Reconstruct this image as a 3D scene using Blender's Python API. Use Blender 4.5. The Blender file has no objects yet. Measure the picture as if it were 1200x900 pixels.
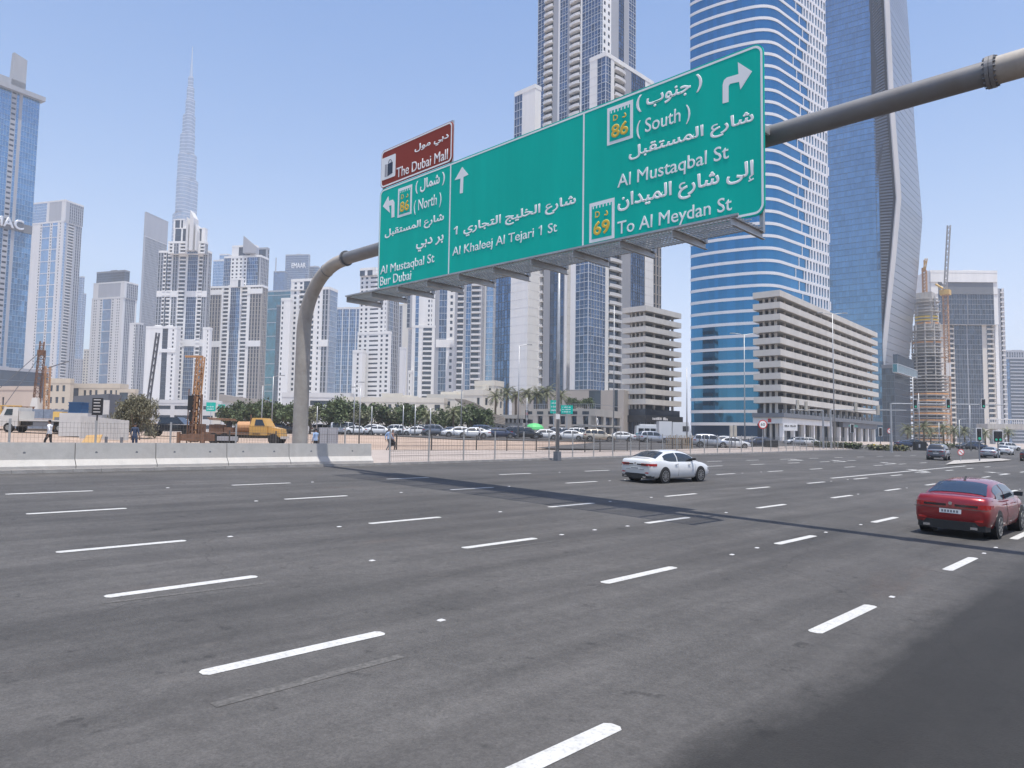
import bpy, bmesh, math, random
from mathutils import Vector, Matrix
from math import sin, cos, pi, radians, sqrt, atan2, tan
random.seed(7)
SC = bpy.context.scene
COL = SC.collection

# ---------------------------------------------------------------- camera
F = 862.0                                   # focal length in photo pixels (photo 1200 wide)
EYE = Vector((0, 0, 2.6))
XC = Vector((0.72561133, -0.03745883, -0.68708445))
YC = Vector((0.68794149, 0.06124357, 0.72317752))
ZC = Vector((0.01499012, -0.9974197, 0.07020851))
RT = Vector((XC[0], YC[0], ZC[0]))          # camera right / down / forward in the world (Y = along the road)
DN = Vector((XC[1], YC[1], ZC[1]))
FW = Vector((XC[2], YC[2], ZC[2]))
cd = bpy.data.cameras.new('camera')
cam = bpy.data.objects.new('camera', cd)
COL.objects.link(cam)
M = Matrix(((RT.x, -DN.x, -FW.x, 0), (RT.y, -DN.y, -FW.y, 0), (RT.z, -DN.z, -FW.z, EYE.z), (0, 0, 0, 1)))
cam.matrix_world = M
cd.sensor_width = 36.0
cd.lens = 36.0 * F / 1200
cd.clip_start = 0.1
cd.clip_end = 9000
SC.camera = cam

# ---------------------------------------------------------------- light
SUN_DIR = Vector((0.20, -0.08, 1.0)).normalized()      # towards the sun, almost overhead
W = bpy.data.worlds.new('World')
SC.world = W
W.use_nodes = True
nt = W.node_tree
bg = nt.nodes['Background']
sky = nt.nodes.new('ShaderNodeTexSky')
sky.sky_type = 'NISHITA'
sky.sun_disc = False
sky.sun_elevation = math.asin(SUN_DIR.z)
sky.sun_rotation = atan2(SUN_DIR.x, SUN_DIR.y)
sky.air_density = 1.3
sky.dust_density = 2.2
sky.ozone_density = 2.5
hs = nt.nodes.new('ShaderNodeHueSaturation')
hs.inputs['Saturation'].default_value = SKY_SAT = 1.54
hs.inputs['Hue'].default_value = 0.505
nt.links.new(sky.outputs[0], hs.inputs['Color'])
nt.links.new(hs.outputs[0], bg.inputs[0])
bg.inputs[1].default_value = 0.12
sl = bpy.data.lights.new('sun', 'SUN')
sl.energy = 5.0
sl.angle = radians(0.53)
sl.color = (1.0, 0.955, 0.88)
so = bpy.data.objects.new('sun', sl)
COL.objects.link(so)
so.rotation_euler = (-SUN_DIR).to_track_quat('-Z', 'Y').to_euler()
so.location = (0, 0, 400)
SC.view_settings.view_transform = 'Standard'
SC.view_settings.look = 'None'
SC.view_settings.exposure = 0.42
SC.view_settings.gamma = 1.0
SC.cycles.max_bounces = 6
SC.cycles.diffuse_bounces = 3
SC.cycles.volume_bounces = 1
SC.cycles.use_denoising = True
SC.cycles.volume_step_rate = 4.0

# ---------------------------------------------------------------- geometry of the place
K = 0.03                                    # cross-fall of the road
def gz(x):
    return -K * max(-80.0, min(10.0, x))
def ray(px, py):
    return RT * (px - 600) + DN * (py - 450) + FW * F
def G(px, py, z0=0.0):                      # where a sight line meets the ground
    d = ray(px, py)
    t = -(2.6 - z0) / (d.z + K * d.x)
    p = EYE + d * t
    if p.x < -80 or t < 0:
        t = -(2.6 - z0 - 2.4) / d.z
        p = EYE + d * t if t > 0 else Vector((0, -1, 0))
    return p
def atD(px, py, D):
    return EYE + ray(px, py) * (D / F)
def atY(px, py, Y):
    d = ray(px, py)
    return EYE + d * (Y / d.y)
def GD(px, D):                              # ground point below a picture column at distance D
    z = 1.5
    for _ in range(12):
        b = RT * (px - 600) + FW * F
        py = ((z - 2.6) * F / D - b.z) / DN.z
        p = EYE + (b + DN * py) * (D / F)
        z = gz(p.x)
    return Vector((p.x, p.y, z))
def height_at(P, y):                        # z of the point above P seen at picture row y
    lo, hi = -10.0, 1500.0
    for _ in range(50):
        m = (lo + hi) / 2
        v = Vector((P[0], P[1], m)) - EYE
        yy = 450 + F * v.dot(DN) / v.dot(FW)
        if yy > y: lo = m
        else: hi = m
    return (lo + hi) / 2
H2 = Vector((FW.x, FW.y)).normalized()
R2 = Vector((RT.x, RT.y)).normalized()

# ---------------------------------------------------------------- helpers
def tag(o, label=None, cat=None, group=None, kind=None):
    if label: o['label'] = label
    if cat: o['category'] = cat
    if group: o['group'] = group
    if kind: o['kind'] = kind
    return o
def thing(name, loc, label, cat, group=None, rz=0.0):
    o = bpy.data.objects.new(name, None)
    COL.objects.link(o)
    o.location = loc
    o.rotation_euler = (0, 0, rz)
    o.empty_display_size = 0.3
    return tag(o, label, cat, group)
def copy_tree(o, parent=None):
    c = o.copy()
    COL.objects.link(c)
    c.parent = parent
    for ch in KIDS.get(o.name, []):
        copy_tree(ch, c)
    return c
KIDS = {}
class MB:
    """collects boxes, bars, tubes and sheets; build() links them as one mesh"""
    def __init__(s):
        s.v = []; s.f = []; s.m = []; s.mi = 0
    def quad(s, a, b, c, d):
        n = len(s.v); s.v += [tuple(a), tuple(b), tuple(c), tuple(d)]; s.f.append((n, n + 1, n + 2, n + 3)); s.m.append(s.mi)
    def poly(s, pts):
        n = len(s.v); s.v += [tuple(p) for p in pts]; s.f.append(tuple(range(n, n + len(pts)))); s.m.append(s.mi)
    def hexa(s, p):
        n = len(s.v); s.v += [tuple(q) for q in p]
        for q in ((0, 3, 2, 1), (4, 5, 6, 7), (0, 1, 5, 4), (1, 2, 6, 5), (2, 3, 7, 6), (3, 0, 4, 7)):
            s.f.append(tuple(n + k for k in q)); s.m.append(s.mi)
    def box(s, x0, x1, y0, y1, z0, z1):
        s.hexa([(x0, y0, z0), (x1, y0, z0), (x1, y1, z0), (x0, y1, z0), (x0, y0, z1), (x1, y0, z1), (x1, y1, z1), (x0, y1, z1)])
    def obox(s, O, A, N, s0, s1, n0, n1, z0, z1):
        def P(a, n, z): return (O[0] + A[0] * a + N[0] * n, O[1] + A[1] * a + N[1] * n, z)
        s.hexa([P(s0, n1, z0), P(s1, n1, z0), P(s1, n0, z0), P(s0, n0, z0), P(s0, n1, z1), P(s1, n1, z1), P(s1, n0, z1), P(s0, n0, z1)])
    def oquad(s, O, A, N, s0, s1, n, z0, z1, j=0.0):
        def P(a, z, e=0.0): return (O[0] + A[0] * a + N[0] * (n + e), O[1] + A[1] * a + N[1] * (n + e), z)
        e1 = random.uniform(-j, j); e2 = random.uniform(-j, j); e3 = random.uniform(-j, j)
        s.quad(P(s0, z0, e1), P(s1, z0, e2), P(s1, z1, e3), P(s0, z1, e1 - e2 + e3))
    def bar(s, a, b, w, h=None, up=(0, 0, 1)):
        h = h or w
        a = Vector(a); b = Vector(b); d = (b - a)
        if d.length < 1e-6: return
        d.normalize(); u = Vector(up)
        if abs(d.dot(u)) > .99: u = Vector((1, 0, 0))
        x = d.cross(u).normalized() * (w / 2); y = x.cross(d).normalized() * (h / 2)
        s.hexa([a - x - y, a + x - y, a + x + y, a - x + y, b - x - y, b + x - y, b + x + y, b - x + y])
    def tube(s, pts, r, seg=8, caps=True):
        pts = [Vector(p) for p in pts]
        R = r if isinstance(r, (list, tuple)) else [r] * len(pts)
        n0 = len(s.v); prev = None
        for i, p in enumerate(pts):
            d = (pts[min(i + 1, len(pts) - 1)] - pts[max(i - 1, 0)]).normalized()
            if prev is None:
                u = Vector((0, 0, 1)) if abs(d.z) < .9 else Vector((1, 0, 0))
                x = d.cross(u).normalized()
            else:
                x = (prev - d * prev.dot(d)).normalized()
            prev = x; y = d.cross(x)
            for k in range(seg):
                a = 2 * pi * k / seg
                s.v.append(tuple(p + (x * cos(a) + y * sin(a)) * R[i]))
        for i in range(len(pts) - 1):
            for k in range(seg):
                a = n0 + i * seg + k; b = n0 + i * seg + (k + 1) % seg
                s.f.append((a, a + seg, b + seg, b)); s.m.append(s.mi)
        if caps:
            s.f.append(tuple(n0 + k for k in range(seg))); s.m.append(s.mi)
            s.f.append(tuple(n0 + (len(pts) - 1) * seg + k for k in reversed(range(seg)))); s.m.append(s.mi)
    def prism(s, pts, z0, z1):
        n = len(s.v); k = len(pts)
        s.v += [(p[0], p[1], z0) for p in pts] + [(p[0], p[1], z1) for p in pts]
        s.f.append(tuple(n + i for i in reversed(range(k)))); s.m.append(s.mi)
        s.f.append(tuple(n + k + i for i in range(k))); s.m.append(s.mi)
        for i in range(k):
            j = (i + 1) % k
            s.f.append((n + i, n + j, n + k + j, n + k + i)); s.m.append(s.mi)
    def mesh(s, name, mats, off=(0, 0, 0), smooth=False):
        me = bpy.data.meshes.new(name)
        ox, oy, oz = off
        me.from_pydata([(x - ox, y - oy, z - oz) for x, y, z in s.v], [], s.f)
        if not isinstance(mats, (list, tuple)): mats = [mats]
        for m in mats: me.materials.append(m)
        if len(mats) > 1: me.polygons.foreach_set('material_index', s.m)
        if smooth: me.polygons.foreach_set('use_smooth', [True] * len(s.f))
        me.update()
        return me
    def build(s, name, mats, parent=None, kind=None, smooth=False, label=None):
        if not s.f: return None
        off = Vector((0, 0, 0)); q = parent
        while q is not None: off = off + q.location; q = q.parent
        me = s.mesh(name, mats, off, smooth)
        return put(name, me, parent, kind, label)
def put(name, me, parent=None, kind=None, label=None, loc=None):
    o = bpy.data.objects.new(name, me)
    COL.objects.link(o)
    if parent is not None:
        o.parent = parent
        KIDS.setdefault(parent.name, []).append(o)
    if loc is not None: o.location = loc
    if kind: o['kind'] = kind
    if label: o['label'] = label
    return o

# ---------------------------------------------------------------- materials
MATS = {}
def mat(name, col, rough=0.7, metal=0.0, var=0.12, scale=0.6, streak=False, bump=0.0, bscale=20.0, island=0.0, spec=0.5, coat=0.0, grime=None, trans=None):
    if name in MATS: return MATS[name]
    m = bpy.data.materials.new(name)
    m.use_nodes = True
    n = m.node_tree.nodes; L = m.node_tree.links
    b = n['Principled BSDF']
    b.inputs['Roughness'].default_value = rough
    b.inputs['Metallic'].default_value = metal
    b.inputs['Specular IOR Level'].default_value = spec
    b.inputs['Coat Weight'].default_value = coat
    b.inputs['Coat Roughness'].default_value = 0.04
    tc = n.new('ShaderNodeTexCoord')
    mp = n.new('ShaderNodeMapping')
    L.new(tc.outputs['Object'], mp.inputs['Vector'])
    mp.inputs['Scale'].default_value = (1, 1, 0.12) if streak else (1, 1, 1)
    no = n.new('ShaderNodeTexNoise')
    no.inputs['Scale'].default_value = scale
    no.inputs['Detail'].default_value = 6
    no.inputs['Roughness'].default_value = 0.65
    L.new(mp.outputs[0], no.inputs['Vector'])
    mr = n.new('ShaderNodeMapRange')
    mr.inputs['From Min'].default_value = 0.3; mr.inputs['From Max'].default_value = 0.7
    mr.inputs['To Min'].default_value = 1 - var; mr.inputs['To Max'].default_value = 1 + var * 0.6
    L.new(no.outputs['Fac'], mr.inputs['Value'])
    mu = n.new('ShaderNodeMix'); mu.data_type = 'RGBA'; mu.blend_type = 'MULTIPLY'
    mu.inputs[0].default_value = 1.0
    mu.inputs[6].default_value = (*col, 1)
    L.new(mr.outputs[0], mu.inputs[7])
    out = mu.outputs[2]
    if island:
        ge = n.new('ShaderNodeNewGeometry')
        m2 = n.new('ShaderNodeMapRange')
        m2.inputs['To Min'].default_value = 1 - island; m2.inputs['To Max'].default_value = 1 + island
        L.new(ge.outputs['Random Per Island'], m2.inputs['Value'])
        mu2 = n.new('ShaderNodeMix'); mu2.data_type = 'RGBA'; mu2.blend_type = 'MULTIPLY'; mu2.inputs[0].default_value = 1
        L.new(out, mu2.inputs[6]); L.new(m2.outputs[0], mu2.inputs[7]); out = mu2.outputs[2]
    if grime:
        g2 = n.new('ShaderNodeTexNoise'); g2.inputs['Scale'].default_value = grime[1]; g2.inputs['Detail'].default_value = 8
        L.new(mp.outputs[0], g2.inputs['Vector'])
        r2 = n.new('ShaderNodeMapRange'); r2.inputs['From Min'].default_value = 0.5; r2.inputs['From Max'].default_value = 0.75
        r2.inputs['To Max'].default_value = grime[2]
        L.new(g2.outputs['Fac'], r2.inputs['Value'])
        mu3 = n.new('ShaderNodeMix'); mu3.data_type = 'RGBA'
        L.new(r2.outputs[0], mu3.inputs[0]); L.new(out, mu3.inputs[6]); mu3.inputs[7].default_value = (*grime[0], 1); out = mu3.outputs[2]
    L.new(out, b.inputs['Base Color'])
    if bump:
        nb = n.new('ShaderNodeTexNoise'); nb.inputs['Scale'].default_value = bscale; nb.inputs['Detail'].default_value = 4
        L.new(tc.outputs['Object'], nb.inputs['Vector'])
        bp = n.new('ShaderNodeBump'); bp.inputs['Strength'].default_value = bump; bp.inputs['Distance'].default_value = 0.02
        L.new(nb.outputs['Fac'], bp.inputs['Height']); L.new(bp.outputs[0], b.inputs['Normal'])
    if trans:
        b.inputs['Transmission Weight'].default_value = trans
    MATS[name] = m
    return m
def wallm(name, col, var=0.08): return mat(name, col, 0.75, var=var, scale=0.25, streak=True)
def glassm(name, col, rough=0.08, metal=0.75, island=0.32): return mat(name, col, rough, metal, var=0.10, scale=0.05, island=island)
WHITE = wallm('painted_white_wall', (0.82, 0.81, 0.79))
OFFW = wallm('pale_grey_wall', (0.66, 0.65, 0.64))
GREYW = wallm('grey_wall', (0.36, 0.37, 0.40))
DGREY = wallm('dark_grey_wall', (0.16, 0.17, 0.19))
BEIGE = wallm('beige_wall', (0.62, 0.53, 0.41))
CREAM = wallm('cream_wall', (0.66, 0.62, 0.54))
TAUPE = wallm('taupe_panel', (0.33, 0.30, 0.27))
CONC = mat('bare_concrete', (0.46, 0.44, 0.41), 0.85, var=0.22, scale=0.8, streak=True, grime=((0.25, 0.22, 0.19), 1.5, 0.35))
GBLUE = glassm('blue_glass', (0.13, 0.21, 0.34))
GDARK = glassm('dark_glass', (0.07, 0.09, 0.12), metal=0.6)
GMID = glassm('grey_blue_glass', (0.115, 0.16, 0.24))
GSKY = glassm('pale_sky_glass', (0.30, 0.42, 0.58), island=0.12)
GTEAL = glassm('teal_glass', (0.05, 0.19, 0.24))
GROUND_GLASS = glassm('shop_glass', (0.05, 0.06, 0.08), metal=0.4)
GROUND_GLASS.node_tree.nodes['Principled BSDF'].inputs['Roughness'].default_value = 0.15
ALU = mat('aluminium', (0.55, 0.57, 0.60), 0.35, 0.8, var=0.06)
MULW = mat('white_mullion', (0.62, 0.65, 0.68), 0.5, 0.1, var=0.05)
MULD = mat('dark_mullion', (0.10, 0.12, 0.15), 0.5, 0.2, var=0.05)
GALV = mat('galvanised_steel', (0.42, 0.43, 0.44), 0.5, 0.55, var=0.18, scale=2.0)
BLACK = mat('black_plastic', (0.015, 0.015, 0.017), 0.45, var=0.1)
RUBBER = mat('tyre_rubber', (0.018, 0.018, 0.019), 0.85, var=0.2, scale=8)
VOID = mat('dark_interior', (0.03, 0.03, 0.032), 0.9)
# ---------------------------------------------------------------- towers
def isect(C, dirv, px, yr):                 # distance along dirv from C at which picture column px (row yr) is met
    d = ray(px, yr); d2 = Vector((d.x, d.y))
    # C + w*dirv = t*d2  -> solve
    det = dirv.x * (-d2.y) + d2.x * dirv.y
    w = ((-C.x) * (-d2.y) + d2.x * (-C.y)) / det
    return w
def corner(xc, yr, D):
    p = atD(xc, yr, D)
    return Vector((p.x, p.y))
def floors(z0, z1, fh):
    n = max(1, round((z1 - z0) / fh))
    return n, (z1 - z0) / n
def facade(root, O, A, N, bays, z0, z1, fh, M_, near=False):
    n, h = floors(z0, z1, fh)
    wall = MB()
    for (s0, s1, t) in bays:
        if s1 < s0: s0, s1 = s1, s0
        w = s1 - s0
        if w < 0.05: continue
        if t in 'WX':
            if t == 'W': q = MB(); q.obox(O, A, N, s0, s1, -1.3, 0, z0, z1); q.build('wall', M_['W'], root)
            else:
                q = MB(); q.obox(O, A, N, s0, s1, -1.3, -0.02, z0, z1); q.build('wall_pier', M_.get('X', GREYW), root)
            if t == 'W' and w > 3 and near:
                q = MB()
                for i in range(1, n):      # panel joints, recessed lines shown as thin proud trims
                    q.obox(O, A, N, s0, s1, 0, 0.03, z0 + i * h - 0.04, z0 + i * h + 0.04)
                q.build('wall_joint', M_.get('J', OFFW), root, 'stuff')
        elif t in 'GgHD':
            g = MB(); nc = max(1, round(w / 1.7)); cw = w / nc
            for i in range(n):
                for k in range(nc):
                    g.oquad(O, A, N, s0 + k * cw, s0 + (k + 1) * cw, -0.12, z0 + i * h, z0 + (i + 1) * h, 0.012)
            g.build('glazing', M_['D'] if t == 'D' else M_['G'], root, 'stuff')
            m = MB()
            if t in 'Gg':
                for k in range(nc + 1):
                    wd = 0.07
                    m.obox(O, A, N, s0 + k * cw - wd / 2, s0 + k * cw + wd / 2, -0.2, 0.03, z0, z1)
                for i in range(n + 1):
                    m.obox(O, A, N, s0, s1, -0.2, 0.0, z0 + i * h - 0.10, z0 + i * h + 0.08)
                    if near: m.obox(O, A, N, s0, s1, -0.2, -0.03, z0 + i * h + h * .38, z0 + i * h + h * .38 + 0.07)
                m.build('mullion_grid', M_.get('M', MULW) if t == 'G' else MULD, root, 'stuff')
            elif t == 'H':
                for i in range(0, n + 1, 4):
                    m.obox(O, A, N, s0, s1, -0.2, 0.10, z0 + i * h - 0.35, z0 + i * h + 0.35)
                m.build('ladder_band', M_.get('W', WHITE), root, 'stuff')
            else:
                for i in range(n + 1):
                    m.obox(O, A, N, s0, s1, -0.2, -0.02, z0 + i * h - 0.1, z0 + i * h + 0.1)
                m.build('mullion_grid', MULD, root, 'stuff')
        elif t == 'V':
            nc = max(1, round(w / 2.4)); cw = w / nc
            q = MB(); g = MB()
            for k in range(nc):
                q.obox(O, A, N, s0 + k * cw, s0 + (k + 0.42) * cw, -1.3, 0, z0, z1)
                for i in range(n):
                    g.oquad(O, A, N, s0 + (k + .42) * cw, s0 + (k + 1) * cw, -0.25, z0 + i * h, z0 + (i + 1) * h, 0.01)
            for i in range(n + 1):
                q.obox(O, A, N, s0, s1, -0.3, -0.08, z0 + i * h - 0.2, z0 + i * h + 0.2)
            q.build('ribs', M_.get('X', GREYW), root, 'stuff'); g.build('windows', M_['D'], root, 'stuff')
        elif t in 'PS':
            nc = max(1, round(w / (3.4 if t == 'P' else 9.0))); cw = w / nc
            f0, f1 = (0.27, 0.73) if t == 'P' else (0.10, 0.90)
            h0, h1 = (0.30, 0.82) if t == 'P' else (0.36, 0.74)
            g = MB()
            for k in range(nc):
                wall.obox(O, A, N, s0 + k * cw, s0 + (k + f0) * cw, -1.3, 0, z0, z1)
                wall.obox(O, A, N, s0 + (k + f1) * cw, s0 + (k + 1) * cw, -1.3, 0, z0, z1)
                for i in range(n):
                    g.oquad(O, A, N, s0 + (k + f0) * cw, s0 + (k + f1) * cw, -0.3, z0 + (i + h0) * h, z0 + (i + h1) * h)
                for i in range(n + 1):
                    zb = z0 + (i - 1 + h1) * h; zt = z0 + (i + h0) * h
                    wall.obox(O, A, N, s0 + (k + f0) * cw, s0 + (k + f1) * cw, -1.0, -0.003, max(z0, zb), min(z1, zt))
            g.build('windows', M_['D'], root, 'stuff')
        elif t in 'BCZ':
            g = MB()
            for i in range(n):
                g.oquad(O, A, N, s0, s1, -1.15, z0 + i * h, z0 + (i + 1) * h)
            g.build('balcony_glazing', M_['D'], root, 'stuff')
            pr = 1.0 if t == 'Z' else 0.55
            b = MB()
            if t == 'Z':                    # rounded white balcony trays
                k = 7; pts = []
                for j in range(k):
                    u = j / (k - 1); pts.append((s0 + w * u, pr * (0.55 + 0.45 * sin(pi * u))))
                def P(a, nn, z): return (O[0] + A[0] * a + N[0] * nn, O[1] + A[1] * a + N[1] * nn, z)
                ring = [P(s0, -1.25, 0)[:2]] + [P(a, nn, 0)[:2] for a, nn in pts] + [P(s1, -1.25, 0)[:2]]
                b.prism(ring, 0, 0.22)
                for j in range(k - 1):
                    a0, n0 = pts[j]; a1, n1 = pts[j + 1]
                    b.hexa([P(a0, n0, .22), P(a1, n1, .22), P(a1, n1 - .12, .22), P(a0, n0 - .12, .22), P(a0, n0 + .06, 1.1), P(a1, n1 + .06, 1.1), P(a1, n1 - .06, 1.1), P(a0, n0 - .06, 1.1)])
            else:
                b.obox(O, A, N, s0, s1, -1.25, pr, 0, 0.22)
                if t == 'B': b.obox(O, A, N, s0, s1, pr - 0.15, pr + 0.003, 0.2, 1.15)
                else: b.obox(O, A, N, s0, s1, pr - 0.08, pr - 0.02, 0.2, 1.0)
                b.obox(O, A, N, s0, s0 + 0.2, -1.25, pr - .2, 0.2, h - 0.02)
            if near:
                me = b.mesh('balcony', [M_['W']], (root.location.x, root.location.y, 0))
                for i in range(n):
                    put('balcony', me, root, loc=(0, 0, z0 + i * h - root.location.z))
            else:
                q = MB()
                for i in range(n):
                    dz = z0 + i * h; base = len(q.v)
                    q.v += [(x, y, z + dz) for x, y, z in b.v]
                    q.f += [tuple(base + j for j in f) for f in b.f]; q.m += b.m
                q.build('balconies', M_['W'], root, 'stuff')
    wall.build('window_wall', M_['W'], root, 'stuff')
def mass(root, D, xc, yr=400, a=46, L=None, R=None, ytop=None, z0=2.0, z1=None, ybot=None, fh=3.3, wall=None, glass=None, dark=None, grey=None,
         near=False, belts=(), depth=None, roof=True, xref=None, mull=None, parapet=1.2):
    a = radians(a)
    U = R2 * cos(a) + H2 * sin(a)
    V = -R2 * sin(a) + H2 * cos(a)
    if xref is not None:
        Pr = corner(xref, yr, D); w = isect(Pr, U, xc, yr); C = Pr + U * w
    else:
        C = corner(xc, yr, D)
    M_ = dict(W=wall or WHITE, G=glass or GBLUE, D=dark or GDARK, X=grey or GREYW, M=mull or MULW)
    if z1 is None: z1 = height_at((C.x, C.y), ytop)
    if ybot is not None: z0 = height_at((C.x, C.y), ybot)
    wR = isect(C, U, R[-1][0], yr) if R else (depth or 14)
    wL = isect(C, V, L[-1][0], yr) if L else (depth or 14)
    e = 0.012
    core = MB()
    def PP(s, t): return (C.x + U.x * s + V.x * t, C.y + U.y * s + V.y * t)
    i_ = 1.27
    core.prism([PP(i_, i_), PP(wR - (i_ if not R else .05), i_), PP(wR - .05, wL - .05), PP(i_, wL - .05)], z0, z1 - .1)
    core.build('core', M_['W'], root)
    if R:
        s = e; bs = []
        for px, t in R:
            s2 = isect(C, U, px, yr); bs.append((s, s2, t)); s = s2
        facade(root, C, U, -V, bs, z0, z1, fh, M_, near)
    else:
        b = MB(); b.obox(C, U, -V, e, wR, -1.3, 0, z0, z1); b.build('end_wall', M_['W'], root)
    if L:
        s = e; bs = []
        for px, t in L:
            s2 = isect(C, V, px, yr); bs.append((s, s2, t)); s = s2
        facade(root, C, V, -U, bs, z0, z1, fh, M_, near)
    else:
        b = MB(); b.obox(C, V, -U, e, wL, -1.3, 0, z0, z1); b.build('end_wall', M_['W'], root)
    # far sides, closed
    b = MB(); b.prism([PP(wR - .04, .02), PP(wR, .02), PP(wR, wL), PP(wR - .04, wL)], z0, z1 - .01)
    b.prism([PP(.02, wL - .04), PP(wR - .05, wL - .04), PP(wR - .05, wL), PP(.02, wL)], z0, z1 - .01)
    b.build('rear_wall', M_['W'], root)
    if roof:
        r = MB()
        r.prism([PP(-.1, -.1), PP(wR + .1, -.1), PP(wR + .1, wL + .1), PP(-.1, wL + .1)], z1 + .003, z1 + .5)
        for (p, q) in (((-.1, -.1), (wR + .1, .2)), ((-.1, .2), (.2, wL + .1)), ((wR - .2, .2), (wR + .1, wL + .1)), ((.2, wL - .2), (wR - .2, wL + .1))):
            r.prism([PP(p[0], p[1]), PP(q[0], p[1]), PP(q[0], q[1]), PP(p[0], q[1])], z1 + .5, z1 + .5 + parapet)
        if wR > 6 and wL > 6:
            rr = random.Random(int(D * 7 + xc))
            for _ in range(3):
                s = rr.uniform(.15, .6) * wR; t = rr.uniform(.15, .6) * wL
                r.prism([PP(s, t), PP(s + wR * .2, t), PP(s + wR * .2, t + wL * .2), PP(s, t + wL * .2)], z1 + .5, z1 + rr.uniform(2.0, 3.2))
        r.build('roof', M_['W'], root)
    for (y0, y1, which, x0, x1) in belts:   # horizontal belts proud of the face
        za = height_at((C.x, C.y), y1); zb = height_at((C.x, C.y), y0)
        A, N = (U, -V) if which == 'R' else (V, -U)
        s0 = isect(C, A, x0, yr); s1 = isect(C, A, x1, yr)
        b = MB(); b.obox(C, A, N, min(s0, s1), max(s0, s1), -.5, 0.35, za, zb)
        b.build('belt', M_['W'], root)
    return C, U, V, wR, wL, z1
def tower(label, D, xc, yr=400, cat='tower', name='tower', group='high-rise towers of the skyline'):
    p = corner(xc, yr, D)
    t = thing(name, (p.x, p.y, 2.0), label, cat, group)
    return t
# ---------------------------------------------------------------- the skyline, left to right
def text(name, body, parent, m, P0, A, UP, width=None, height=None, ext=0.02, bev=0.012, base='bbox', align_n=None):
    """flat lettering: P0 = lower left corner, A = reading direction, UP = up; stretched to width x height"""
    c = bpy.data.curves.new(name, 'FONT'); c.body = body; c.fill_mode = 'BOTH'
    c.extrude = ext; c.bevel_depth = bev; c.bevel_resolution = 0; c.resolution_u = 3
    o = bpy.data.objects.new(name, c); COL.objects.link(o)
    bpy.context.view_layer.update()
    me = bpy.data.meshes.new_from_object(o.evaluated_get(bpy.context.evaluated_depsgraph_get()))
    bpy.data.objects.remove(o); bpy.data.curves.remove(c)
    me.materials.clear(); me.materials.append(m); me.name = name
    if bev > .025 and ext < .01:           # drop stray slivers left by the letter outlines
        bm = bmesh.new(); bm.from_mesh(me); bm.verts.ensure_lookup_table(); seen = set(); bad = []; isls = []
        for v0 in bm.verts:
            if v0 in seen: continue
            st = [v0]; isl = []; seen.add(v0)
            while st:
                v = st.pop(); isl.append(v)
                for e_ in v.link_edges:
                    w_ = e_.other_vert(v)
                    if w_ not in seen: seen.add(w_); st.append(w_)
            isls.append(isl)
        cl = [[min(v.co.x for v in i_), max(v.co.x for v in i_), min(v.co.y for v in i_), max(v.co.y for v in i_), i_] for i_ in isls]
        for c_ in cl:
            if c_[3] < -.2 and c_[1] - c_[0] > 1.7 * (c_[3] - c_[2]): bad += c_[4]
        cl = []
        merged = True
        while merged:
            merged = False
            for i in range(len(cl)):
                for j in range(i + 1, len(cl)):
                    p, q = cl[i], cl[j]
                    if p[0] < q[1] and q[0] < p[1] and p[2] < q[3] and q[2] < p[3]:
                        cl[i] = [min(p[0], q[0]), max(p[1], q[1]), min(p[2], q[2]), max(p[3], q[3]), p[4] + q[4]]; del cl[j]; merged = True; break
                if merged: break
        for c_ in cl:
            if c_[3] - c_[2] < .15 and c_[1] - c_[0] > 1.25 * (c_[3] - c_[2]) and len(body) > 1 and c_[3] < 0: bad += c_[4]
        bmesh.ops.delete(bm, geom=bad, context='VERTS'); bm.to_mesh(me); bm.free()
    xs = [v.co.x for v in me.vertices]; ys = [v.co.y for v in me.vertices]
    x0, x1, y0, y1 = min(xs), max(xs), min(ys), max(ys)
    if base == 'latin': y0 = 0.0
    sx = width / (x1 - x0); sy = height / (y1 - y0)
    A = Vector(A).normalized(); UP = Vector(UP).normalized(); Nn = A.cross(UP)
    off = Vector((0, 0, 0)); q = parent
    while q is not None: off = off + q.location; q = q.parent
    P = Vector(P0) - off
    for v in me.vertices:
        v.co = P + A * ((v.co.x - x0) * sx) + UP * ((v.co.y - y0) * sy) + Nn * (v.co.z * (.15 if bev > .011 and ext < .01 else 1))
    return put(name, me, parent)
def smudge(parent, m, P0, A, width, height, n, seed=1):
    """lettering too small to read in the photograph: a row of short marks of uneven width"""
    r = random.Random(seed); b = MB(); A = Vector(A).normalized(); N = Vector((A.y, -A.x)); s = 0.0; st = width / n
    for k in range(n):
        w = st * r.uniform(.45, .78)
        if r.random() > .13: b.obox(Vector(P0[:2]), A.xy, N, s, s + w, .0, .03, P0[2], P0[2] + height * r.uniform(.55, 1.0))
        s += st
    return b.build('lettering', m, parent, 'stuff')
WPAINT = mat('white_lettering', (0.8, 0.8, 0.8), 0.5, var=0.03)
SILVER = mat('silver_letters', (0.72, 0.73, 0.75), 0.35, 0.4, var=0.03)

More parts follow.
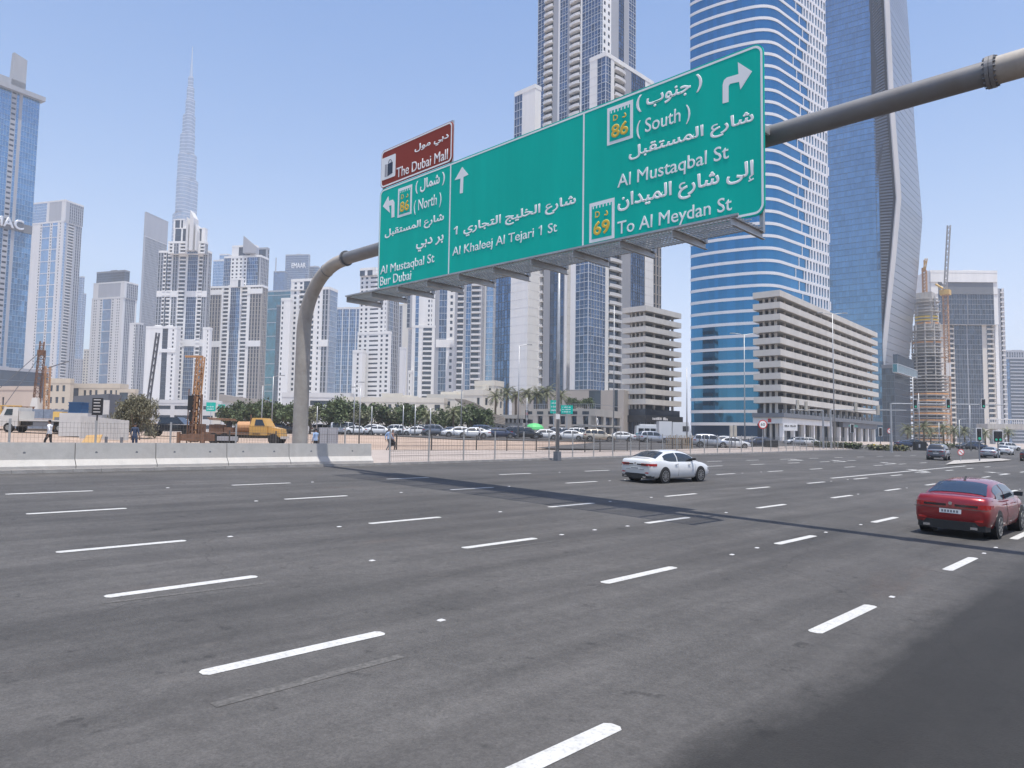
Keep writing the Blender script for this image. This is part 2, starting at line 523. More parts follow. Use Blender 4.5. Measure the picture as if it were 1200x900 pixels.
# 1 blue glass tower cut by the left picture edge
t = tower('blue glass tower with a pale fin on its roof, leftmost of the skyline', 480, 22, 130)
C, U, V, wR, wL, z1 = mass(t, 480, -70, 130, 59, xref=22, R=[(12.5, 'G'), (19, 'S'), (22, 'G'), (26, 'W'), (46, 'G')], ytop=75, fh=3.5, glass=glassm('azure_glass', (0.17, 0.32, 0.50), island=0.12), wall=GREYW, mull=mat('azure_mullion', (0.30, 0.42, 0.55), 0.5), roof=True)
FIN = wallm('roof_fin_grey', (0.34, 0.35, 0.37))
f = MB()
sa = isect(C, U, -8, 130); sb = isect(C, U, 32, 130)
f.obox(C, U, -V, sa, sb, -7, -4, z1, z1 + 9)
def PT(s, n, z): return (C.x + U.x * s - V.x * n, C.y + U.y * s - V.y * n, z)
sm = isect(C, U, 14, 130)
f.hexa([PT(sm, -4, z1), PT(sb, -4, z1), PT(sb, -7, z1), PT(sm, -7, z1), PT(sb - 8, -4, z1 + 27), PT(sb, -4, z1 + 25), PT(sb, -7, z1 + 25), PT(sb - 8, -7, z1 + 27)])
f.build('roof_fin', FIN, t)
f = MB(); s = isect(C, U, 50, 130); f.obox(C, U, -V, wR * .3, s, -3, 3, z1 - 1, z1 + 2); f.build('cornice', FIN, t)
lz = height_at((C.x + U.x * isect(C, U, 15, 265), C.y + U.y * isect(C, U, 15, 265)), 268)
s0 = isect(C, U, -38, 265); s1 = isect(C, U, 27, 265)
f = MB(); f.obox(C, U, -V, s0 + 8, wR, 0.1, 0.5, lz - 1, lz + 4.5); f.build('sign_band', DGREY, t)
text('lettering', 'DAMAC', t, SILVER, PT(s0, 0.8, lz), (U.x, U.y, 0), (0, 0, 1), s1 - s0, 6.5, ext=0.6, bev=0.02)
# its podium
t = tower('low grey glass podium with dark bands under the leftmost blue tower', 430, 30, 450, 'building', 'podium_building', None)
mass(t, 430, -70, 450, 59, xref=22, R=[(56, 'D')], ytop=428, fh=6, wall=GREYW, z0=2)
# 2 slender striped tower
t = tower('slender pale tower with ladder-like white window bands, second of the skyline', 750, 65, 400)
mass(t, 750, 66, 400, 72, L=[(64, 'W'), (61.5, 'P'), (59.5, 'W'), (53.5, 'H'), (50.5, 'P'), (41.5, 'H'), (38.5, 'P'), (20, 'W')], R=[(70, 'G'), (72, 'X'), (79, 'C'), (81, 'X'), (88.5, 'V')], ytop=260, fh=3.1, wall=OFFW, glass=GSKY)
mass(t, 750.3, 67, 400, 72, L=[(63, 'W'), (62, 'X'), (48.5, 'X'), (45.5, 'W'), (20, 'G')], R=[(72, 'X'), (89.3, 'V')], ytop=235.5, ybot=259.0, fh=3.1, wall=OFFW, glass=GSKY)
t = tower('stepped blue glass tower half hidden behind the slender striped tower', 1150, 92, 400)
mass(t, 1150, 96, 400, 75, L=[(80, 'G')], R=[(98, 'G')], ytop=345, fh=3.6, wall=GREYW, glass=GBLUE)
mass(t, 1120, 93, 400, 75, L=[(80, 'G')], R=[(95, 'G')], ytop=325, fh=3.6, wall=GREYW, glass=GBLUE)
t = tower('short grey apartment block with square windows low beside the striped tower', 900, 93, 440)
mass(t, 900, 94, 440, 75, L=[(78, 'P')], R=[(97, 'P')], ytop=422, fh=3.2, wall=GREYW)
# 3 tower with dark crown
t = tower('pale tower with dark stepped crown and blue middle stripe, beside the stepped blue glass tower', 800, 140, 400)
mass(t, 800, 141.5, 400, 70, L=[(138.5, 'W'), (134, 'P'), (131.5, 'W'), (128, 'P'), (118, 'H'), (114, 'P'), (111.5, 'W'), (107, 'P'), (105, 'W')], R=[(144, 'W'), (150, 'V'), (156, 'V'), (158, 'W')], ytop=349, fh=3.0, wall=OFFW, glass=GSKY)
mass(t, 800.3, 142.5, 400, 70, L=[(138, 'W'), (112, 'X'), (106, 'W')], R=[(145, 'W'), (158.6, 'V')], ytop=331, ybot=348.6, fh=3.0, wall=OFFW)
mass(t, 806, 142, 400, 70, L=[(109, 'D')], R=[(148, 'D')], ytop=318, ybot=330, fh=3.0, wall=DGREY)
t = tower('low white annex with window stripes in front of the ribbed grey tower', 700, 158, 420)
mass(t, 700, 161, 420, 75, L=[(157, 'V'), (154.5, 'P'), (150, 'W')], R=[(166, 'V')], ytop=380, fh=3.0, wall=OFFW)
t = tower('narrow beige block between the slender striped and dark crowned towers', 820, 104, 430)
mass(t, 820, 104, 430, 75, L=[(97, 'P')], R=[(107, 'P')], ytop=411, fh=3.2, wall=CREAM)
# 4 spire tower, very tall
t = tower('tallest spire tower rising in receding setbacks far behind the skyline', 1570, 214, 400, name='spire_tower', group=None)
BURJ = glassm('silver_glass', (0.30, 0.36, 0.44), 0.2, 0.7, 0.08)
Cb = corner(209.5, 400, 1570)
def burj_ring(r, z0, z1, rot, lobes):
    b = MB(); pts = []
    for k in range(36):
        a = 2 * pi * k / 36
        rr = r * (0.72 + 0.28 * abs(cos(1.5 * (a + rot))))
        pts.append((Cb.x + rr * cos(a), Cb.y + rr * sin(a)))
    b.prism(pts, z0, z1)
    return b
zs = [0, 80, 160, 240, 320, 400, 470, 545, 600, 645, 690, 725, 752, 775]
rs = [33, 31.5, 30, 28.5, 27, 25.5, 24, 20, 16.5, 13.5, 10.5, 8, 6]
for i, r in enumerate(rs):
    q = burj_ring(r, zs[i], zs[i + 1] - 3, i * 0.5, 3); q.build('setback_tier', BURJ, t)
    q = MB()
    nb = int((zs[i + 1] - zs[i]) / 8)
    for j in range(nb):
        zz = zs[i] + 4 + j * 8
        q2 = burj_ring(r * 1.008, zz, zz + 1.6, i * 0.5, 3); base = len(q.v); q.v += q2.v; q.f += [tuple(base + u for u in f) for f in q2.f]; q.m += q2.m
    q2 = burj_ring(r * .9, zs[i + 1] - 3, zs[i + 1], i * .5, 3); base = len(q.v); q.v += q2.v; q.f += [tuple(base + u for u in f) for f in q2.f]; q.m += q2.m
    q.build('floor_bands', GREYW, t, 'stuff')
q = MB(); q.tube([(Cb.x, Cb.y, 770), (Cb.x, Cb.y, 800), (Cb.x, Cb.y, 822), (Cb.x, Cb.y, 845)], [3.6, 2.6, 1.6, 0.7], 8); q.build('spire', ALU, t)
# 5 ribbed slab
t = tower('ribbed grey slab tower standing left behind the stepped white tower', 900, 171, 260)
mass(t, 900, 171, 260, 80, L=[(169, 'X')], R=[(197, 'V')], ytop=277, fh=3.1, wall=OFFW)
mass(t, 899.7, 171, 260, 80, L=[(169, 'X')], R=[(197.3, 'X')], ytop=249, ybot=276, fh=3.1, wall=GREYW, parapet=.4)
# 6 stepped white tower
t = tower('big stepped white tower with blue middle bay and winged fin crown', 580, 243, 400)
mass(t, 588, 240, 400, 86, L=[(234, 'V'), (229, 'B'), (227.5, 'W'), (216, 'G'), (214, 'W'), (206, 'B'), (205, 'W'), (198.5, 'V'), (197, 'W'), (192.5, 'B'), (190.5, 'D'), (187.5, 'B'), (181, 'V')], R=[(244, 'V')], ytop=296, fh=3.2, belts=[(398, 406, 'L', 240, 181), (341, 348, 'L', 205, 181), (341, 348, 'L', 240, 216)])
mass(t, 586, 238.5, 330, 86, L=[(233, 'B'), (230, 'W'), (218, 'G'), (216, 'W'), (209.5, 'B'), (208, 'W'), (202, 'V'), (200.5, 'W'), (197, 'B'), (195, 'W')], R=[(242, 'V')], ytop=285, ybot=297, fh=3.2)
mass(t, 590, 240, 280, 86, L=[(236, 'W'), (232, 'D'), (230, 'W'), (221, 'W'), (219, 'W'), (214, 'D'), (212, 'W'), (205, 'D'), (203, 'W')], R=[(243, 'W')], ytop=268, ybot=284, fh=5, parapet=.3)
mass(t, 592, 216, 270, 86, L=[(215, 'W'), (212, 'D'), (210.5, 'W'), (205, 'D'), (203, 'W')], R=[(219, 'W')], ytop=258, ybot=269, fh=7, parapet=.3)
q = MB()
for (xa, xb, yt) in ((218, 220.5, 254), (222, 226.5, 246), (229, 231, 262)):
    A_ = atD(xa, 270, 585); B_ = atD(xb, 270, 585); zt = height_at(A_, yt)
    q.hexa([(A_.x, A_.y, A_.z - 16), (B_.x, B_.y, B_.z - 16), (B_.x + H2.x * 9, B_.y + H2.y * 9, B_.z - 16), (A_.x + H2.x * 9, A_.y + H2.y * 9, A_.z - 16),
            (A_.x, A_.y, zt), (B_.x, B_.y, zt - 6), (B_.x + H2.x * 9, B_.y + H2.y * 9, zt - 6), (A_.x + H2.x * 9, A_.y + H2.y * 9, zt)])
q.build('crown_fin', OFFW, t)
mass(t, 570, 205, 430, 86, L=[(203, 'W'), (199, 'P'), (195, 'W'), (188.5, 'D'), (186, 'W'), (169, 'W')], R=[(210, 'W')], ytop=385, fh=3.2, belts=[(409, 413, 'L', 205, 186)])
mass(t, 572, 244, 430, 86, L=[(240, 'P'), (236, 'W')], R=[(247, 'W')], ytop=386, fh=3.2)
# 7 twin-shouldered tower
t = tower('white and grey tower with white centre line and pointed crown beside the stepped white one', 600, 305, 400)
mass(t, 600, 305, 400, 78, L=[(291, 'V'), (288, 'W'), (281, 'B'), (279, 'W'), (268, 'G'), (266, 'W'), (259.5, 'B'), (257.5, 'W'), (244, 'V')], R=[(312, 'V')], ytop=336, fh=3.2, belts=[(399, 406, 'L', 305, 288), (399, 406, 'L', 257.5, 244), (338, 344, 'L', 305, 288), (338, 344, 'L', 257.5, 244)], grey=TAUPE)
mass(t, 612, 305, 320, 78, L=[(302, 'D'), (289, 'G'), (270, 'P'), (262, 'G')], R=[(314, 'V')], ytop=301, ybot=336, fh=3.2)
mass(t, 616, 299, 290, 78, L=[(293, 'W'), (280, 'D'), (272, 'W')], R=[(303, 'W')], ytop=289, ybot=300, fh=4)
mass(t, 600.5, 284, 330, 78, L=[(282, 'W'), (279, 'D'), (272, 'W'), (270, 'W')], R=[(286, 'W')], ytop=328, ybot=336, fh=3.2)
mass(t, 640, 313, 300, 78, L=[(303, 'D')], R=[(315.5, 'V')], ytop=292, ybot=336, fh=4, wall=GREYW)
q = MB()
A_ = atD(285, 285, 612); B_ = atD(300, 285, 612); zt = height_at(A_, 276)
q.hexa([(A_.x, A_.y, A_.z - 8), (B_.x, B_.y, A_.z - 8), (B_.x + H2.x * 7, B_.y + H2.y * 7, A_.z - 8), (A_.x + H2.x * 7, A_.y + H2.y * 7, A_.z - 8),
        (A_.x, A_.y, zt), (B_.x, B_.y, zt - 9), (B_.x + H2.x * 7, B_.y + H2.y * 7, zt - 9), (A_.x + H2.x * 7, A_.y + H2.y * 7, zt)])
q.build('pointed_crown', GREYW, t)
t = tower('pale blue tower just visible behind the shoulder of the pointed-crown tower', 850, 262, 330)
mass(t, 850, 262, 330, 80, L=[(256, 'G'), (249, 'G')], R=[(266, 'G')], ytop=306, fh=3.4, wall=OFFW, glass=GSKY)
t2_ = mass(t, 860, 266, 330, 80, L=[(256, 'G')], R=[(272, 'G')], ytop=299, fh=3.4, wall=OFFW, glass=GSKY)
# 8 teal glass
t = tower('teal glass office tower with pale storey lines beside the pointed-crown tower', 760, 338, 400)
mass(t, 760, 345, 400, 74, L=[(309, 'H')], R=[(352, 'H')], ytop=341, fh=3.6, wall=GREYW, glass=GTEAL)
mass(t, 700, 330, 420, 74, L=[(322, 'g')], R=[(334, 'g')], ytop=359, fh=3.6, wall=DGREY, glass=GDARK)
# 9 far tower with lettering
t = tower('hazy blue tower with white lettering near its flat top, behind the teal tower', 1150, 361, 320)
C, U, V, wR, wL, z1 = mass(t, 1150, 361, 320, 82, L=[(334, 'G')], R=[(363, 'G')], ytop=299, fh=3.6, wall=GREYW, glass=GMID)
zt = height_at((C.x, C.y), 314)
text('lettering', 'EMAAR', t, WPAINT, (C.x + V.x * wL * .72 - U.x * .6, C.y + V.y * wL * .72 - U.y * .6, zt), (-V.x, -V.y, 0), (0, 0, 1), wL * .62, 8, ext=0.3)
mass(t, 1100, 333, 340, 82, L=[(320, 'g')], R=[(336, 'g')], ytop=319, fh=3.6, wall=DGREY)
q = MB(); A_ = atD(323, 319, 1100); q.tube([A_, A_ + Vector((0, 0, 22))], 1.0, 6); q.build('antenna', GREYW, t)
mass(t, 1160, 372, 340, 82, L=[(362, 'G')], R=[(374, 'g')], ytop=313, fh=3.6, wall=GREYW, glass=GMID)
# 10 white grid tower behind the pole
t = tower('white tower with square window grids standing behind the curved gantry pole', 470, 384, 400)
mass(t, 470, 384, 400, 76, L=[(376.5, 'V'), (374, 'W'), (370, 'P'), (367, 'W'), (361, 'B'), (349, 'B'), (347, 'W'), (341, 'P'), (338.5, 'W')], R=[(394, 'G')], ytop=339, fh=3.3, belts=[(398, 406, 'L', 384, 374)], glass=GSKY)
mass(t, 474, 371, 340, 76, L=[(363, 'P'), (356, 'D'), (343, 'P'), (341, 'W')], R=[(374, 'W')], ytop=329, ybot=339, fh=3.3)
mass(t, 466, 338, 420, 76, L=[(335, 'P'), (331, 'W'), (327, 'P')], R=[(341, 'W')], ytop=352, fh=3.3)
# 11 blue
t = tower('blue glass slab with thin white fins between two white grid towers', 650, 420, 400)
mass(t, 650, 424, 400, 80, L=[(417, 'G'), (416, 'W'), (409, 'G'), (408, 'W'), (401, 'G'), (400, 'W'), (394, 'G')], R=[(428, 'G')], ytop=362, fh=3.4, wall=OFFW, glass=GBLUE)
# 12 white stepped grid tower under sign
t = tower('stepped white tower with slot windows seen below the left end of the sign', 480, 452, 400)
mass(t, 480, 452.5, 400, 70, L=[(449, 'P'), (443.5, 'P'), (431, 'S'), (425, 'P'), (420, 'P')], R=[(456, 'V'), (460, 'G'), (466.5, 'V')], ytop=322, fh=3.0)
mass(t, 476, 456, 430, 70, L=[(449, 'P'), (443.5, 'P'), (430, 'S'), (424, 'P'), (418, 'P')], R=[(458, 'W')], ytop=391, fh=3.0)
mass(t, 474, 424, 440, 70, L=[(421, 'W'), (416, 'P'), (412.5, 'W')], R=[(428, 'W')], ytop=413, fh=3.0)
mass(t, 484, 440, 340, 70, L=[(436, 'W'), (430, 'D'), (427, 'W'), (421, 'D')], R=[(444, 'W')], ytop=316, ybot=322, fh=3.0)
# 13
t = tower('narrow beige and grey tower squeezed behind two white towers below the sign', 700, 477, 400)
mass(t, 700, 478, 400, 80, L=[(474.5, 'W'), (471, 'W'), (465, 'V')], R=[(484, 'V')], ytop=358, fh=3.3, wall=CREAM)
mass(t, 640, 474, 420, 80, L=[(468, 'W')], R=[(476, 'W')], ytop=409, fh=3.3, wall=OFFW)
# 14
t = tower('white tower with scalloped balcony stack, right of the stepped slot-window tower', 500, 510, 400)
mass(t, 500, 509, 400, 84, L=[(506, 'W'), (504, 'P'), (499.5, 'P'), (495, 'W'), (490, 'W'), (486, 'G'), (482, 'W'), (476, 'V')], R=[(512, 'V')], ytop=300, fh=3.3, ybot=384)
mass(t, 498, 509, 420, 84, L=[(506, 'W'), (495, 'B'), (490, 'W'), (486, 'G'), (482, 'W')], R=[(512, 'V')], ytop=384, fh=3.3)
mass(t, 494, 482, 470, 84, L=[(477.5, 'P')], R=[(486, 'W')], ytop=437, fh=4.2)
# 15
t = tower('white tower with dotted small windows and a wide grey belt', 440, 532, 400)
mass(t, 440, 532, 400, 84, L=[(525, 'P'), (523, 'W'), (514, 'G'), (510, 'X')], R=[(535, 'X')], ytop=300, fh=3.9, belts=[(398, 407, 'L', 532, 511)], glass=GMID)
# 16
t = tower('grey and blue apartment tower with stacked open balconies behind the walkway', 420, 580, 400)
mass(t, 420, 563.5, 400, 82, L=[(552, 'B'), (551, 'X'), (545.5, 'G'), (543, 'X'), (535.5, 'C'), (532.5, 'X')], R=[(566, 'V')], ytop=290, fh=3.2, wall=OFFW)
mass(t, 428, 580, 400, 82, L=[(577, 'G'), (569, 'G'), (567, 'W'), (565, 'V')], R=[(583, 'V')], ytop=290, fh=3.2, wall=OFFW, glass=GSKY)
# 17 main tower cluster
t = tower('tall nearby white apartment tower cluster with rounded balconies behind the sign', 300, 692, 400, group=None)
mass(t, 300, 704, 60, 46, L=[(682, 'G'), (680, 'W'), (668, 'Z'), (665, 'X'), (656, 'G'), (654, 'W'), (648, 'X'), (638, 'Z'), (630, 'G')], R=[(706, 'G'), (716, 'P'), (725, 'X'), (731, 'g'), (737, 'X'), (745, 'G')], z1=255, fh=3.3, near=True, glass=GMID)
mass(t, 296, 627, 120, 46, L=[(625, 'P'), (612, 'W'), (603, 'G')], R=[(634, 'W')], ytop=103, ybot=195, fh=3.4, near=False, glass=GMID)
mass(t, 280, 710, 80, 46, L=[(700, 'G'), (691, 'W')], R=[(716, 'G'), (720, 'W'), (732, 'Z'), (740, 'X'), (756, 'g'), (766, 'W')], ytop=65, fh=3.4, near=True, glass=GMID)
mass(t, 262, 689, 400, 46, L=[(674, 'G'), (668, 'W')], R=[(709, 'G'), (713, 'W'), (727.5, 'Z'), (733, 'X')], ytop=205, fh=3.3, near=True, glass=GMID, ybot=456)
mass(t, 284, 734, 400, 46, L=[(725, 'W')], R=[(751.5, 'S'), (755, 'X'), (761, 'G'), (775, 'V')], ytop=150, fh=4.0, near=False, glass=GMID, grey=TAUPE)
mass(t, 292, 618, 400, 46, L=[(617, 'P'), (597.5, 'W'), (580, 'g')], R=[(642, 'W')], ytop=200, fh=3.5, near=True)
mass(t, 288, 664, 400, 46, L=[(660, 'X'), (644, 'g'), (636, 'X'), (628, 'Z'), (620, 'G')], R=[(690, 'W')], ytop=180, fh=3.4, near=True, glass=GMID)
mass(t, 258, 689.5, 470, 46, L=[(666, 'W')], R=[(733, 'W')], ytop=456, fh=5, wall=TAUPE, roof=False)
# ---------------------------------------------------------------- parking garages
PARA = wallm('garage_parapet', (0.60, 0.57, 0.52), 0.12)
def garage(label, D, xc, yr, a, xl, xr, ytop, ybot, nlev, Lcols, Rcols, name='parking_garage'):
    a = radians(a); U = R2 * cos(a) + H2 * sin(a); V = -R2 * sin(a) + H2 * cos(a)
    C = corner(xc, yr, D)
    wR = isect(C, U, xr, yr); wL = isect(C, V, xl, yr)
    z1 = height_at(C, ytop); z0 = height_at(C, ybot)
    t = thing(name, (C.x, C.y, 2.0), label, 'parking garage')
    h = (z1 - z0) / nlev
    def P(s, q): return (C.x + U.x * s + V.x * q, C.y + U.y * s + V.y * q)
    for i in range(nlev):
        zt = z0 + (i + 1) * h
        hp = h * 0.52
        b = MB()
        b.prism([P(0, 0), P(wR, 0), P(wR, .3), P(.3, .3), P(.3, wL), P(0, wL)], zt - hp, zt)
        b.prism([P(wR - .3, .3), P(wR, .3), P(wR, wL), P(wR - .3, wL)], zt - hp, zt)
        b.build('parapet', PARA, t)
        b = MB(); b.prism([P(.31, .31), P(wR - .31, .31), P(wR - .31, wL), P(.31, wL)], zt - hp - .02, zt - hp + .28)
        b.build('deck_slab', CONC, t)
    for (A, Bv, w, n) in ((U, V, wR, Rcols), (V, U, wL, Lcols)):
        for k in range(n + 1):
            if A is V and k == 0: continue
            s = 1.5 + (w - 4.0) * k / n
            b = MB()
            b.prism([(C.x + A.x * s + Bv.x * q1, C.y + A.y * s + Bv.y * q1) for s, q1 in ((s, 1.5), (s + .5, 1.5), (s + .5, 2.1), (s, 2.1))], 2, z1 - .6)
            b.build('column', PARA, t)
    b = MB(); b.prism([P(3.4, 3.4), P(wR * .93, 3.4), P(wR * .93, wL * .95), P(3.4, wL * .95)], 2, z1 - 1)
    b.build('interior_shade', VOID, t)  # near-black fill: shade inside the open decks put in as colour
    rr = random.Random(int(D))           # parked cars seen inside as pale blobs on the upper decks
    return t, C, U, V, wR, wL, z0, z1
t, C, U, V, wR, wL, z0, z1 = garage('beige stepped parking garage with wide open decks, left of the blue banded tower', 212, 757, 400, 46, 729, 798.5, 357.5, 479.5, 10, 3, 3)
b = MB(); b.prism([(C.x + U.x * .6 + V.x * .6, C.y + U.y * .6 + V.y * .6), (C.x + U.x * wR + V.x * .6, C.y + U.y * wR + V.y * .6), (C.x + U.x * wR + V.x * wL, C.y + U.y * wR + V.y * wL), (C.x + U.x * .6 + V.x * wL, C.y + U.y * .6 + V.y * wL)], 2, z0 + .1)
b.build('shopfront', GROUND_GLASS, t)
b = MB(); zs0 = height_at(C, 494.5); zs1 = height_at(C, 486.5)
b.obox(C, U, -V, -.6, wR, -.6, .5, zs0, zs1); b.obox(C, V, -U, .62, wL, -.6, .5, zs0, zs1)
b.build('sign_fascia', BLACK, t)
for (s0f, s1f) in ((.02, .62), (.68, 1.0)):
    pass
smudge(t, WPAINT, (C.x + U.x * wR * .14 - V.x * .51, C.y + U.y * wR * .14 - V.y * .51, zs0 + .7), (U.x, U.y), wR * .42, .9, 13, 3)
b = MB()
for k in range(9):
    s = wR * (k + .5) / 9; b.obox(C, U, -V, s - .1, s + .1, -.59, -.4, 2, zs0)
for k in range(6):
    s = wL * (k + .5) / 6; b.obox(C, V, -U, s - .1, s + .1, -.59, -.4, 2, zs0)
b.build('shop_mullion', MULD, t, 'stuff')
t, C, U, V, wR, wL, z0, z1 = garage('large pale parking garage with long open decks, right of the blue banded tower', 186, 914.5, 400, 50, 882.5, 1028.5, 339.5, 478.5, 10, 2, 15)
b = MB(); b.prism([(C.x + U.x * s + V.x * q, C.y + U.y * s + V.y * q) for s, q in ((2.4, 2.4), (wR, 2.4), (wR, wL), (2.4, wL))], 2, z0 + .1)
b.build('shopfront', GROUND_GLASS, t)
b = MB(); zs0 = height_at(C, 489); zs1 = height_at(C, 484)
b.obox(C, U, -V, -1.2, wR, -.6, 1.1, zs0, zs1); b.obox(C, V, -U, .62, wL, -.6, 1.1, zs0, zs1)
b.build('canopy_band', DGREY, t)
b = MB(); zs0 = height_at(C, 496.3); zs1 = height_at(C, 489.2)
b.obox(C, U, -V, -.6, wR * .42, -.6, .5, zs0, zs1); b.obox(C, V, -U, .62, wL, -.6, .5, zs0, zs1)
b.build('sign_fascia', WHITE, t)
RED = mat('red_paint', (0.55, 0.03, 0.03), 0.5)
b = MB(); b.obox(C, V, -U, wL * .45, wL * .33, .5, .56, zs0 + .3, zs1 - .3); b.build('red_emblem', RED, t)
b = MB(); b.obox(C, U, -V, wR * .53, wR * .95, -.6, .5, zs0, zs1); b.build('sign_fascia', DGREY, t)
TEAL = mat('green_sign_letters', (0.02, 0.45, 0.33), 0.5)
smudge(t, TEAL, (C.x + U.x * wR * .58 - V.x * .51, C.y + U.y * wR * .58 - V.y * .51, zs0 + .35), (U.x, U.y), wR * .12, .8, 9, 4)
b = MB()
for k in range(12):
    s = .3 + wR * k / 12; q = MB(); q.obox(C, U, -V, s, s + .9, -.6, .3, 2, zs0); q.build('shop_column', WHITE, t)
for k in range(14):
    s = wR * (k + .5) / 14; b.obox(C, U, -V, s - .08, s + .08, -2.39, -2.2, 2, zs0)
b.build('shop_mullion', MULD, t, 'stuff')

# ---------------------------------------------------------------- blue banded tower with a rounded corner
BLUEBAND = glassm('deep_blue_glass', (0.05, 0.23, 0.42), 0.06, 0.8, 0.10)
SPAN = wallm('white_spandrel', (0.72, 0.73, 0.76), 0.05)
t = thing('banded_tower', tuple(GD(880, 240)), 'round-cornered blue glass tower with white storey bands between two parking garages', 'tower')
C0 = corner(903, 60, 232)
pts = [C0.copy()]
def step(p, ang, px, yr=60):
    a = radians(ang); v = -R2 * sin(a) + H2 * cos(a); return p + v * isect(p, v, px, yr)
p = C0
for ang, px in ((66, 868), (60, 842), (52, 823), (44, 812), (30, 808.5)):
    p = step(p, ang, px); pts.insert(0, p)
a = radians(41); Ur = R2 * cos(a) + H2 * sin(a)
Rend = C0 + Ur * isect(C0, Ur, 968, 60)
pts.append(C0 + (Rend - C0) * .12); 
path = pts[:-1] + [Rend]
# round the corner C0 and smooth the left sweep
def chaikin(P, n=2):
    for _ in range(n):
        Q = [P[0]]
        for i in range(len(P) - 1):
            Q += [P[i] * .8 + P[i + 1] * .2, P[i] * .2 + P[i + 1] * .8] if i not in (len(P) - 2,) else [P[i] * .93 + P[i + 1] * .07, P[i + 1]]
        P = Q
    return P
L_ = path[:-1]; k = len(L_) - 1
la = (L_[-2] - C0).normalized(); rl = 6.0
arc = [C0 + la * rl * (1 - u) ** 2 + Ur * rl * u * u for u in [i / 8 for i in range(9)]]
left = chaikin(L_[:-1] + [C0 + la * rl], 2)
fp = left[:-1] + arc + [Rend]
inward = (C0 + (Rend - C0) * .5 + la * 20 - C0).normalized()
back = [Rend + (-Ur.orthogonal() if False else Vector((la.x, la.y))) * 26, left[0] + Ur * 22]
cx = sum(q.x for q in fp) / len(fp) + 6 * (la.x + Ur.x); cy = sum(q.y for q in fp) / len(fp) + 6 * (la.y + Ur.y)
def inset(P, d):
    out = []
    for i, q in enumerate(P):
        tq = (P[min(i + 1, len(P) - 1)] - P[max(i - 1, 0)]).normalized()
        nn = Vector((-tq.y, tq.x))
        if nn.dot(Vector((cx, cy)) - q) < 0: nn = -nn
        out.append(q + nn * d)
    return out
body = inset(fp, .45)
zb0 = height_at(C0, 499); fh = 3.92; nb = 40
Vb = MB(); Vb.prism([(q.x, q.y) for q in body] + [(b_.x, b_.y) for b_ in back], 2, zb0 + nb * fh)
Vb.build('core', DGREY, t)
G1 = inset(fp, .18); S0 = inset(fp, 0.0); S1 = inset(fp, .4)
# arc length start of the window-grid zone on the right flank
ntot = len(fp)
acc = [0.0]
for i in range(1, ntot): acc.append(acc[-1] + (fp[i] - fp[i - 1]).length)
sR0 = acc[-2]
def along(P, s):
    return P[-2] + (P[-1] - P[-2]) * ((s - sR0) / (acc[-1] - sR0))
lenR = acc[-1] - sR0
sG = sR0 + lenR * .40
rr = random.Random(5)
win_me = None
for i in range(nb):
    z = zb0 + i * fh
    g = MB(); bnd = MB()
    def seg(P, a_, b_, z0, z1):
        g.quad((P[a_].x, P[a_].y, z0), (P[b_].x, P[b_].y, z0), (P[b_].x, P[b_].y, z1), (P[a_].x, P[a_].y, z1))
    for k in range(ntot - 2):
        seg(G1, k, k + 1, z + .9, z + fh)
    e1 = along(G1, sR0); stag = lenR * (.26 + .07 * [0, 1, 2, 3, 2, 1][i % 6])
    e2 = along(G1, sR0 + stag)
    m_ = (e1 + e2) / 2
    g.quad((e1.x, e1.y, z + .9), (m_.x, m_.y, z + .9), (m_.x, m_.y, z + fh), (e1.x, e1.y, z + fh))
    g.quad((m_.x, m_.y, z + .9), (e2.x, e2.y, z + .9), (e2.x, e2.y, z + fh), (m_.x, m_.y, z + fh))
    g.build('glazing_band', BLUEBAND, t)
    n0 = len(bnd.v)
    for P, zz in ((S0, z), (S0, z + .95), (S1, z + .95), (S1, z)):
        bnd.v += [(q.x, q.y, zz) for q in P]
    for r_ in range(4):
        for k in range(ntot - 1):
            a_ = n0 + r_ * ntot + k; b_ = n0 + ((r_ + 1) % 4) * ntot + k
            bnd.f.append((a_, a_ + 1, b_ + 1, b_)); bnd.m.append(0)
    bnd.build('spandrel', SPAN, t)
    # white wall with staggered openings on the right flank
    w = MB(); gl = MB()
    nrm = (S0[-1] - S1[-1]).normalized(); A2 = Ur; O2 = S0[-2]
    def W_(s0, s1, n0=-.4, z0=z + .95, z1=z + fh): w.obox(O2, A2, nrm, s0, s1, n0, -.003, z0, z1)
    s = stag
    W_(s, s + .35)
    s += .35
    big = [5.2, 4.4][i % 2]
    gl.oquad(O2, A2, nrm, s, s + big, -.28, z + .95, z + fh); s += big
    W_(s, s + .5); s += .5
    while s < lenR - .3:
        ww = 1.15
        gl.oquad(O2, A2, nrm, s, min(s + ww, lenR), -.28, z + .95, z + fh); s += ww
        pw = .75 if (int(s * 3) + i) % 3 else 1.0
        W_(s, min(s + pw, lenR)); s += pw
    w.build('window_pier', SPAN, t, 'stuff'); gl.build('windows', BLUEBAND, t, 'stuff')
b = MB(); b.prism([(q.x, q.y) for q in inset(fp, .1)] + [(q.x, q.y) for q in back], 2, zb0 - 4.2); b.build('base_glazing', glassm('base_blue_glass', (0.03, 0.07, 0.14), 0.1, 0.6), t)
b = MB(); b.prism([(q.x, q.y) for q in inset(fp, .05)] + [(q.x, q.y) for q in back], zb0 - 4.2, zb0 - 3.3); b.build('spandrel', SPAN, t)
b = MB(); b.prism([(q.x, q.y) for q in inset(fp, .2)] + [(q.x, q.y) for q in back], zb0 - 3.3, zb0); b.build('base_glazing', MATS['base_blue_glass'], t)
b = MB(); b.prism([(q.x, q.y) for q in inset(fp, .5)] + [(q.x, q.y) for q in back], zb0 + nb * fh, zb0 + nb * fh + 1); b.build('roof', SPAN, t)

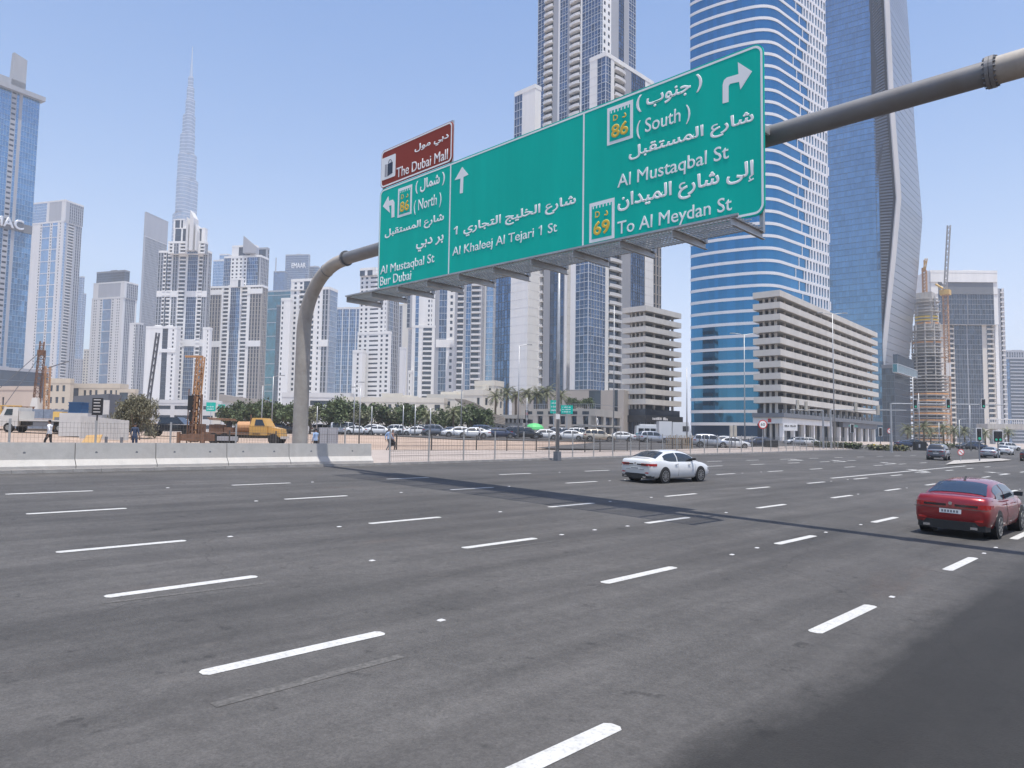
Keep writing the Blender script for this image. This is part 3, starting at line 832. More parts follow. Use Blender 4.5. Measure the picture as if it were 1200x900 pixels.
# ---------------------------------------------------------------- dark blue tower with the leaning grey blade
t = tower('dark blue glass tower with a kinked pale grey blade on its right side', 400, 1000, 300, group=None)
Cq, U, V, wR, wL, z1 = mass(t, 400, 1028, 100, 55, L=[(960, 'g')], R=[(1033, 'g')], z1=275, fh=3.3, glass=glassm('cobalt_glass', (0.17, 0.31, 0.47), 0.08, 0.85, 0.12), wall=GREYW, roof=True)
LOUV = mat('dark_louvre', (0.05, 0.055, 0.07), 0.5, 0.3)
BLADE = mat('grey_blade_panel', (0.34, 0.36, 0.40), 0.35, 0.5, var=0.06, scale=0.02, island=0.05)
prof = [(-60, 1039.5, 1062), (0, 1041, 1066), (120, 1046.5, 1072.5), (232, 1055, 1081), (300, 1049, 1076), (400, 1038.5, 1066.5), (495, 1029.5, 1058)]
Df, Db = 392, 430
def pw(px, py, D):
    return atD(px, py, D)
blade = MB()
front = []; backp = []
for (y, xf, xb) in prof:
    Pf = pw(xf, y, Df); zb = Pf.z
    d = ray(xb, y); d2 = Vector((d.x, d.y)).normalized()
    tt = Db
    Pb = pw(xb, y, Db); Pb.z = zb
    # keep the row horizontal: find the point at distance Db in the same column at height zb
    yy = y
    for _ in range(20):
        Pb = pw(xb, yy, Db)
        yy += (Pb.z - zb) * F / Db * .9
    front.append(Pf); backp.append(Vector((Pb.x, Pb.y, zb)))
inw = Vector((-R2.x, -R2.y, 0)) * 1.2
for i in range(len(front) - 1):
    n = 12
    for j in range(n):
        u0, u1 = j / n, (j + 1) / n - .006
        f0 = front[i].lerp(front[i + 1], u0); f1 = front[i].lerp(front[i + 1], u1)
        b0 = backp[i].lerp(backp[i + 1], u0); b1 = backp[i].lerp(backp[i + 1], u1)
        blade.hexa([f1, b1, b1 + inw, f1 + inw, f0, b0, b0 + inw, f0 + inw])
blade.build('blade_panel', BLADE, t, 'stuff')
edge = MB()
for i in range(len(front) - 1):
    a_, b_ = front[i], front[i + 1]
    o1 = Vector((-R2.x, -R2.y, 0)) * 2.4; o2 = Vector((H2.x, H2.y, 0)) * -1.2
    edge.hexa([b_, b_ + o1, b_ + o1 + o2, b_ + o2, a_, a_ + o1, a_ + o1 + o2, a_ + o2])
    o3 = Vector((-R2.x, -R2.y, 0)) * 3.2
q_ = edge.build('blade_edge', OFFW, t)
lv = MB(); lz = 4
while lz < 272:
    fx = None
    for i in range(len(front) - 1):
        if front[i + 1].z <= lz <= front[i].z:
            u = (lz - front[i].z) / (front[i + 1].z - front[i].z); fx = front[i].lerp(front[i + 1], u)
    if fx is None: lz += 1.65; continue
    O = Vector((Cq.x, Cq.y)) + U * .5 + V * 2
    A = Vector((fx.x - R2.x * 3.0, fx.y - R2.y * 3.0)) + H2 * 1.5 - O; w = A.length; A = A.normalized(); N = Vector((A.y, -A.x))
    lv.obox(O, A, N, 0, w, -.1, .5, lz, lz + .75)
    lz += 1.65
lv.build('louvres', mat('louvre_blade', (0.16, 0.18, 0.22), 0.4, 0.5), t, 'stuff')
lb = MB()
Ov = Vector((Cq.x, Cq.y)) + U * 1 + V * 4
for i in range(len(front) - 1):
    f0, f1 = front[i], front[i + 1]
    e0 = Vector((f0.x - R2.x * .6, f0.y - R2.y * .6)) + H2 * 1.2; e1 = Vector((f1.x - R2.x * .6, f1.y - R2.y * .6)) + H2 * 1.2
    lb.quad((Ov.x, Ov.y, f1.z), (e1.x, e1.y, f1.z), (e0.x, e0.y, f0.z), (Ov.x, Ov.y, f0.z))
lb.build('louvre_back', LOUV, t)
t2 = tower('dark glass base block in front of the leaning grey blade', 380, 1050, 470, 'building', 'glass_block', None)
mass(t2, 372, 1049, 470, 50, L=[(1034, 'g')], R=[(1067, 'g')], ytop=431, fh=3.6, wall=DGREY, glass=GDARK)
mass(t2, 360, 1052, 420, 50, L=[(1046.5, 'g')], R=[(1071, 'g')], ytop=415, ybot=426, fh=4, wall=DGREY, glass=GDARK, roof=False)
mass(t2, 359, 1052, 430, 50, L=[(1046, 'G')], R=[(1075, 'G')], ytop=426.2, ybot=436, fh=4, wall=GREYW, glass=GTEAL, roof=False)

# ---------------------------------------------------------------- tower under construction
t = thing('unfinished_tower', tuple(GD(1082, 430)), 'unfinished concrete tower with orange safety edges beside the leaning grey blade', 'tower')
ORANGE = mat('orange_netting', (0.62, 0.30, 0.10), 0.8, var=0.3, scale=1.0)
YEL = mat('yellow_paint', (0.70, 0.48, 0.04), 0.5, var=0.1)
Cc = corner(1086, 430, 430); ztop = height_at(Cc, 352); n = 44; hh = (ztop - 3) / n
rr = random.Random(11)
for i in range(n + 1):
    z = 3 + i * hh; b = MB(); pts_ = []
    r = 9.8 - (2.4 if i > 20 else 0) - (1.2 if i > 34 else 0) + rr.uniform(-.5, .8)
    off = rr.uniform(-1, 1)
    for k in range(14):
        a_ = 2 * pi * k / 14; pts_.append((Cc.x + (r + .8 * cos(3 * a_)) * cos(a_) + off * .3, Cc.y + (r + .5) * sin(a_)))
    b.prism(pts_, z, z + .45); b.build('floor_slab', CONC, t)
    if i < 16 and i % 2 == 0 or i in (30, 36, 37, 38):
        e = MB()
        for k in range(14):
            p0 = pts_[k]; p1 = pts_[(k + 1) % 14]
            e.bar((p0[0], p0[1], z + .9), (p1[0], p1[1], z + .9), .12, .9)
        e.build('safety_edge', YEL if i in (37, 38) else ORANGE, t)
b = MB()
for k in range(9):
    a_ = 2 * pi * k / 9
    b.tube([(Cc.x + 7.2 * cos(a_), Cc.y + 7.2 * sin(a_), 2), (Cc.x + 7.2 * cos(a_), Cc.y + 7.2 * sin(a_), ztop - 14)], .5, 6)
b.build('columns', CONC, t, 'stuff')
b = MB(); b.prism([(Cc.x + x * 4.6, Cc.y + y * 4.6) for x, y in ((-1, -1), (1, -1), (1, 1), (-1, 1))], 2, ztop + 4); b.build('lift_core', CONC, t)
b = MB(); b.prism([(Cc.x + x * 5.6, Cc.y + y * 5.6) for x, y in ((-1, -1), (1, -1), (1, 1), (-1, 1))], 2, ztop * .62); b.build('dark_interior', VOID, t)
b = MB()
for k in range(26):
    a_ = rr.uniform(0, 2 * pi); r = rr.uniform(4, 8); z = ztop + rr.uniform(-6, 2)
    b.bar((Cc.x + r * cos(a_), Cc.y + r * sin(a_), z - 4), (Cc.x + r * cos(a_), Cc.y + r * sin(a_), z + 2), .3)
    a2 = a_ + 1; b.bar((Cc.x + r * cos(a_), Cc.y + r * sin(a_), z), (Cc.x + r * cos(a2), Cc.y + r * sin(a2), z), .25)
b.build('scaffold', GREYW, t, 'stuff')

def lattice(b, A, B, w, step, chord=.14, brace=.08):
    A = Vector(A); B = Vector(B); d = (B - A); Ln = d.length; d.normalize()
    u = Vector((0, 0, 1)) if abs(d.z) < .9 else Vector((1, 0, 0))
    x = d.cross(u).normalized() * w / 2; y = x.cross(d).normalized() * w / 2
    cs = [x + y, x - y, -x - y, -x + y]
    for c in cs: b.bar(A + c, B + c, chord)
    n = max(1, int(Ln / step))
    for i in range(n):
        P0 = A + d * (Ln * i / n); P1 = A + d * (Ln * (i + 1) / n)
        for k in range(4):
            b.bar(P0 + cs[k], P1 + cs[(k + 1) % 4], brace)
            b.bar(P0 + cs[k], P0 + cs[(k + 1) % 4], brace)
CRANEO = mat('crane_orange', (0.46, 0.25, 0.12), 0.6, var=0.15)
CRANEY = mat('crane_yellow', (0.66, 0.42, 0.12), 0.6, var=0.15)
CRANEW = mat('crane_grey', (0.42, 0.42, 0.42), 0.6, var=0.15)
t = thing('tower_crane', (Cc.x, Cc.y, ztop + 4), 'small orange luffing crane on top of the unfinished tower', 'crane')
b = MB(); P0 = Vector((Cc.x, Cc.y, ztop + 4)); lattice(b, P0, P0 + Vector((0, 0, 14)), 2.0, 2.0, .4, .25); b.build('mast', CRANEO, t)
b = MB(); Pt = P0 + Vector((0, 0, 14)); Pj = atD(1085.5, 303, 430); lattice(b, Pt, Pj, 1.0, 2.5, .3, .2); b.build('jib', CRANEY, t)
b = MB(); Pk = Pt - (Pj - Pt) * .25; Pk.z = Pt.z + 1.5; b.bar(Pt, Pk, 1.2); b.bar(Pk, Pk + Vector((0, 0, -2)), 2.0); b.bar(Pt, Pt + Vector((0, 0, 6)), .6); b.build('counter_jib', CRANEO, t)

# ---------------------------------------------------------------- framed tower seen head on, far-right blue tower
t = tower('broad tower with a white portal frame around dark glass, right of the unfinished tower', 500, 1130, 400, group=None)
fr = GBLUE
IVORY = wallm('ivory_wall', (0.68, 0.63, 0.56))
mass(t, 500, 1166, 400, 88, L=[(1164.5, 'W'), (1156.5, 'B'), (1151, 'W'), (1134, 'G'), (1133, 'X'), (1118, 'G'), (1110.5, 'B'), (1101, 'W'), (1098, 'X'), (1092, 'W')], ytop=381, fh=3.4, wall=IVORY, glass=GDARK, mull=GREYW, dark=GDARK, roof=False, depth=20)
mass(t, 499, 1169.5, 350, 88, L=[(1164.5, 'W'), (1151, 'G'), (1134, 'G'), (1133, 'X'), (1118, 'G'), (1099.5, 'G'), (1091, 'W')], ytop=345, ybot=380.5, fh=3.4, wall=WHITE, glass=GDARK, mull=GREYW, grey=DGREY, depth=20, roof=False)
mass(t, 498.6, 1169.5, 350, 88, L=[(1164.5, 'W'), (1099.5, 'X'), (1091, 'W')], ytop=331, ybot=344.8, fh=3.4, wall=WHITE, grey=DGREY, roof=False, depth=20)
C, U, V, wR, wL, z1 = mass(t, 498, 1169.5, 350, 88, L=[(1091, 'W')], ytop=320, ybot=330.8, fh=3.4, wall=WHITE, depth=20)
mass(t, 499.5, 1170.3, 400, 88, L=[(1166.2, 'W')], ytop=381, fh=3.4, wall=WHITE, roof=False, depth=20)
mass(t, 512, 1178, 400, 88, L=[(1173.5, 'C'), (1170.6, 'X')], ytop=338, fh=3.4, wall=OFFW, roof=False, depth=10)
zl = height_at(C, 337); O = corner(1103, 340, 497.6)
text('lettering', 'VI', t, WPAINT, (O.x, O.y, zl + 1.5), (R2.x, R2.y, 0), (0, 0, 1), 3.0, 2.6, ext=.1)
text('lettering', 'DA', t, WPAINT, (O.x, O.y, zl - 2.2), (R2.x, R2.y, 0), (0, 0, 1), 3.0, 2.6, ext=.1)
t = tower('hazy blue apartment tower at the right picture edge, beyond the framed tower', 720, 1195, 450, group=None)
mass(t, 720, 1236, 450, 87, L=[(1222, 'B'), (1204, 'G'), (1184, 'B'), (1179, 'g')], ytop=421, fh=3.4, wall=GREYW, glass=GBLUE)
mass(t, 722, 1236, 450, 87, L=[(1181, 'V')], ytop=413, ybot=420, fh=3.4, wall=GREYW)
# tall crane in front of the framed tower
pb = GD(1112.5, 440)
t = thing('tower_crane', tuple(pb), 'tall orange lattice crane mast in front of the white framed tower', 'crane')
b = MB(); zc = height_at(pb, 340); lattice(b, (pb.x, pb.y, pb.z), (pb.x, pb.y, zc), 2.6, 3.0, .34, .2); b.build('mast', CRANEO, t)
b = MB(); Pj = atD(1112, 264, 440); lattice(b, (pb.x, pb.y, zc), Pj, 1.6, 3, .35, .22); b.build('jib', CRANEW, t)
b = MB(); b.box(pb.x - 2.6, pb.x + 2.6, pb.y - 2.6, pb.y + 2.6, zc - 3, zc); b.bar((pb.x, pb.y, zc), (pb.x - 6, pb.y + 4, zc + 5), 1.0); b.build('machinery_deck', CRANEY, t)
for yy in (396, 419, 449, 480):
    z = height_at(pb, yy); b = MB(); b.bar((pb.x, pb.y, z), (pb.x - R2.x * 8, pb.y - R2.y * 8, z), .6, .7); b.build('wall_tie', CRANEO, t)
b = MB(); zz = height_at(pb, 441); b.obox(Vector((pb.x, pb.y)), R2, -H2, -1.8, 1.0, 1.9, 2.0, zz, zz + 8); b.build('banner', OFFW, t)
# ---------------------------------------------------------------- ground, road, markings
def sheet(name, pts, dz, m, parent=None, kind='structure'):
    """flat-lying polygon (x, y) following the ground, cut along the two breaks of slope"""
    bm = bmesh.new()
    vs = [bm.verts.new((p[0], p[1], 0)) for p in pts]
    bm.faces.new(vs)
    for bx_ in (-80.0, 10.0):
        bmesh.ops.bisect_plane(bm, geom=bm.verts[:] + bm.edges[:] + bm.faces[:], plane_co=(bx_, 0, 0), plane_no=(1, 0, 0))
    for v in bm.verts: v.co.z = gz(v.co.x) + dz
    bm.normal_update()
    for f in bm.faces:
        if f.normal.z < 0: f.normal_flip()
    me = bpy.data.meshes.new(name); bm.to_mesh(me); bm.free()
    me.materials.append(m)
    return put(name, me, parent, kind)
SAND = mat('sandy_ground', (0.36, 0.27, 0.21), 0.95, var=0.22, scale=0.25, bump=0.5, bscale=4, grime=((0.27, 0.20, 0.155), 0.08, 0.6))
sheet('ground', [(-4000, -1500), (4000, -1500), (4000, 6000), (-4000, 6000)], -0.06, SAND)
# asphalt: base tone, fine aggregate, wheel-track streaks along the lanes, oil and dust patches, one darker near lane
ASPH = mat('asphalt', (0.067, 0.0635, 0.061), 0.82, var=0.16, scale=0.8, bump=0.35, bscale=60)
def asphalt_nodes(m, darklane):
    n = m.node_tree.nodes; L = m.node_tree.links; b = n['Principled BSDF']
    src = b.inputs['Base Color'].links[0].from_socket
    tc = n.new('ShaderNodeTexCoord')
    def noise(scale, sc=(1, 1, 1), det=6, rough=.6):
        mp = n.new('ShaderNodeMapping'); mp.inputs['Scale'].default_value = sc
        L.new(tc.outputs['Object'], mp.inputs['Vector'])
        t = n.new('ShaderNodeTexNoise'); t.inputs['Scale'].default_value = scale; t.inputs['Detail'].default_value = det; t.inputs['Roughness'].default_value = rough
        L.new(mp.outputs[0], t.inputs['Vector']); return t.outputs['Fac']
    def rng(v, a, b_, c, d):
        r = n.new('ShaderNodeMapRange'); r.inputs['From Min'].default_value = a; r.inputs['From Max'].default_value = b_
        r.inputs['To Min'].default_value = c; r.inputs['To Max'].default_value = d; L.new(v, r.inputs['Value']); return r.outputs[0]
    def mult(c, f):
        x = n.new('ShaderNodeMix'); x.data_type = 'RGBA'; x.blend_type = 'MULTIPLY'; x.inputs[0].default_value = 1
        L.new(c, x.inputs[6]); L.new(f, x.inputs[7]); return x.outputs[2]
    c = src
    c = mult(c, rng(noise(34, det=8, rough=.85), .3, .7, .5, 1.5))           # aggregate grain
    c = mult(c, rng(noise(.9, (1.4, .10, 1)), .35, .68, .74, 1.22))        # streaks along the road
    c = mult(c, rng(noise(.16, (1, .5, 1), 5), .35, .65, .80, 1.2))
    # dark spots
    sp = noise(2.3, det=5, rough=.7); c = mult(c, rng(sp, .62, .70, 1, .55))
    # pale dust
    x = n.new('ShaderNodeMix'); x.data_type = 'RGBA'
    L.new(rng(noise(1.7, (1, .35, 1), 9, .75), .60, .80, 0, .35), x.inputs[0]); L.new(c, x.inputs[6]); x.inputs[7].default_value = (.16, .14, .125, 1); c = x.outputs[2]
    x = n.new('ShaderNodeMix'); x.data_type = 'RGBA'
    L.new(rng(noise(.55, (1, .22, 1), 7, .7), .60, .78, 0, .30), x.inputs[0]); L.new(c, x.inputs[6]); x.inputs[7].default_value = (.105, .062, .045, 1); c = x.outputs[2]
    c = mult(c, rng(noise(7, (1, .9, 1), 8, .8), .35, .7, .80, 1.22))
    # cracks
    mp = n.new('ShaderNodeMapping'); mp.inputs['Scale'].default_value = (.16, .12, 1); L.new(tc.outputs['Object'], mp.inputs['Vector'])
    wn = n.new('ShaderNodeTexNoise'); wn.inputs['Scale'].default_value = 2.5; wn.inputs['Detail'].default_value = 6; L.new(mp.outputs[0], wn.inputs['Vector'])
    av = n.new('ShaderNodeMix'); av.data_type = 'RGBA'; av.inputs[0].default_value = .2; L.new(mp.outputs[0], av.inputs[6]); L.new(wn.outputs['Color'], av.inputs[7])
    vo = n.new('ShaderNodeTexVoronoi'); vo.feature = 'DISTANCE_TO_EDGE'; vo.inputs['Scale'].default_value = 1.0; L.new(av.outputs[2], vo.inputs['Vector'])
    c = mult(c, rng(vo.outputs[0], 0, .003, .75, 1))
    if darklane:                                                            # near lane multiplied darker, noisy edge, fading out ahead
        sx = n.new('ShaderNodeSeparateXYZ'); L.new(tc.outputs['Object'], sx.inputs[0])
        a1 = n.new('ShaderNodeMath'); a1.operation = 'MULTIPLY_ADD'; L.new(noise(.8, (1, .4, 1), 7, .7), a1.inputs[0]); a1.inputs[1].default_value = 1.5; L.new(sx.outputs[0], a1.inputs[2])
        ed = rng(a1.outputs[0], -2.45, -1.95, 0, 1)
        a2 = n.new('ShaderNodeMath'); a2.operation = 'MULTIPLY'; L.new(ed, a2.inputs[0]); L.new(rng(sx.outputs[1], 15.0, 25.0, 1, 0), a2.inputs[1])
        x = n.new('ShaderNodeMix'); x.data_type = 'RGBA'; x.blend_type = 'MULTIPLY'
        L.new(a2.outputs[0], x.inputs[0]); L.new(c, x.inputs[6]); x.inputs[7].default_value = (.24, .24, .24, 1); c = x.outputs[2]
    L.new(c, b.inputs['Base Color'])
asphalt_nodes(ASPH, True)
ASPH2 = mat('street_asphalt', (0.085, 0.080, 0.078), 0.85, var=0.15, scale=0.6)
asphalt_nodes(ASPH2, False)
KERBX = [(-31.6, -60), (-31.65, 24), (-33.3, 42), (-35.2, 62), (-36.4, 80), (-38.2, 97), (-40.8, 121), (-48, 136)]
def kerb_x(y):
    for (x0, y0), (x1, y1) in zip(KERBX, KERBX[1:]):
        if y0 <= y <= y1: return x0 + (x1 - x0) * (y - y0) / (y1 - y0)
    return KERBX[-1][0] if y > 0 else KERBX[0][0]
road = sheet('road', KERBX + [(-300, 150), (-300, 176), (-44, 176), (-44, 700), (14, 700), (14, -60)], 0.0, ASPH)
PAVE = mat('dusty_pavement', (0.34, 0.29, 0.26), 0.9, var=0.15, scale=0.5, bump=0.3, bscale=8)
verge = [(x - .22, y) for x, y in KERBX[:-1]]
sheet('pavement', verge + [(-50, 120), (-41.5, 60), (-44, 36), (-46, 20), (-46, -60)], 0.10, PAVE)
sheet('side_street', [(-41.6, 61), (-46.5, 52), (-62, 84), (-64, 140), (-50.5, 134), (-50, 121), (-49.8, 119)], 0.105, ASPH2)
sheet('car_park', [(-68, 62), (-84, 58), (-112, 64), (-118, 120), (-82, 150), (-64.5, 138), (-62.5, 92)], 0.02, ASPH2)
sheet('plaza', [(-44, 177), (-44, 230), (-10, 260), (-10, 1500), (-1500, 1500), (-700, 60), (-130, 60), (-119, 121), (-90, 160), (-130, 177)], 0.006, PAVE)
KERB = mat('kerb_concrete', (0.36, 0.34, 0.32), 0.9, var=0.25, scale=1.5, bump=0.3, bscale=15)
kb = MB()
for (x0, y0), (x1, y1) in zip(KERBX[:-2], KERBX[1:-1]):
    d = Vector((x1 - x0, y1 - y0)).normalized(); N = Vector((-d.y, d.x))
    zA, zB = gz(x0), gz(x1)
    kb.hexa([(x0 - .15, y0, zA - .05), (x0 - .22, y0, zA - .05), (x1 - .22, y1, zB - .05), (x1 - .15, y1, zB - .05),
             (x0 - .15, y0, zA + .10), (x0 - .22, y0, zA + .10), (x1 - .22, y1, zB + .10), (x1 - .15, y1, zB + .10)])
kroot = kb.build('kerb', KERB, None, 'structure')
ks = MB(); ks.box(-.18, 0, -.495, .495, -.05, .13); ks_me = ks.mesh('kerb_stone', [KERB])
y = 2.0
while y < 118:
    x = kerb_x(y); x2 = kerb_x(y + 1)
    o = put('kerb_stone', ks_me, kroot, loc=(x + random.uniform(-.006, .006), y + .5, gz(x) + random.uniform(-.004, .004)))
    o.rotation_euler.z = -atan2(x2 - x, 1.0)
    y += 1.0
# markings: each dash its own paint strip
PAINT = mat('road_paint', (0.50, 0.50, 0.485), 0.65, var=0.16, scale=7, grime=((0.22, 0.215, 0.21), 26, 0.6), bump=.3, bscale=40)
OLDP = mat('worn_road_paint', (0.105, 0.10, 0.095), 0.85, var=0.5, scale=22, grime=((0.06, 0.058, 0.056), 9, 1.0))
def strip(name, pts, w, dz=0.005, m=None, kind='structure', parent=None):
    b = MB()
    for (a, c) in zip(pts, pts[1:]):
        a = Vector(a[:2]); c = Vector(c[:2]); d = (c - a).normalized(); n = Vector((-d.y, d.x)) * w / 2
        q = [a - n, c - n, c + n, a + n]
        b.poly([(p.x, p.y, gz(p.x) + dz) for p in q])
    return b.build(name, m or PAINT, parent, kind)
rm = strip('road_markings', [(-3.85, 700), (-3.85, 699)], .15)
def dash(x, y0, y1, w=.19):
    b = MB(); r = .05
    pts = [(x - w / 2, y0 + r), (x - w / 2 + r, y0), (x + w / 2 - r, y0), (x + w / 2, y0 + r), (x + w / 2, y1 - r), (x + w / 2 - r, y1), (x - w / 2 + r, y1), (x - w / 2, y1 - r)]
    b.poly([(p[0], p[1], gz(p[0]) + .005) for p in pts])
    b.build('lane_dash', PAINT, rm)
LANES = [(-3.83, [3.15 - 0.0], 2.25), (-7.30, [3.3], 2.2), (-11.0, [3.6], 2.2), (-14.75, [4.0], 2.25), (-20.15, [4.8], 2.2), (-24.7, [5.35], 2.25)]
for li, (x, y0s, ln) in enumerate(LANES):
    y = y0s[0]
    k = 0
    while y < 78:
        if li == 4 and k % 1 == 0: pass
        dash(x, y, y + ln)
        y += 6.62; k += 1
for x, ya, yb in ((-7.3, 80, 125), (-11.0, 80, 130), (-28.2, 45, 110)):
    y = ya
    while y < yb: dash(x, y, y + 2.3); y += 6.6
# solid line and turn arrows before the junction, seen at the right
for (pa, pb, w) in (((974, 560.5), (1132, 546.0), .2),):
    A, B = G(*pa), G(*pb); strip('solid_line', [A, B], w, parent=rm)
for (pa, pb) in (((1019, 553), (1051, 550.5)),): pass
def turn_arrow(px, py, s=1.0, side=-1):
    P = G(px, py); b = MB(); z = gz(P.x) + .006
    def q(pts): b.poly([(P.x + x * s, P.y + y * s, gz(P.x + x * s) + .006) for x, y in pts])
    q([(-.1, -2.6), (.1, -2.6), (.1, .6), (-.1, .6)])
    q([(.1 * side, .3), (.1 * side, .7), (1.0 * side, 1.3), (1.0 * side, .9)])
    q([(1.0 * side, .5), (1.0 * side, 1.8), (1.75 * side, 1.45)])
    b.build('turn_arrow', PAINT, rm)
for px, py in ((938, 539.5), (989, 541), (1048, 543.5), (1085, 552.5), (1180, 555.5)): turn_arrow(px, py)
sheet('traffic_island', [G(1108, 545.5), G(1118, 540.5), G(1172, 538), G(1186, 540)], .10, KERB)
# road studs
STUD = mat('white_road_stud', (0.5, 0.5, 0.5), 0.5)
sm_ = MB(); sm_.hexa([(-.04, -.05, 0), (.04, -.05, 0), (.04, .05, 0), (-.04, .05, 0), (-.025, -.03, .012), (.025, -.03, .012), (.025, .03, .012), (-.025, .03, .012)])
st_me = sm_.mesh('road_stud', [STUD])
for li, (x, y0s, ln) in enumerate(LANES):
    y = y0s[0] + ln
    while y < 46:
        for f in (.9, 2.2, 3.5):
            if random.random() < .38:
                xx = x + random.uniform(-.05, .05)
                o = put('road_stud', st_me, rm, loc=(xx, y + f, gz(xx) + .002))
        y += 6.62
# worn old dashes beside the present ones
for (pa, pb, w) in (((250, 827), (470, 769), .13), ((120, 707), (308, 684), .09), ((557, 646), (650, 634), .05)):
    strip('worn_dash', [G(*pa), G(*pb)], w, .004, OLDP, parent=rm)

# ---------------------------------------------------------------- concrete barriers
BARR = mat('barrier_concrete', (0.47, 0.455, 0.43), 0.85, var=0.16, scale=1.2, streak=False, bump=0.25, bscale=12, grime=((0.36, 0.33, 0.30), 1.1, 0.5))
BX = -32.33
bounds = [-1.6, 2.4]
for px in (88.5, 183.5, 267, 340, 437):
    d = ray(px, 547); bounds.append(d.y * ((BX + .3) / d.x))
for i, (y0, y1) in enumerate(zip(bounds, bounds[1:])):
    x = BX; z = gz(x) + .10
    t = thing('concrete_barrier', (x, (y0 + y1) / 2, z), ['', ''][0] or 'x', 'barrier', 'concrete barriers along the kerb')
    prof = [(-.36, 0), (.36, 0), (.36, .12), (.17, .36), (.12, 1.0), (-.12, 1.0), (-.17, .36), (-.36, .12)]
    b = MB(); ya, yb = y0 + .015, y1 - .015; n0 = 0
    b.v = [(x + p, ya, z + q) for p, q in prof] + [(x + p + (0 if i < len(bounds) - 2 else 0), yb, z + q) for p, q in prof]
    b.f = [tuple(reversed(range(8))), tuple(range(8, 16))] + [(k, (k + 1) % 8, 8 + (k + 1) % 8, 8 + k) for k in range(8)]; b.f = [tuple(reversed(f)) for f in b.f]; b.m = [0] * 10
    b.build('block', BARR, t)
    for f in (.25, .75):
        yy = y0 + (y1 - y0) * f; q = MB(); q.tube([(x + .10, yy, z + .62), (x + .152, yy, z + .62)], .05, 8); q.build('lifting_socket', DGREY, t)
    lab = {1: 'concrete barrier in the row on the kerb nearest the left picture edge', len(bounds) - 2: 'last concrete barrier of the row, ending beside the mesh fence',
           len(bounds) - 3: 'concrete barrier directly in front of the gantry pole foot', len(bounds) - 4: 'concrete barrier just left of the gantry pole, before the orange flatbed truck',
           len(bounds) - 5: 'concrete barrier in front of the brown drilling mast', len(bounds) - 6: 'concrete barrier in front of the feathery tree and the black signboard'}
    t['label'] = lab.get(i, 'concrete barrier of the same row beyond the left picture edge')
# ---------------------------------------------------------------- sign gantry over the road
POLE = mat('weathered_pole', (0.36, 0.33, 0.295), 0.75, 0.1, var=0.2, scale=1.6, grime=((0.45, 0.43, 0.40), 2.0, 0.5))
BEAMM = mat('grey_beam_paint', (0.19, 0.19, 0.195), 0.5, 0.2, var=0.12, scale=1.5, grime=((0.16, 0.14, 0.12), 1.6, 0.5))
GY = 19.5
d_ = ray(352, 500); pxp = d_.x / d_.y * GY
t = thing('sign_gantry', (pxp, GY, gz(pxp)), 'big curved steel gantry pole and beam arching over the whole road', 'gantry')
d_ = ray(405, 303); xl_ = d_.x / d_.y * GY; zl_ = atY(405, 303, GY).z
Rx = xl_ - pxp; zs_ = atY(352, 392, GY).z; Rz = zl_ - zs_ - .05
zb = 11.0
b = MB(); b.tube([(pxp, GY, gz(pxp) - .1), (pxp, GY, 4), (pxp, GY, zs_)], [.385, .37, .355], 28, caps=False); b.build('pole', POLE, t, smooth=True)
arc = [(pxp + Rx - Rx * cos(u) ** .92, GY, zs_ + Rz * sin(u)) for u in [pi / 2 * i / 18 for i in range(19)]]
b = MB(); b.tube(arc, [.355 - .055 * i / 18 for i in range(19)], 28, caps=False); b.build('bend', POLE, t, smooth=True)
zR = atY(1160, 85, GY).z
def zbm_(x): return zl_ + (zR - zl_) * (x - xl_) / (-3.38 - xl_)
b = MB(); b.tube([(xl_, GY, zbm_(xl_)), (-15, GY, zbm_(-15)), (-3.42, GY, zbm_(-3.42))], [.29, .285, .285], 28, caps=False); b.build('beam', BEAMM, t, smooth=True)
b = MB(); b.tube([(-3.33, GY, zR), (6, GY, zR + .1), (16, GY, zR + .1)], .315, 28, caps=False); b.build('beam', POLE, t, smooth=True)
def flange(x, r):
    zf = zbm_(x)
    q = MB(); q.tube([(x - .04, GY, zf), (x + .04, GY, zf)], r + .08, 28)
    o = q.build('flange', BEAMM, t)
    q = MB()
    for k in range(18):
        a = 2 * pi * k / 18; q.tube([(x - .09, GY + (r + .045) * cos(a), zf + (r + .045) * sin(a)), (x + .09, GY + (r + .045) * cos(a), zf + (r + .045) * sin(a))], .02, 6)
    q.build('flange_bolts', DGREY, o, 'stuff')
flange(-3.42, .29); flange(-3.33, .29); flange(xl_ + .05, .29)
q = MB(); q.tube([Vector(arc[13]), Vector(arc[13]).lerp(Vector(arc[14]), .12)], .335, 24); q.build('weld_ring', DGREY, t)
q = MB(); q.prism([(pxp - .5, GY - .5), (pxp + .5, GY - .5), (pxp + .5, GY + .5), (pxp - .5, GY + .5)], gz(pxp), gz(pxp) + .22); q.build('footing', CONC, t)
# frame that holds the sign faces and the walkway
SY = 18.62
XL, XD1, XD2, XR = -26.0, -21.15, -14.62, -8.5
P = atY(442, 343, SY); XL = P.x; ZB = P.z
XD1 = atY(525.5, 327, SY).x; XD2 = atY(683, 297, SY).x; P = atY(896.5, 252, SY); XR = P.x; ZB = (ZB + P.z) / 2
ZT = (atY(895, 52, SY).z + atY(528, 189, SY).z) / 2
ZBT = atY(528, 143, SY).z
n = 11; xs = [XL + .1 + (XR - XL - .25) * i / (n - 1) for i in range(n)]
for i, x in enumerate(xs):
    q = MB(); q.box(x - .05, x + .05, SY + .10, SY + .22, ZB - .45, ZT - .3); q.build('hanger', GALV, t)
    q = MB(); q.box(x - .04, x + .04, SY + .23, GY - .2, zbm_(x) - .1, zbm_(x) + .1); q.build('clamp', GALV, t)
ZA = ZB - .52
YN = 17.05
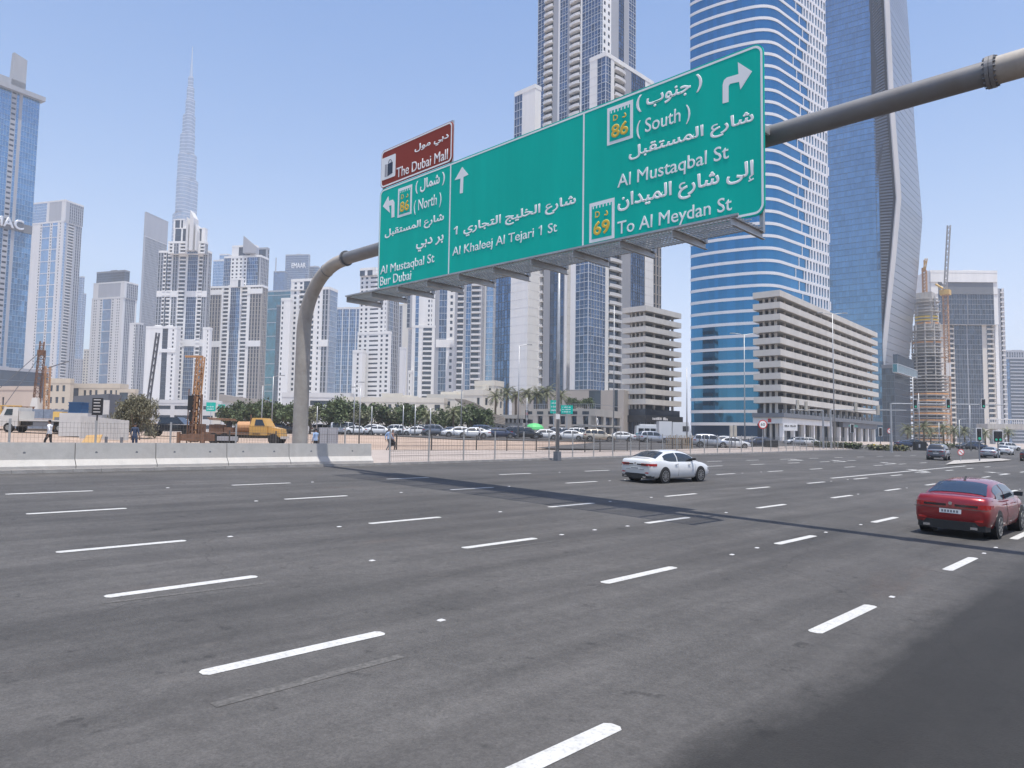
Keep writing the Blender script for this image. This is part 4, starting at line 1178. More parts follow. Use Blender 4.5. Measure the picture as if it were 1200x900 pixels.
for i, x in enumerate(xs):               # walkway arms reaching out in front of the sign
    q = MB()
    q.box(x - .045, x + .045, YN, SY + .24, ZA + .10, ZA + .115); q.box(x - .045, x + .045, YN, SY + .24, ZA - .10, ZA - .085); q.box(x - .045, x - .03, YN, SY + .24, ZA - .084, ZA + .099)
    q.build('walkway_arm', GALV, t)
q = MB()
for k in range(9): q.box(xs[0] - .1, xs[-1] + .1, YN + .10 + k * .16, YN + .10 + k * .16 + .035, ZA + .12, ZA + .15)
x = xs[0]
while x < xs[-1]:
    q.box(x, x + .012, YN + .05, SY - .06, ZA + .121, ZA + .149); x += .12
q.build('grating', GALV, t, 'stuff')
for (yy, zz, w) in ((YN + .03, ZA + .16, .06), (SY - .10, ZA + .16, .06), (YN + .75, ZA + .19, .035)):
    q = MB(); q.box(xs[0] - .15, xs[-1] + .15, yy - w / 2, yy + w / 2, zz - w / 2 + .003, zz + w / 2); q.build('walkway_rail', GALV, t)

q = MB(); q.box(XL + .3, XR - 1.6, SY + .24, SY + 1.75, ZB + .95, ZB + 1.0); q.build('rear_service_deck', GALV, t)
for x in xs[:-1]: q = MB(); q.box(x - .04, x + .04, SY + .23, SY + 1.75, ZB + .82, ZB + .945); q.build('deck_bracket', GALV, t)

# the sign faces
GREEN = mat('green_sign_sheet', (0.0, 0.47, 0.37), 0.6, 0.0, spec=0.15, var=0.08, scale=1.2, streak=True)
BROWN = mat('brown_sign_sheet', (0.27, 0.05, 0.035), 0.6, spec=0.15, var=0.05)
SWHITE = mat('reflective_white', (0.82, 0.84, 0.84), 0.5, var=0.02)
SYEL = mat('sign_yellow', (0.70, 0.47, 0.05), 0.5, var=0.03)
SNAVY = mat('sign_navy', (0.02, 0.03, 0.06), 0.5, var=0.03)
BACK = mat('sign_back_aluminium', (0.45, 0.46, 0.47), 0.5, 0.6)
def SX(px, py, y=SY): return atY(px, py, y)
def rrect(x0, x1, z0, z1, r, corners=(1, 1, 1, 1), seg=6):
    out = []
    for (cx_, cz_, a0, on) in ((x0, z0, pi, corners[0]), (x1, z0, 1.5 * pi, corners[1]), (x1, z1, 0, corners[2]), (x0, z1, .5 * pi, corners[3])):
        if not on: out.append((cx_, cz_)); continue
        c_ = (cx_ + (r if cx_ == x0 else -r), cz_ + (r if cz_ == z0 else -r))
        for k in range(seg + 1):
            a = a0 + pi / 2 * k / seg; out.append((c_[0] + r * cos(a), c_[1] + r * sin(a)))
    return out
def plate(name, poly, y0, y1, m, parent):
    b = MB(); k = len(poly)
    b.v = [(x, y0, z) for x, z in poly] + [(x, y1, z) for x, z in poly]
    b.f = [tuple(range(k)), tuple(reversed(range(k, 2 * k)))] + [(i, k + i, k + (i + 1) % k, (i + 1) % k) for i in range(k)]; b.m = [0] * (k + 2)
    return b.build(name, m, parent)
def ring(name, outer, inner, y0, y1, m, parent):
    b = MB(); k = len(outer)
    b.v = [(x, y0, z) for x, z in outer] + [(x, y0, z) for x, z in inner] + [(x, y1, z) for x, z in outer] + [(x, y1, z) for x, z in inner]
    for i in range(k):
        j = (i + 1) % k
        b.f += [(i, j, k + j, k + i), (i, 2 * k + i, 2 * k + j, j), (k + i, k + j, 3 * k + j, 3 * k + i)]; b.m += [0] * 3
    return b.build(name, m, parent)
gs = thing('overhead_sign', ((XL + XR) / 2, SY, ZB), 'long green overhead road sign with white Arabic and English lettering', 'road sign')
for (xa, xb, cn) in ((XL, XD1, (1, 0, 0, 1)), (XD1, XD2, (0, 0, 0, 0)), (XD2, XR, (0, 1, 1, 0))):
    plate('sign_panel', rrect(xa + .004, xb - .004, ZB, ZT, .28, cn), SY, SY + .06, GREEN, gs)
q = MB()
for zz in (ZB + .5, ZB + 1.6, ZB + 2.8, ZT - .5): q.box(XL + .1, XR - .1, SY + .062, SY + .11, zz, zz + .09)
q.build('stiffener', BACK, gs, 'stuff')
e = .0
def border(xa, xb, w=.055):
    o_ = rrect(xa + .03, xb - .03, ZB + .04, ZT - .04, .25); i_ = rrect(xa + .03 + w, xb - .03 - w, ZB + .04 + w, ZT - .04 - w, .21)
    ring('border', o_, i_, SY - .006, SY, SWHITE, gs)
o_ = rrect(XL + .03, XR - .03, ZB + .04, ZT - .04, .26); i_ = rrect(XL + .09, XR - .09, ZB + .10, ZT - .10, .20)
ring('border', o_, i_, SY - .006, SY - .0005, SWHITE, gs)
for xd in (XD1, XD2): plate('divider', [(xd - .03, ZB + .101), (xd + .03, ZB + .101), (xd + .03, ZT - .101), (xd - .03, ZT - .101)], SY - .006, SY - .0005, SWHITE, gs)
FORMS = {'ا': (0xFE8D, 0xFE8E, 0, 0), 'إ': (0xFE87, 0xFE88, 0, 0), 'ب': (0xFE8F, 0xFE90, 0xFE91, 0xFE92), 'ت': (0xFE95, 0xFE96, 0xFE97, 0xFE98),
         'ج': (0xFE9D, 0xFE9E, 0xFE9F, 0xFEA0), 'خ': (0xFEA5, 0xFEA6, 0xFEA7, 0xFEA8), 'د': (0xFEA9, 0xFEAA, 0, 0), 'ر': (0xFEAD, 0xFEAE, 0, 0),
         'س': (0xFEB1, 0xFEB2, 0xFEB3, 0xFEB4), 'ش': (0xFEB5, 0xFEB6, 0xFEB7, 0xFEB8), 'ع': (0xFEC9, 0xFECA, 0xFECB, 0xFECC), 'ق': (0xFED5, 0xFED6, 0xFED7, 0xFED8),
         'ل': (0xFEDD, 0xFEDE, 0xFEDF, 0xFEE0), 'م': (0xFEE1, 0xFEE2, 0xFEE3, 0xFEE4), 'ن': (0xFEE5, 0xFEE6, 0xFEE7, 0xFEE8), 'و': (0xFEED, 0xFEEE, 0, 0),
         'ي': (0xFEF1, 0xFEF2, 0xFEF3, 0xFEF4), 'ى': (0xFEEF, 0xFEF0, 0, 0)}
def arabic(s):                              # joined letter forms, written right to left
    out = []
    for i, c in enumerate(s):
        if c not in FORMS: out.append(c); continue
        f = FORMS[c]
        pv = i > 0 and s[i - 1] in FORMS and FORMS[s[i - 1]][2] != 0
        nx = i + 1 < len(s) and s[i + 1] in FORMS and f[2] != 0
        out.append(chr(f[3] if pv and nx else f[2] if nx else f[1] if pv else f[0]))
    return ''.join(reversed(out))
def words_on(sign, body, lb, rt, ar=False, m=None, bev=None, y=SY):
    a = SX(*lb, y=y); b_ = SX(*rt, y=y)
    return text('lettering', arabic(body) if ar else body, sign, m or SWHITE, (a.x, y - .004, a.z), (1, 0, 0), (0, 0, 1), b_.x - a.x, b_.z - a.z, ext=.002, bev=bev if bev is not None else (.024 if ar else .006), base='bbox' if ar else 'latin')
words_on(gs, ') جنوب (', (745.6, 133), (823, 85), True)
words_on(gs, '( South )', (746, 158.5), (809, 121.5))
words_on(gs, 'شارع المستقبل', (736.7, 191.4), (883.3, 127.5), True)
words_on(gs, 'Al Mustaqbal St', (723.6, 220), (853.9, 168.6))
words_on(gs, 'الى شارع الميدان', (723.6, 252), (883.3, 187), True)
words_on(gs, chr(0xFE80), (877, 213.5), (883.5, 204.5), True, bev=.012)
words_on(gs, 'To Al Meydan St', (723.6, 274.7), (857.5, 229.4))
words_on(gs, 'شارع الخليج التجاري 𝟣', (531.4, 281), (675, 227), True)
words_on(gs, 'Al Khaleej Al Tejari 𝟣 St', (530.2, 299.8), (653, 259.5))
words_on(gs, ') شمال (', (486.7, 228), (521.6, 200.5), True)
words_on(gs, '( North )', (485, 248), (517.5, 225))
words_on(gs, 'شارع المستقبل', (450.8, 281.5), (520.4, 249), True)
words_on(gs, 'بر دبي', (487.4, 296), (520, 273.5), True)
words_on(gs, 'Al Mustaqbal St', (445.9, 321.6), (509.2, 296.7))
words_on(gs, 'Bur Dubai', (445.4, 335), (482, 316.5))
def poly_on(sign, name, pix, m, y=SY, th=.006):
    return plate(name, [(SX(*p, y=y).x, SX(*p, y=y).z) for p in pix][::-1], y - th, y - .0005, m, sign)
z1_, z2_ = 3.6, 4.092
poly_on(gs, 'arrow', [(670 + x / z1_, 40 + y / z1_) for x, y in ((637, 293), (637, 215), (642, 195), (655, 183), (704, 169), (701, 118), (761, 157), (712, 234), (706, 201), (668, 210), (662, 220), (662, 286))], SWHITE)
poly_on(gs, 'arrow', [(430 + x / z2_, 130 + y / z2_) for x, y in ((446, 396), (449, 324), (421, 332), (457, 269), (487, 305), (463, 317), (460, 393))], SWHITE)
poly_on(gs, 'arrow', [(430 + x / z2_, 130 + y / z2_) for x, y in ((118, 512), (118, 452), (106, 455), (110, 488), (77, 458), (103, 408), (106, 432), (124, 425), (132, 437), (132, 508))], SWHITE)
def shield(tl, br, bl, num):
    a = SX(*bl); c = SX(*tl); d = SX(*br)
    x0, x1 = (a.x + c.x) / 2, d.x; z1, z0 = c.z, (a.z + d.z) / 2; w = .10
    plate('route_shield', [(x0, z0), (x1, z0), (x1, z1), (x0, z1)], SY - .008, SY - .0005, SWHITE, gs)
    nn = 6; pts = [(x0 + w, z0 + w), (x1 - w, z0 + w), (x1 - w, z1 - w * 1.2)]
    for k in range(nn):                   # fort-like top edge
        u0 = x1 - w - (x1 - x0 - 2 * w) * (k + .35) / nn; u1 = x1 - w - (x1 - x0 - 2 * w) * (k + .75) / nn
        pts += [(u0, z1 - w * 1.2), (u0, z1 - w * 2.1), (u1, z1 - w * 2.1), (u1, z1 - w * 1.2)]
    pts += [(x0 + w, z1 - w * 1.2)]
    plate('shield_field', pts, SY - .014, SY - .0085, GREEN, gs)
    W_ = x1 - x0; H_ = z1 - z0
    text('lettering', 'D', gs, SYEL, (x0 + W_ * .24, SY - .018, z0 + H_ * .60), (1, 0, 0), (0, 0, 1), W_ * .19, H_ * .155, ext=.003, bev=.018)
    text('lettering', arabic('د'), gs, SYEL, (x0 + W_ * .60, SY - .018, z0 + H_ * .60), (1, 0, 0), (0, 0, 1), W_ * .16, H_ * .13, ext=.003, bev=.03)
    text('lettering', num, gs, SYEL, (x0 + W_ * .17, SY - .018, z0 + H_ * .15), (1, 0, 0), (0, 0, 1), W_ * .66, H_ * .36, ext=.003, bev=.03)
shield((711.7, 127.5), (741.7, 161.4), (711.7, 171), '86')
shield((690.8, 239), (720, 279), (690.8, 285), '69')
shield((466.7, 221.6), (482.3, 249.7), (466, 255.9), '86')
bs_ = thing('brown_sign', ((XL + XD1) / 2, SY, ZT), 'brown tourist sign on top of the left end of the green sign', 'road sign')
xa, xb, za, zc_ = XL + .03, XD1 + .05, ZT + .03, ZBT
plate('sign_panel', rrect(xa, xb, za, zc_, .2), SY, SY + .06, BROWN, bs_)
ring('border', rrect(xa + .02, xb - .02, za + .02, zc_ - .02, .19), rrect(xa + .08, xb - .08, za + .08, zc_ - .08, .15), SY - .006, SY - .0005, SWHITE, bs_)
q = MB()
for x in (xa + .12, xb - .12): q.box(x - .05, x + .05, SY + .061, SY + .16, za - .8, zc_ + .05)
q.build('post', GALV, bs_, 'stuff')
words_on(bs_, 'دبي مول', (485.8, 181), (526, 154), True)
words_on(bs_, 'The Dubai Mall', (464.7, 208.5), (525, 174))
a = SX(447.5, 212); c = SX(447.5, 186.5); d = SX(463.2, 206)
x0, x1, z0, z1 = a.x, d.x, a.z, c.z; w_, h_ = x1 - x0, z1 - z0
plate('pictogram_field', rrect(x0, x1, z0, z1, .05), SY - .008, SY - .0005, SWHITE, bs_)
plate('shopping_bag', [(x0 + w_ * .42, z0 + h_ * .10), (x0 + w_ * .80, z0 + h_ * .18), (x0 + w_ * .80, z0 + h_ * .68), (x0 + w_ * .42, z0 + h_ * .66)], SY - .013, SY - .0085, SNAVY, bs_)
plate('shopping_bag', [(x0 + w_ * .22, z0 + h_ * .12), (x0 + w_ * .38, z0 + h_ * .10), (x0 + w_ * .38, z0 + h_ * .66), (x0 + w_ * .22, z0 + h_ * .68)], SY - .013, SY - .0085, GREYW, bs_)
b = MB(); b.tube([(x0 + w_ * (.48 + .12 - .12 * cos(u)), SY - .012, z0 + h_ * (.68 + .14 * sin(u))) for u in [pi * i / 8 for i in range(9)]], .012, 6); b.build('bag_handle', SNAVY, bs_)

# the sign hangs very slightly out of level: tilt its sheets with the beam
def quad_fit(root, names, z0, z1, pts):
    (tl, tr, bl, br) = [SX(*p) for p in pts]
    for c in KIDS.get(root.name, []):
        if c.name.split('.')[0] not in names: continue
        for v in c.data.vertices:
            x = v.co.x + root.location.x; z = v.co.z + root.location.z; u = (x - tl.x) / (tr.x - tl.x)
            zt = tl.z + (tr.z - tl.z) * u; zb0 = bl.z + (br.z - bl.z) * u
            v.co.z = zb0 + (zt - zb0) * (z - z0) / (z1 - z0) - root.location.z
quad_fit(gs, ('sign_panel', 'border', 'divider', 'stiffener'), ZB, ZT, ((444.5, 223.5), (895, 48), (441, 342), (897, 250.5)))
quad_fit(bs_, ('sign_panel', 'border', 'post'), za, zc_, ((446, 178.5), (529, 141.5), (444.5, 222), (528, 189.5)))
# ---------------------------------------------------------------- vehicles (local frame: +Y forward, z up)
def crom(P, n):
    out = []
    for i in range(len(P) - 1):
        p0 = P[max(i - 1, 0)]; p1 = P[i]; p2 = P[i + 1]; p3 = P[min(i + 2, len(P) - 1)]
        for k in range(n):
            t = k / n
            out.append(tuple(.5 * ((2 * b) + (-a + c) * t + (2 * a - 5 * b + 4 * c - d) * t * t + (-a + 3 * b - 3 * c + d) * t ** 3) for a, b, c, d in zip(p0, p1, p2, p3)))
    out.append(tuple(P[-1])); return out
CAR_GLASS = mat('car_glass', (0.02, 0.025, 0.03), 0.05, 0.0, var=0.02, spec=0.9)
CAR_GLASSL = mat('car_glass_reflecting', (0.07, 0.10, 0.14), 0.05, 0.7, var=0.02)
TAIL = mat('tail_lamp_red', (0.42, 0.012, 0.012), 0.12, coat=1.0)
TAILD = mat('lamp_dark', (0.03, 0.01, 0.012), 0.15, coat=1.0)
HEAD = mat('headlamp', (0.55, 0.57, 0.60), 0.1, 0.4, coat=1.0)
RIM = mat('alloy_rim', (0.38, 0.39, 0.40), 0.3, 0.9, var=0.05)
PLATE = mat('number_plate', (0.72, 0.72, 0.72), 0.4)
CHROME = mat('chrome', (0.7, 0.7, 0.72), 0.12, 1.0, var=0.02)
def paint(name, col, metal=0.3): return mat(name, col, 0.32, metal, var=0.03, coat=1.0)
PW = paint('white_car_paint', (0.62, 0.63, 0.64), 0.0); PR = paint('red_car_paint', (0.25, 0.006, 0.010), 0.35)
PG = paint('grey_car_paint', (0.14, 0.155, 0.19)); PS = paint('silver_car_paint', (0.42, 0.44, 0.48), .5); PK = paint('black_car_paint', (0.012, 0.013, 0.016), .1); PB = paint('dark_blue_car_paint', (0.02, 0.035, 0.08))
PBG = paint('beige_car_paint', (0.45, 0.40, 0.32))
SPEC = {
 'sedan': dict(L=4.9, W=.925, keys=[(-2.45, .46, .86, .66), (-2.41, .33, 1.00, .80), (-2.25, .25, 1.075, .885), (-1.7, .21, 1.09, .925), (-.9, .19, 1.00, .93), (.3, .19, .965, .93), (1.1, .19, .97, .925), (1.6, .21, .93, .92), (2.1, .23, .82, .87), (2.36, .28, .70, .76), (2.45, .40, .60, .58)],
   cab=[(-1.98, 1.09), (-1.25, 1.36), (-.75, 1.435), (-.1, 1.455), (.45, 1.40), (.75, 1.31), (1.32, .97)], wb=.835, wt=.60, belt=.97, rear=(0, 1.15), front=(4.3, 6), sw=[(-1.42, -.42), (-.34, .86)], wy=(-1.42, 1.42), r=.335),
 'kink': dict(L=4.64, W=.90, keys=[(-2.32, .48, .84, .68), (-2.27, .34, 1.00, .80), (-2.1, .26, 1.07, .87), (-1.6, .21, 1.07, .90), (-.8, .19, .99, .90), (.3, .19, .96, .90), (1.0, .19, .97, .90), (1.5, .21, .92, .89), (1.95, .23, .82, .84), (2.2, .28, .70, .74), (2.30, .40, .60, .58)],
   cab=[(-1.80, 1.07), (-1.2, 1.33), (-.75, 1.41), (-.1, 1.44), (.4, 1.40), (.7, 1.31), (1.25, .97)], wb=.81, wt=.60, belt=.97, rear=(0, 1.25), front=(4.3, 6), sw=[(-1.30, -.42), (-.34, .80)], wy=(-1.36, 1.34), r=.325),
 'suv': dict(L=4.75, W=.95, keys=[(-2.37, .55, .95, .74), (-2.33, .40, 1.12, .86), (-2.15, .32, 1.16, .92), (-1.4, .28, 1.14, .95), (0, .26, 1.10, .95), (1.0, .26, 1.09, .94), (1.5, .28, 1.06, .93), (2.05, .30, .97, .89), (2.3, .36, .85, .80), (2.37, .48, .70, .66)],
   cab=[(-2.26, 1.14), (-2.0, 1.55), (-1.75, 1.68), (-.8, 1.745), (.1, 1.72), (.5, 1.62), (1.2, 1.09)], wb=.87, wt=.68, belt=1.11, rear=(0, 1.5), front=(4.2, 6), sw=[(-2.0, -1.3), (-1.22, -.35), (-.27, .80)], wy=(-1.42, 1.42), r=.37),
 'van': dict(L=5.2, W=.97, keys=[(-2.6, .45, .95, .84), (-2.56, .36, 1.05, .92), (-2.3, .3, 1.10, .96), (0, .28, 1.10, .97), (1.6, .28, 1.10, .96), (2.1, .3, 1.02, .93), (2.5, .35, .88, .86), (2.6, .45, .75, .76)],
   cab=[(-2.56, 1.08), (-2.5, 1.8), (-2.3, 2.05), (0, 2.1), (1.1, 2.02), (1.5, 1.75), (2.1, 1.05)], wb=.92, wt=.82, belt=1.12, rear=(.2, .9), front=(4.2, 6), sw=[(-2.2, -.9), (-.8, .4), (.5, 1.4)], wy=(-1.6, 1.65), r=.36),
}
def make_car(kind, P, label, glass=None, detail=True, group=None, plate=True):
    S = SPEC[kind]; glass = glass or CAR_GLASS
    root = thing({'sedan': 'sedan_car', 'kink': 'sedan_car', 'suv': 'suv', 'van': 'passenger_van'}[kind], (0, 0, 0), label, 'car' if kind != 'van' else 'van', group)
    st = crom(S['keys'], 4 if detail else 2)
    b = MB(); rings = []
    for (y, zb, zt, w) in st:
        h = zt - zb
        half = [(0, zb), (w * .82, zb), (w * .95, zb + h * .10), (w * .99, zb + h * .3), (w, zb + h * .52), (w * .975, zb + h * .74), (w * .945, zb + h * .90), (w * .88, zt - h * .01), (w * .5, zt + .012), (0, zt + .02)]
        rings.append([(x, y, z) for x, z in half] + [(-x, y, z) for x, z in half[-2:0:-1]])
    k = len(rings[0])
    for r_ in rings: b.v += r_
    for i in range(len(rings) - 1):
        for j in range(k):
            b.f.append((i * k + j, (i + 1) * k + j, (i + 1) * k + (j + 1) % k, i * k + (j + 1) % k)); b.m.append(0)
    b.f.append(tuple(range(k))); b.m.append(0); b.f.append(tuple((len(rings) - 1) * k + j for j in reversed(range(k)))); b.m.append(0)
    body = b.build('body', P, root, smooth=True)
    me = body.data
    # cabin
    cab = S['cab']; cp = crom(cab, 4); zr = max(z for _, z in cab); bl = S['belt']
    def hw(z): return S['wb'] + (S['wt'] - S['wb']) * max(0, min(1, (z - bl) / (zr - bl))) ** 1.25
    NX = 8
    def top(i, u, off=0.0):
        y, z = cp[i]; w = hw(z) - .015; x = u * w
        y2, z2 = cp[min(i + 1, len(cp) - 1)]; y1, z1 = cp[max(i - 1, 0)]
        d = Vector((y2 - y1, z2 - z1)).normalized(); n = Vector((-d.y, d.x))
        bow = .035 * (1 - u * u)
        return (x, y + n.x * (off + bow), z + n.y * (off + bow) - .05 * abs(u) ** 6)
    c = MB()
    for i in range(len(cp) - 1):
        for j in range(NX):
            u0 = -1 + 2 * j / NX; u1 = -1 + 2 * (j + 1) / NX
            c.quad(top(i, u0), top(i, u1), top(i + 1, u1), top(i + 1, u0))
        for s in (-1, 1):
            y0, z0 = cp[i]; y1, z1 = cp[i + 1]
            t0 = top(i, s); t1 = top(i + 1, s)
            zb0 = min(bl - .06, z0 - .06)
            m0 = (s * (hw((z0 + bl) / 2) + .02), y0, (t0[2] + bl) / 2); m1 = (s * (hw((z1 + bl) / 2) + .02), y1, (t1[2] + bl) / 2)
            lo0 = (s * (S['wb'] + .015), y0, bl - .07); lo1 = (s * (S['wb'] + .015), y1, bl - .07)
            q1 = [lo0, lo1, m1, m0]; q2 = [m0, m1, t1, t0]
            if s < 0: q1.reverse(); q2.reverse()
            c.quad(*q1); c.quad(*q2)
    cm = c.mesh('cabin', [P], smooth=True)
    bm = bmesh.new(); bm.from_mesh(cm); bmesh.ops.remove_doubles(bm, verts=bm.verts, dist=.002); bm.to_mesh(cm); bm.free()
    cm.polygons.foreach_set('use_smooth', [True] * len(cm.polygons))
    cabin = put('cabin', cm, root)
    def screen(name, a, z_, inset=.09):
        g = MB(); i0 = a; i1 = z_
        idx = [i0 + (i1 - i0) * q / 5 for q in range(6)]
        def tp(f, u, off):
            i = min(int(f), len(cp) - 2); fr = f - i; p = top(i, u, off); q = top(i + 1, u, off)
            return tuple(p[m] + (q[m] - p[m]) * fr for m in range(3))
        for q in range(5):
            for j in range(NX):
                u0 = (-1 + 2 * j / NX) * (1 - inset); u1 = (-1 + 2 * (j + 1) / NX) * (1 - inset)
                g.quad(tp(idx[q], u0, .012), tp(idx[q], u1, .012), tp(idx[q + 1], u1, .012), tp(idx[q + 1], u0, .012))
        g.build(name, glass, cabin, smooth=True)
    screen('rear_window', S['rear'][0] * 4 + .7, S['rear'][1] * 4 + .2)
    screen('windscreen', S['front'][0] * 4 + .6, S['front'][1] * 4 - .7)
    def ztop(y):
        for i in range(len(cp) - 1):
            if cp[i][0] <= y <= cp[i + 1][0]:
                u = (y - cp[i][0]) / max(1e-6, cp[i + 1][0] - cp[i][0]); return cp[i][1] + (cp[i + 1][1] - cp[i][1]) * u
        return bl
    for s in (-1, 1):
        for (ya, yb) in S['sw']:
            g = MB(); N = 6
            for q in range(N):
                y0 = ya + (yb - ya) * q / N; y1 = ya + (yb - ya) * (q + 1) / N
                z0 = max(bl + .03, ztop(y0) - .085); z1 = max(bl + .03, ztop(y1) - .085)
                def sp(y, z):
                    zt = ztop(y)
                    zm = (zt - .05 + bl) / 2
                    if z < zm: u = (z - (bl - .07)) / (zm - (bl - .07)); x = S['wb'] + .015 + (hw((zt + bl) / 2) + .02 - S['wb'] - .015) * u
                    else: u = (z - zm) / max(.01, (zt - .05 - zm)); x = hw((zt + bl) / 2) + .02 + (hw(zt) - .015 - hw((zt + bl) / 2) - .02) * u
                    return (s * (x + .012), y, z)
                for a_, c_ in ((0, .5), (.5, 1)):
                    zz = lambda zt, f: bl + .015 + (zt - bl - .015) * f
                    p = [sp(y0, zz(z0, a_)), sp(y1, zz(z1, a_)), sp(y1, zz(z1, c_)), sp(y0, zz(z0, c_))]
                    if s < 0: p.reverse()
                    g.quad(*p)
            g.build('side_window', glass, cabin, smooth=True)
    # wheels
    W = S['W']; r = S['r']
    for s in (-1, 1):
        for y in S['wy']:
            q = MB(); q.tube([(s * (W - .30), y, r + .03), (s * (W + .008), y, r + .03)], r + .055, 20); q.build('wheel_arch', BLACK, root)
            q = MB(); q.tube([(s * (W - .22), y, r), (s * (W - .19), y, r), (s * (W + .005), y, r), (s * (W + .022), y, r)], [r - .02, r, r, r - .03], 24); wh = q.build('wheel', RUBBER, root, smooth=False)
            q = MB()
            q.tube([(s * (W + .012), y, r), (s * (W + .026), y, r)], r * .26, 10)
            n = 10 if detail else 5
            for k_ in range(n):
                a = 2 * pi * k_ / n; q.bar((s * (W + .026), y + r * .15 * cos(a), r + r * .15 * sin(a)), (s * (W + .026), y + r * .70 * cos(a), r + r * .70 * sin(a)), .035 if n == 10 else .07, .012, up=(1, 0, 0))
            for k_ in range(20):
                a = 2 * pi * k_ / 20; a2 = 2 * pi * (k_ + 1) / 20
                q.bar((s * (W + .024), y + r * .70 * cos(a), r + r * .70 * sin(a)), (s * (W + .024), y + r * .70 * cos(a2), r + r * .70 * sin(a2)), .03, .014, up=(1, 0, 0))
            q.build('rim', RIM, wh)
    # lamps
    yr = S['keys'][0][0]; yf = S['keys'][-1][0]; w = S['W']
    zt = S['keys'][1][2] - .09
    for s in (-1, 1):
        P2 = [(s * .34, yr - .006), (s * .68, yr - .004), (s * (w * .885), yr + .05), (s * (w * .965), yr + .20), (s * (w * .985), yr + .42), (s * (w * .80), yr + .42), (s * .3, yr + .2)]
        if s < 0: P2.reverse()
        q = MB(); q.prism(P2, zt - .13, zt - .02); q.build('taillight', TAIL, root)
        if detail:
            P3 = [(s * .10, yr - .008), (s * .62, yr - .008), (s * .62, yr + .1), (s * .10, yr + .1)]
            if s < 0: P3.reverse()
            q = MB(); q.prism(P3, zt - .105, zt - .045); q.build('lamp_bar', TAILD, root)
        P2 = [(s * .50, yf + .0), (s * .62, yf - .02), (s * (w * .86), yf - .12), (s * (w * .955), yf - .34), (s * .80, yf - .4), (s * .45, yf - .3)]
        if s > 0: P2.reverse()
        q = MB(); q.prism(P2, S['keys'][-2][2] - .14, S['keys'][-2][2] - .02); q.build('headlight', HEAD, root)
        q = MB(); mz = S['belt'] + .06
        q.hexa([(s * (w - .07), S['cab'][-1][0] - .62, mz), (s * (w + .14), S['cab'][-1][0] - .66, mz), (s * (w + .13), S['cab'][-1][0] - .50, mz), (s * (w - .07), S['cab'][-1][0] - .48, mz),
                (s * (w - .07), S['cab'][-1][0] - .60, mz + .10), (s * (w + .15), S['cab'][-1][0] - .64, mz + .12), (s * (w + .14), S['cab'][-1][0] - .54, mz + .11), (s * (w - .07), S['cab'][-1][0] - .50, mz + .09)])
        q.build('mirror', BLACK if detail else P, root)
        if detail:
            for yy in (-.55, .48) if kind != 'suv' else (-.6, .4):
                q = MB(); q.box(min(s * (w - .02), s * (w + .02)), max(s * (w - .02), s * (w + .02)), yy - .10, yy + .08, S['belt'] - .13, S['belt'] - .105); q.build('door_handle', P if P is not PW else CHROME, root)
            for yy in (-.38, .98):
                zb_, zt_, w_ = [sum(k_[c_] * f_ for k_, f_ in zip(*(lambda L_: ([L_[0], L_[1]], [1 - (yy - L_[0][0]) / (L_[1][0] - L_[0][0]), (yy - L_[0][0]) / (L_[1][0] - L_[0][0])]))([(a_, b2_) for a_, b2_ in zip(S['keys'], S['keys'][1:]) if a_[0] <= yy <= b2_[0]][0]))) for c_ in (1, 2, 3)]; h_ = zt_ - zb_
                q = MB(); q.tube([(s * w_ * f_, yy, zb_ + h_ * g_) for f_, g_ in ((.97, .16), (.99, .3), (1.0, .52), (.975, .74), (.945, .90))], .0055, 5); q.build('door_gap', BLACK, root)
    q = MB()
    P4 = [(-w * .93, yr + .30), (-w * .86, yr + .08), (-.5, yr - .012), (.5, yr - .012), (w * .86, yr + .08), (w * .93, yr + .30), (w * .7, yr + .5), (-w * .7, yr + .5)]
    q.prism(P4, S['keys'][1][1] - .12, S['keys'][1][1] + .10); q.build('lower_bumper', BLACK, root)
    if detail:
        for s in (-1, 1):
            q = MB(); q.box(min(s * .46, s * .62), max(s * .46, s * .62), yr - .03, yr + .05, S['keys'][1][1] - .08, S['keys'][1][1] - .02); q.build('exhaust_tip', CHROME, root)
            q = MB(); q.box(min(s * .55, s * .74), max(s * .55, s * .74), yr + .0, yr + .1, S['keys'][1][1] + .12, S['keys'][1][1] + .17); q.build('reflector', TAIL, root)
        q = MB(); q.tube([(-.86, yr + .02, zt - .16), (-.5, yr - .012, zt - .155), (.5, yr - .012, zt - .155), (.86, yr + .02, zt - .16)], .006, 5); q.build('boot_gap', BLACK, root)
        q = MB(); q.tube([(-.86, yr + .42, zt + .085), (-.6, yr + .12, zt + .075), (.6, yr + .12, zt + .075), (.86, yr + .42, zt + .085)], .006, 5); q.build('boot_gap', BLACK, root)
        q = MB(); q.tube([(0, yr - .02, zt - .03), (0, yr - .005, zt - .03)], .045, 14); q.build('emblem', CHROME, root)
    if plate:
        q = MB(); q.box(-.25, .25, yr - .018, yr + .02, S['keys'][0][1] + .145, S['keys'][0][1] + .255); pl_ = q.build('number_plate', PLATE, root)
        if detail:
            q = MB()
            for k_ in range(6): q.box(-.20 + k_ * .068, -.16 + k_ * .068, yr - .022, yr - .0185, S['keys'][0][1] + .17, S['keys'][0][1] + .23)
            q.build('plate_marks', DGREY, pl_, 'stuff')
    q = MB(); q.box(-.62, .62, yf - .10, yf + .012, .42, .56); q.build('grille', BLACK, root)
    return root
